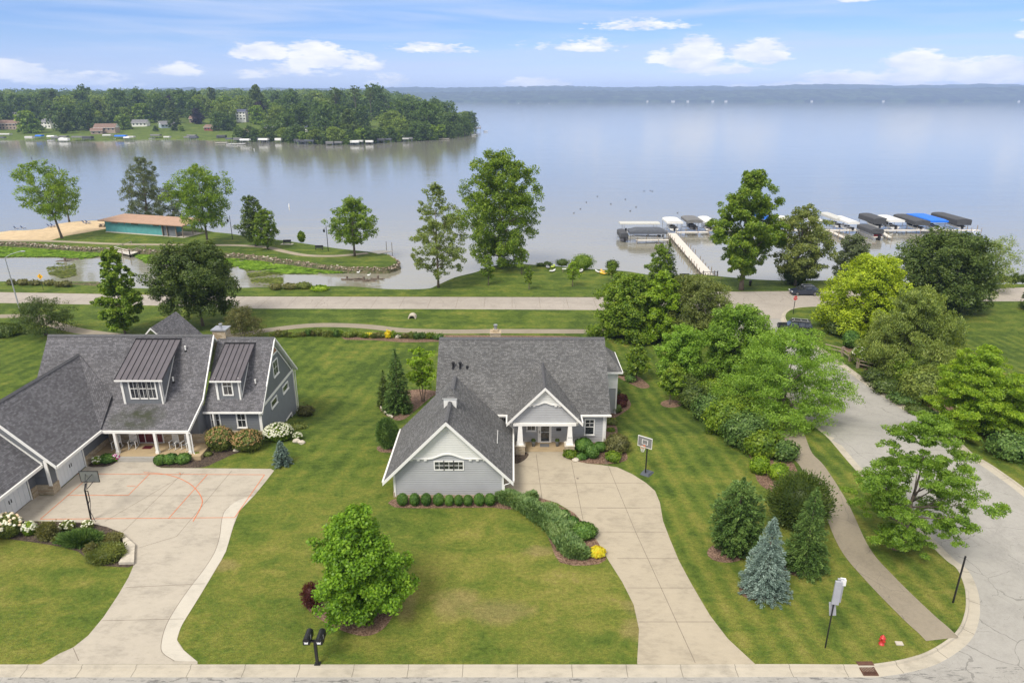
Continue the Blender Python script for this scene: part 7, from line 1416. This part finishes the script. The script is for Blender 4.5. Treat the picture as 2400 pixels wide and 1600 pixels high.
g0, g1 = G(*px('C', 180, 456), -.7), G(*px('C', 388, 456), -.7); lift('slate grey hipped canopy boat lift left of the walkway', g0[0], g1[0], g0[1], g0[1] + 4.0, -.7, 'canvasdkg', .5, .8, .35, axis='x'); boat('boat', 'white boat under the slate grey hipped canopy', (g1[0] - .8, g0[1] + 2, LAKE + .35), PI / 2, 7.5)
g0, g1 = G(*px('C', 128, 462), -1.1), G(*px('C', 172, 462), -1.1); lift('low black canopy boat lift at the far left end of the docks', g0[0], g1[0], g0[1], g0[1] + 6, -1.4, 'canvasblk', .9, .3); boat('boat', 'dark boat under the low black canopy at the far left of the docks', ((g0[0] + g1[0]) / 2, g0[1] - .4, LAKE + .1), 0, 6, 2.0, 'hull')
g0 = G(*px('C', 235, 412), -.3); boat('boat', 'white boat under the long slatted canopy at the far left', (g0[0] - 3, g0[1] + 1.7, LAKE + .4), -PI / 2, 7.5, 2.3)
g0 = G(*px('C', 1512, 448), -1.0); g1 = G(*px('C', 1582, 448), -1.); lift('black arched canopy over the pontoon boat on the near side of the outer pier', g0[0], g1[0], g0[1], g0[1] + 7.5, -1.0, 'canvasblk', .8, .4)
t = thing('pontoon_boat', 'pontoon boat with dark red seats under the near black canopy', 'boat', ((g0[0] + g1[0]) / 2, g0[1] - .8, LAKE))
for s in (-.85, .85): mb = MB(); mb.tube([(s, 0, .25), (s, 7.2, .25), (s, 8.0, .45)], [.33, .33, .08], 10); prt(mb, 'pontoon', M['alu'], t)
mb = MB(); mb.box(-1.2, 1.2, 0, 7.6, .6, .7); prt(mb, 'deck', M['deck'], t); mb = MB()
for q in ((-1.2, -1.14, .3, 7.4), (1.14, 1.2, .3, 7.4)): mb = MB(); mb.box(*q, .7, 1.35); prt(mb, 'side_rail', M['alu'], t)
mb = MB(); mb.box(-1.1, 1.1, .9, 1.5, .7, 1.15); prt(mb, 'seat', M['reddoor'], t); mb = MB(); mb.box(-.25, .25, -.6, 0, .1, 1.3); prt(mb, 'motor', M['black'], t)
g = gC(2078, 448); t = thing('life_ring_post', 'white life ring hanging at the right end of the outer pier', 'life ring', (g[0], g[1] - .9, DK)); mb = MB(); mb.tube([(0, 0, -.6), (0, 0, 1.6)], .08, 6); prt(mb, 'post', M['post'], t); mb = MB(); mb.tube([(-.5 + .42 * math.cos(a), -.05, -.1 + .42 * math.sin(a)) for a in [2 * PI * k / 14 for k in range(15)]], .08, 6, cap=False); prt(mb, 'ring', M['white'], t)
g = gC(622, 700); t = thing('pier_gate', 'black gate posts with low rail at the shore end of the pier', 'gate', (g[0], g[1], DK))
for s in (-1.35, 1.35): mb = MB(); mb.box(s - .07, s + .07, -.07, .07, -.3, 1.1); prt(mb, 'post', M['black'], t)
mb = MB(); mb.box(-1.28, 1.28, -.03, .03, .85, .92); mb.box(-1.28, 1.28, -.03, .03, .15, .2); [mb.box(-1.2 + k * .3, -1.17 + k * .3, -.02, .02, .2, .85) for k in range(9)]; prt(mb, 'gate_panel', M['black'], t)
t = thing('bicycle', 'dark bicycle leaning at the pier gate', 'bicycle', (g[0] + .1, g[1] - .5, DK), None, .2)
for x in (-.52, .52): mb = MB(); mb.tube([(x + .33 * math.cos(a), 0, .33 + .33 * math.sin(a)) for a in [2 * PI * k / 16 for k in range(17)]], .022, 5, cap=False); [mb.tube([(x, 0, .33), (x + .33 * math.cos(a), 0, .33 + .33 * math.sin(a))], .006, 3) for a in [k * PI / 4 for k in range(8)]]; prt(mb, 'wheel', M['tyre'], t)
mb = MB(); [mb.tube([a, b], .02, 5) for a, b in (((-.52, 0, .33), (-.12, 0, .33)), ((-.12, 0, .33), (-.25, 0, .85)), ((-.25, 0, .8), (.36, 0, .82)), ((-.12, 0, .33), (.38, 0, .7)), ((-.52, 0, .33), (-.23, 0, .75)), ((.52, 0, .33), (.34, 0, .95)))]; prt(mb, 'frame', M['navy'], t); mb = MB(); mb.tube([(.34, -.25, .97), (.34, .25, .97)], .018, 5); prt(mb, 'handlebar', M['black'], t); mb = MB(); mb.box(-.38, -.12, -.07, .07, .86, .91); prt(mb, 'saddle', M['black'], t)
# ---------------------------------------------------------------- wooded peninsula across the bay
FS = [(-60, 322), (60, 322), (200, 325), (320, 321), (450, 321), (540, 326), (640, 326), (700, 331), (800, 333), (900, 327), (1000, 322), (1060, 315), (1088, 303)]
FP = [G(u / .98, v / .98, LAKE) for u, v in FS]; FP = [(-1400, FP[0][1] + 30), (-760, FP[0][1] + 20)] + FP[:]
fx = np.array([p[0] for p in FP]); fy = np.array([p[1] for p in FP])
def yshore(x): return float(np.interp(x, fx, fy))
def yback(x): return float(np.interp(x, [-1400, -300, -160, fx[-1]], [1900, 1700, 1250, fy[-1] + 30]))
def ss(a, b, x): t = min(1, max(0, (x - a) / (b - a))); return t * t * (3 - 2 * t)
def fz(x, y):
    d = y - yshore(x); return LAKE - .3 + 1.6 * ss(-1, 8, d) + 12. * ss(25, 300, d) * (1 - ss(-170, fx[-1] + 10, x)) + 13 * ss(400, 1000, d) * (1 - ss(-260, -140, x))
mb = MB(); xs_ = np.concatenate([np.linspace(-1400, -760, 10), np.linspace(-740, fx[-1], 60)]); fr_ = [0, .012, .03, .06, .1, .16, .25, .4, .6, .8, 1.]
grid = [[(x, yshore(x) + (yback(x) - yshore(x)) * f, 0) for f in fr_] for x in xs_]; vs = [(x, y, fz(x, y)) for c in grid for x, y, _ in c]; m_ = len(fr_)
mb.faces(vs, [(i * m_ + j, (i + 1) * m_ + j, (i + 1) * m_ + j + 1, i * m_ + j + 1) for i in range(len(xs_) - 1) for j in range(m_ - 1)]); tag(mb.build('far_shore_land', M['grass'], smooth=True), kind='structure')
def GFar(u, v):
    r = ray(u, v); z = -1.
    for _ in range(25): t = (z - CAMH) / r[2]; t = min(t, 1500); z = .6 * z + .4 * fz(r[0] * t, r[1] * t)
    return (r[0] * t, r[1] * t, z)
def ftree(i, leafk, H, Rr, env, n=1900): 
    t = thing('far_tree', 'x', 'tree', (0, 0, -500)); me, C, lr = crown_mesh('crown', 900 + i, H, Rr, H * .04, LM[leafk], env=env, nl=22, rl=.38, n=n, leaf=1.5, asp=.85, fill=.78, nsub=8, ragged=.15); obj_of(me, 'crown', t); tb = MB(); tb.tube([(0, 0, -1), (0, 0, H * .6)], [.5, .2], 6); tb.build('trunk', M['bark'], t, abs_=False); return t
tm = [ftree(0, 'far', 20, 12.5, 'dome'), ftree(1, 'far', 18, 10.5, 'dome'), ftree(2, 'far2', 17, 12, 'dome'), ftree(3, 'far', 22, 11.5, 'dome'), ftree(4, 'farp', 19, 9, 'egg'), ftree(5, 'mid', 17, 9.5, 'dome'), ftree(6, 'dark', 22, 8, 'egg')]
DESC = ['broad dark green tree of the wooded far shore', 'egg shaped green tree of the wooded far shore', 'pale olive green tree of the wooded far shore', 'tall dark round tree of the wooded far shore', 'dark purple leaved tree of the wooded far shore', 'bright green tree of the wooded far shore', 'very dark narrow tree of the wooded far shore']
used = set()
def put(k, x, y, s, label=None, rnd=random):
    z = fz(x, y) - .3; g = DESC[k].replace(' tree', ' trees').replace('broad', 'broad') + 's' * 0
    if k in used: copy_tree(tm[k], (x, y, z), rnd.uniform(0, 6.2), s, label or DESC[k], None if label else g)
    else:
        tm[k].location = (x, y, z); tm[k].scale = (s, s, s) if not isinstance(s, tuple) else s; tm[k]['label'] = label or DESC[k]; used.add(k)
        if not label: tm[k]['group'] = g
rnd = random.Random(42); placed = []
# the ones that stand out, from where the photograph shows them
for u, v, k, s, l in [(155, 300, 0, 1.25, 'huge dark tree at the left of the far lawn, behind the docks'), (205, 300, 3, 1.05, None), (285, 298, 5, .85, 'rounded pale green tree in the middle of the far lawn'), (285, 285, 2, .95, None), (85, 300, 1, .6, None), (62, 300, 0, .65, None), (400, 300, 6, .8, None), (358, 302, 1, .3, 'small round tree alone on the far lawn'), (418, 302, 5, .32, None),
                      (505, 300, 0, .85, None), (530, 300, 1, .8, None), (598, 280, 4, 1.05, 'large purple leaved tree beside the white far house'), (590, 255, 5, 1.2, 'pale yellow green tree standing out above the purple one'), (690, 310, 0, 1.25, 'left of the two large rounded trees above the white boat docks'), (750, 312, 3, 1.2, 'right of the two large rounded trees above the white boat docks'), (640, 305, 2, .6, None), (610, 315, 5, .4, None), (700, 326, 5, .35, None), (745, 328, 1, .3, None), (840, 322, 5, .55, None), (900, 318, 2, .6, None), (960, 318, 0, .7, None), (1010, 318, 1, .45, None), (1030, 308, 3, .8, None), (1065, 306, 0, .85, None), (20, 285, 0, 1., None), (-10, 290, 2, .8, None), (230, 280, 6, 1., None), (455, 285, 4, .8, None), (120, 285, 3, 1., None)]:
    x, y, z = GFar(u / .98, v / .98); put(k, x, y, s, l, rnd); placed.append((x, y, 11 * s))
houses = []
def fhouse(label, u, v, W, Dp, H, roofM, wallM, rz, floors=1, k='W'):
    p = px(k, u, v); x, y, z = GFar(*p); t = thing('far_house', label, 'house', (x, y, z), None, rz); mb = MB(); mb.box(-W / 2, W / 2, 0, Dp, -2, H); prt(mb, 'wall', wallM, t)
    mb = MB(); r = Dp * .34; gable_roof_x(mb, -W / 2 - .5, W / 2 + .5, -.6, Dp + .6, Dp / 2, H, H + r, .2, 0, 1); mb.prism([(-W / 2 + .2, .1, H - .1), (-W / 2 + .2, Dp - .1, H - .1), (-W / 2 + .2, Dp / 2, H + r - .4)], (W - .4, 0, 0), 1); prt(mb, 'roof', [roofM, M['trim']], t)
    for f in range(floors):
        n = max(2, int(W / 3.2))
        for i in range(n): xx = -W / 2 + (i + .5) * W / n; mb = MB(); mb.box(xx - .7, xx + .7, -.06, -.005, H - 1.9 - 2.7 * f, H - .6 - 2.7 * f); prt(mb, 'window', M['glass'], t)
    houses.append((x, y))
br = plain('brown roof', (.20, .13, .10), .9, .15, 1); gr = plain('grey roof', (.17, .17, .18), .9, .15, 1); nv = plain('blue grey roof', (.07, .08, .13), .8, .1, 1); tn = plain('tan wall', (.36, .28, .22), .8, .1, 1); wh = M['trim']; rd_ = plain('barn red wall', (.24, .07, .06), .8, .1, 1); bg_ = plain('pale blue wall', (.35, .42, .46), .8, .1, 1)
for q in [('brown roofed long two storey house at the left edge of the far shore', 100, 640, 24, 9, 5.6, br, tn, 0, 2), ('white house half hidden behind trees above the brown roofed one', 250, 530, 14, 9, 6, gr, wh, .5, 2), ('white house left of the huge dark far tree', 610, 625, 11, 9, 6, gr, wh, -.2, 2), ('brown and white house beside the tan ramp on the far lawn', 1380, 690, 18, 10, 5., br, tn, .1, 1), ('low annex in front of the brown and white far house', 1270, 700, 9, 7, 2.8, br, tn, .35, 1), ('grey roofed house by the tan terrace on the far shore', 1830, 600, 14, 9, 3.5, gr, wh, .1, 1), ('pale blue gabled house on the far lawn', 2215, 620, 13, 9, 3.6, gr, bg_, .7, 1)]: fhouse(*q)
for q in [('small brown house among the trees right of the pale blue one', 315, 550, 10, 8, 4, br, tn, .1, 1), ('red brown cottage at the edge of the far lawn', 500, 655, 10, 7, 3.2, br, rd_, -.3, 1), ('tall white house with dark blue roof among the far trees', 930, 545, 10, 8, 10.5, nv, wh, 0, 3), ('low red shed on the far lawn', 960, 700, 9, 6, 2.5, br, rd_, .1, 1), ('small grey boathouse above the white boat docks', 1295, 680, 8, 6, 4.5, gr, tn, 0, 2), ('white gazebo like cottage below the large rounded trees', 1820, 668, 7, 5, 4, nv, wh, .2, 1)]: fhouse(*q, k='X')
for i_ in range(46):                                            # the row that overhangs the water along the wooded point
    x = -215 + i_ * (fx[-1] + 213) / 45 + rnd.uniform(-2, 2); y = yshore(x) + rnd.uniform(2, 7); s = rnd.uniform(.38, .72); put(rnd.choice([0, 1, 2, 5, 3]), x, y, s, None, rnd); placed.append((x, y, 6 * s))
cnt = 0; tries = 0
while cnt < 190 and tries < 9000:
    tries += 1; x = rnd.uniform(-700, fx[-1] - 3); d = rnd.uniform(6, 420) ** 1.0; y = yshore(x) + d
    if y > yback(x) - 5: continue
    u = 1200 + FPX * x / depth(x, y, 0); uT = u * .98
    if uT < -60 or (uT < 640 and d < 62): continue
    s = rnd.uniform(.8, 1.35)
    if any((x - a) ** 2 + (y - b) ** 2 < ((11 * s + c) * .70) ** 2 for a, b, c in placed): continue
    if any(abs(x * b / max(y, 1) - a) < 15 and -110 < y - b < 14 for a, b in houses): continue
    if uT > 780 and rnd.random() < .0: continue
    placed.append((x, y, 11 * s)); k = rnd.choices(range(7), [5, 5, 5, 4, .6, 3, 2])[0]
    sz = s * (1.25 if d > 150 and rnd.random() < .2 else 1); put(k, x, y, (s, s, sz), None, rnd); cnt += 1
# farther woods: one mass
def woods(name, pts, H, Rr, leafk, seed, nper=260, leaf=2.6):
    rg = np.random.default_rng(seed); n = len(pts); k = np.repeat(np.arange(n), nper); m = len(k); c = np.array(pts)
    hh = (H * rg.uniform(.75, 1.25, n))[k]; rr = (Rr * rg.uniform(.75, 1.3, n))[k]; d = rdir(rg, m); d[:, 2] = np.abs(d[:, 2]) * 1.1 - .25; d = unit(d); j = rg.uniform(.8, 1.05, m) * (1 + .12 * np.sin(d[:, 0] * 7 + k) * np.cos(d[:, 1] * 6 + 2 * k))
    P = c[k] + np.stack([d[:, 0] * rr * j, d[:, 1] * rr * j, hh * (.45 + .55 * d[:, 2] * j)], 1); nrm = unit(d + rdir(rg, m) * .4); D = unit(np.cross(nrm, rdir(rg, m))); s = leaf * rg.uniform(.7, 1.3, m)
    return tag(obj_of(leaf_mesh(name, P, D, nrm, s, s * .9, LM[leafk]), name), kind='stuff')
for nm, key, num, sd in (('far_woods', 'far', 520, 3), ('far_woods', 'far2', 160, 4)):
    rnd2 = random.Random(sd); pts = []
    while len(pts) < num:
        x = rnd2.uniform(-1350, -150); d = rnd2.uniform(330, 1150); y = yshore(x) + d
        if y < yback(x) - 8 and abs(1200 + FPX * x / depth(x, y, 0) - 1200) < 1300: pts.append((x, y, fz(x, y)))
    woods(nm, pts, 20, 13, key, sd, 230, 3.0)
rnd3 = random.Random(21); pts = [(x, y, fz(x, y)) for x, y in ((x, yshore(x) + rnd3.uniform(50, 620)) for x in (rnd3.uniform(-1390, -690) for _ in range(420)))]
woods('far_woods', pts, 19, 13, 'far', 23, 200, 3.0)
# pines that stick out of the skyline
for u, vt, k, l in [(770, 200, 1, 'flat topped pine standing out of the far skyline, left of the dark group'), (815, 196, 2, 'dark pine group standing out of the far skyline'), (850, 200, 3, 'right hand dark pine of the far skyline group')]:
    x, y = G(u / .98, 262 / .98, LAKE + 12)[:2]; y = 760; x = (u / .98 - 1200) / FPX * depth(0, y, 30); z = fz(x, y); top = YP(u / .98, vt / .98, y)[1]; tree('far_pine', l, (x, y, z), top - z, 7, (top - z) * .6, 'dark', 950 + k, n=1400, leaf=1.1, flat=.5, nl=14, rl=.3, r0=.5, fill=.95)
# ---------------------------------------------------------------- boats along the far shore
def gl_(k, x, y): return G(*px(k, x, y), LAKE)
FB = [('W', 85, 745, 10, 'canvasbei', 'white canopy at the left edge of the far shore'), ('W', 538, 768, 5, 'canvasblu', 'small blue canopy left of the white boats on the far shore'), ('W', 700, 775, 6, 'canvaswht', 'white canopy below the huge dark far tree'), ('W', 860, 780, 6, 'canvasgry', 'grey canopy right of the white one on the far shore'), ('W', 1045, 785, 9, 'canvasgry', 'long pale grey canopy in front of the far docks'), ('W', 1170, 785, 7, 'canvasblk', 'dark canopy left of the brown far house'),
      ('W', 1430, 760, 7, 'canvasbei', 'off white canopy right of the brown far house'), ('W', 1605, 770, 9, 'canvasblu', 'wide blue canopy below the pale green far tree'), ('W', 2060, 760, 8, 'canvasgry', 'greenish grey canopy below the pale blue far house'), ('X', 290, 765, 7, 'canvasgry', 'grey canopy on the far shore left of the black one'), ('X', 680, 770, 7, 'canvasblk', 'black canopy left of the white boat group on the far shore'),
      ('X', 990, 825, 7, 'canvaswht', 'white canopy in the middle of the far boat group'), ('X', 1090, 775, 8, 'canvasbei', 'pale canopy behind the far boat group'), ('X', 1230, 820, 7, 'canvaswht', 'white open canopy at the right of the far boat group'), ('Y', 630, 770, 5, 'canvasbei', 'beige canopy at the foot of the wooded point'), ('Y', 715, 770, 5, 'canvasblk', 'dark canopy between two beige ones at the wooded point'), ('Y', 812, 775, 4, 'canvasbei', 'right beige canopy at the foot of the wooded point'), ('Y', 890, 765, 5, 'navy', 'dark blue canopy right of the beige ones at the wooded point'), ('Y', 1790, 660, 7, 'canvasgry', 'grey canopy beyond the tip of the wooded point')]
for k, x, y, L, mt, lb in FB: g = gl_(k, x, y); g = (g[0], g[1] - 3); lift(lb, g[0] - L / 2, g[0] + L / 2, g[1], g[1] + 4.5, LAKE + 3.2, mt, .7 if mt != 'canvasblk' else 1.6, .5, axis='x', name='boat_canopy')
for k, x, y, L, lb in [('W', 680, 790, 6, 'white boat moored below the huge dark far tree'), ('W', 1480, 775, 5, 'white boat left of the wide blue far canopy'), ('W', 2000, 765, 5, 'white boat left of the greenish grey far canopy'), ('X', 805, 840, 8, 'leftmost white boat of the far boat group'), ('X', 930, 835, 6, 'second white boat from the left of the far boat group'), ('X', 1400, 770, 3.5, 'small white cruiser right of the far boat group'), ('X', 1475, 765, 4.5, 'white cabin cruiser at the right of the far shore docks'), ('Y', 245, 790, 3.5, 'white boat beside the tall dock posts'), ('Y', 1740, 720, 4, 'white boat nearest the tip of the wooded point'), ('Y', 1898, 668, 4, 'white boat farthest right beyond the wooded point'), ('Y', 2330, 296, 9, 'tiny boat far out on the open lake, left one')]:
    g = gl_(k, x, y); boat('boat', lb, (g[0] - L / 2, g[1], LAKE + .05), -PI / 2, L, 2.4)
g = gl_('B', 1383, 265); boat('boat', 'tiny boat far out on the open lake, right one', (g[0], g[1], LAKE + .05), -PI / 2, 9, 3)
rndb = random.Random(12)
for i in range(34):                                             # the rest of the nearly unbroken row of lifts and boats
    x = rndb.choice([rndb.uniform(-470, -235), rndb.uniform(-225, -60)]); y = yshore(x) - rndb.uniform(3, 9); L = rndb.uniform(4.5, 7); mt, ds = rndb.choice([('canvasblk', 'black'), ('canvasgry', 'grey'), ('canvasbei', 'off white'), ('canvasdkg', 'slate grey'), ('canvaswht', 'white')])
    lift(ds + ' boat canopy in the row along the far shore', x - L / 2, x + L / 2, y, y + 3.6, LAKE + rndb.uniform(2.2, 3.2), mt, rndb.uniform(.6, 1.6), .4, axis='x', group=ds + ' boat canopies along the far shore')
def fpier(lb, k, x0, x1, y, w_=1.4): a, b = gl_(k, x0, y), gl_(k, x1, y); t = thing('dock', lb, 'dock', (a[0], a[1], LAKE)); mb = MB(); mb.box(a[0], b[0], a[1], a[1] + w_, LAKE + .5, LAKE + .75); mb.build('deck', M['deck'], t); n = max(2, int(abs(b[0] - a[0]) / 5)); [(lambda m: (m.tube([(a[0] + (b[0] - a[0]) * i / n, a[1] - .1, LAKE - .5), (a[0] + (b[0] - a[0]) * i / n, a[1] - .1, LAKE + 1.8)], .15, 6), m.build('post', M['post'], t)))(MB()) for i in range(n + 1)]
fpier('low dock left of the brown far house', 'W', 1240, 1500, 745); fpier('low dock below the far lawn', 'W', 1650, 2140, 752); fpier('long low seawall dock below the far lawn', 'W', 2150, 2400, 745); fpier('tan dock in front of the white far boats', 'X', 580, 740, 820); fpier('dock below the tall thin posts on the far shore', 'Y', 95, 230, 770); fpier('long dock with white posts at the wooded point', 'Y', 1095, 1415, 768); fpier('short white dock at the tip of the wooded point', 'Y', 1520, 1650, 706); fpier('dock behind the grey canopy beyond the wooded point', 'Y', 1700, 1830, 604)
# ---------------------------------------------------------------- hills beyond the lake
def ridge(name, y, x0, x1, hfun, mat, dpt, seed):
    mb = MB(); n = 420; rg = np.random.default_rng(seed); j = np.cumsum(rg.normal(size=n + 1)) * 1.2; j -= np.linspace(j[0], j[-1], n + 1); jj = rg.normal(size=n + 1) * 2.
    rows = []
    for i in range(n + 1):
        x = x0 + (x1 - x0) * i / n; h = hfun(x) + j[i] + jj[i]; rows.append([(x, y + dpt * f, LAKE + h * g + rg.normal() * 2.5 * g) for f, g in ((0, 0), (.02, .12), (.15, .38), (.3, .6), (.5, .8), (.75, .95), (1, 1.0), (1.4, .6))])
    m = 8; mb.faces([q for r in rows for q in r], [(i * m + k, (i + 1) * m + k, (i + 1) * m + k + 1, i * m + k + 1) for i in range(n) for k in range(m - 1)]); tag(mb.build(name, mat), kind='structure')
hm = m_speck('distant forest', [(.010, .020, .012), (.026, .046, .018), (.012, .026, .014), (.044, .07, .026)], .02, bs=1, dist=3.)
ridge('far_hills', 5000, -2500, 6500, lambda x: 72 + 8 * math.sin(x / 520) + 34 * ss(1200, 3000, x), hm, 700, 1)
ridge('far_hills', 6600, -3500, 8000, lambda x: 118 + 8 * math.sin(x / 700 + 1) + 5 * math.sin(x / 230) + 26 * ss(500, 3500, x), hm, 900, 2)
hs = random.Random(8)
for i in range(9):
    u = hs.uniform(1500, 2390); p = G(u, 236.0, LAKE + 1); x = (u - 1200) / FPX * depth(0, 4985, 0); s = hs.uniform(5, 9); t = thing('far_house', 'x', 'house', (x, 4985, LAKE + 3), 'tiny white houses along the distant shoreline'); t['label'] = 'tiny pale house at the foot of the distant hills'
    mb = MB(); mb.box(-s, s, 0, 10, -3, 4.5); prt(mb, 'wall', M['canvasbei'], t); mb = MB(); mb.prism([(-s - 1, -1, 4.5), (-s - 1, 11, 4.5), (-s - 1, 5, 9.5)], (2 * s + 2, 0, 0)); prt(mb, 'roof', gr, t)
# ---------------------------------------------------------------- the hazy air
mb = MB(); mb.box(-9500, 9500, -600, 9500, -8, 265); hz = mb.build('haze', []) if False else None
me = bpy.data.meshes.new('haze'); me.from_pydata([(x, y, z) for z in (-8, 180) for x, y in ((-16100, -3100), (16100, -3100), (16100, 20100), (-16100, 20100))], [], [(3, 2, 1, 0), (4, 5, 6, 7), (0, 1, 5, 4), (1, 2, 6, 5), (2, 3, 7, 6), (3, 0, 4, 7)])
hm_ = bpy.data.materials.new('hazy air'); hm_.use_nodes = True; ht = hm_.node_tree; ht.nodes.clear(); pv = N(ht, 'ShaderNodeVolumePrincipled', {'Color': (.46, .62, 1.0, 1), 'Density': .00012, 'Anisotropy': .0}); ho = N(ht, 'ShaderNodeOutputMaterial'); ht.links.new(pv.outputs[0], ho.inputs['Volume'])
me.materials.append(hm_); o = bpy.data.objects.new('haze', me); col.objects.link(o); tag(o, kind='stuff')
sc.cycles.volume_bounces = 1
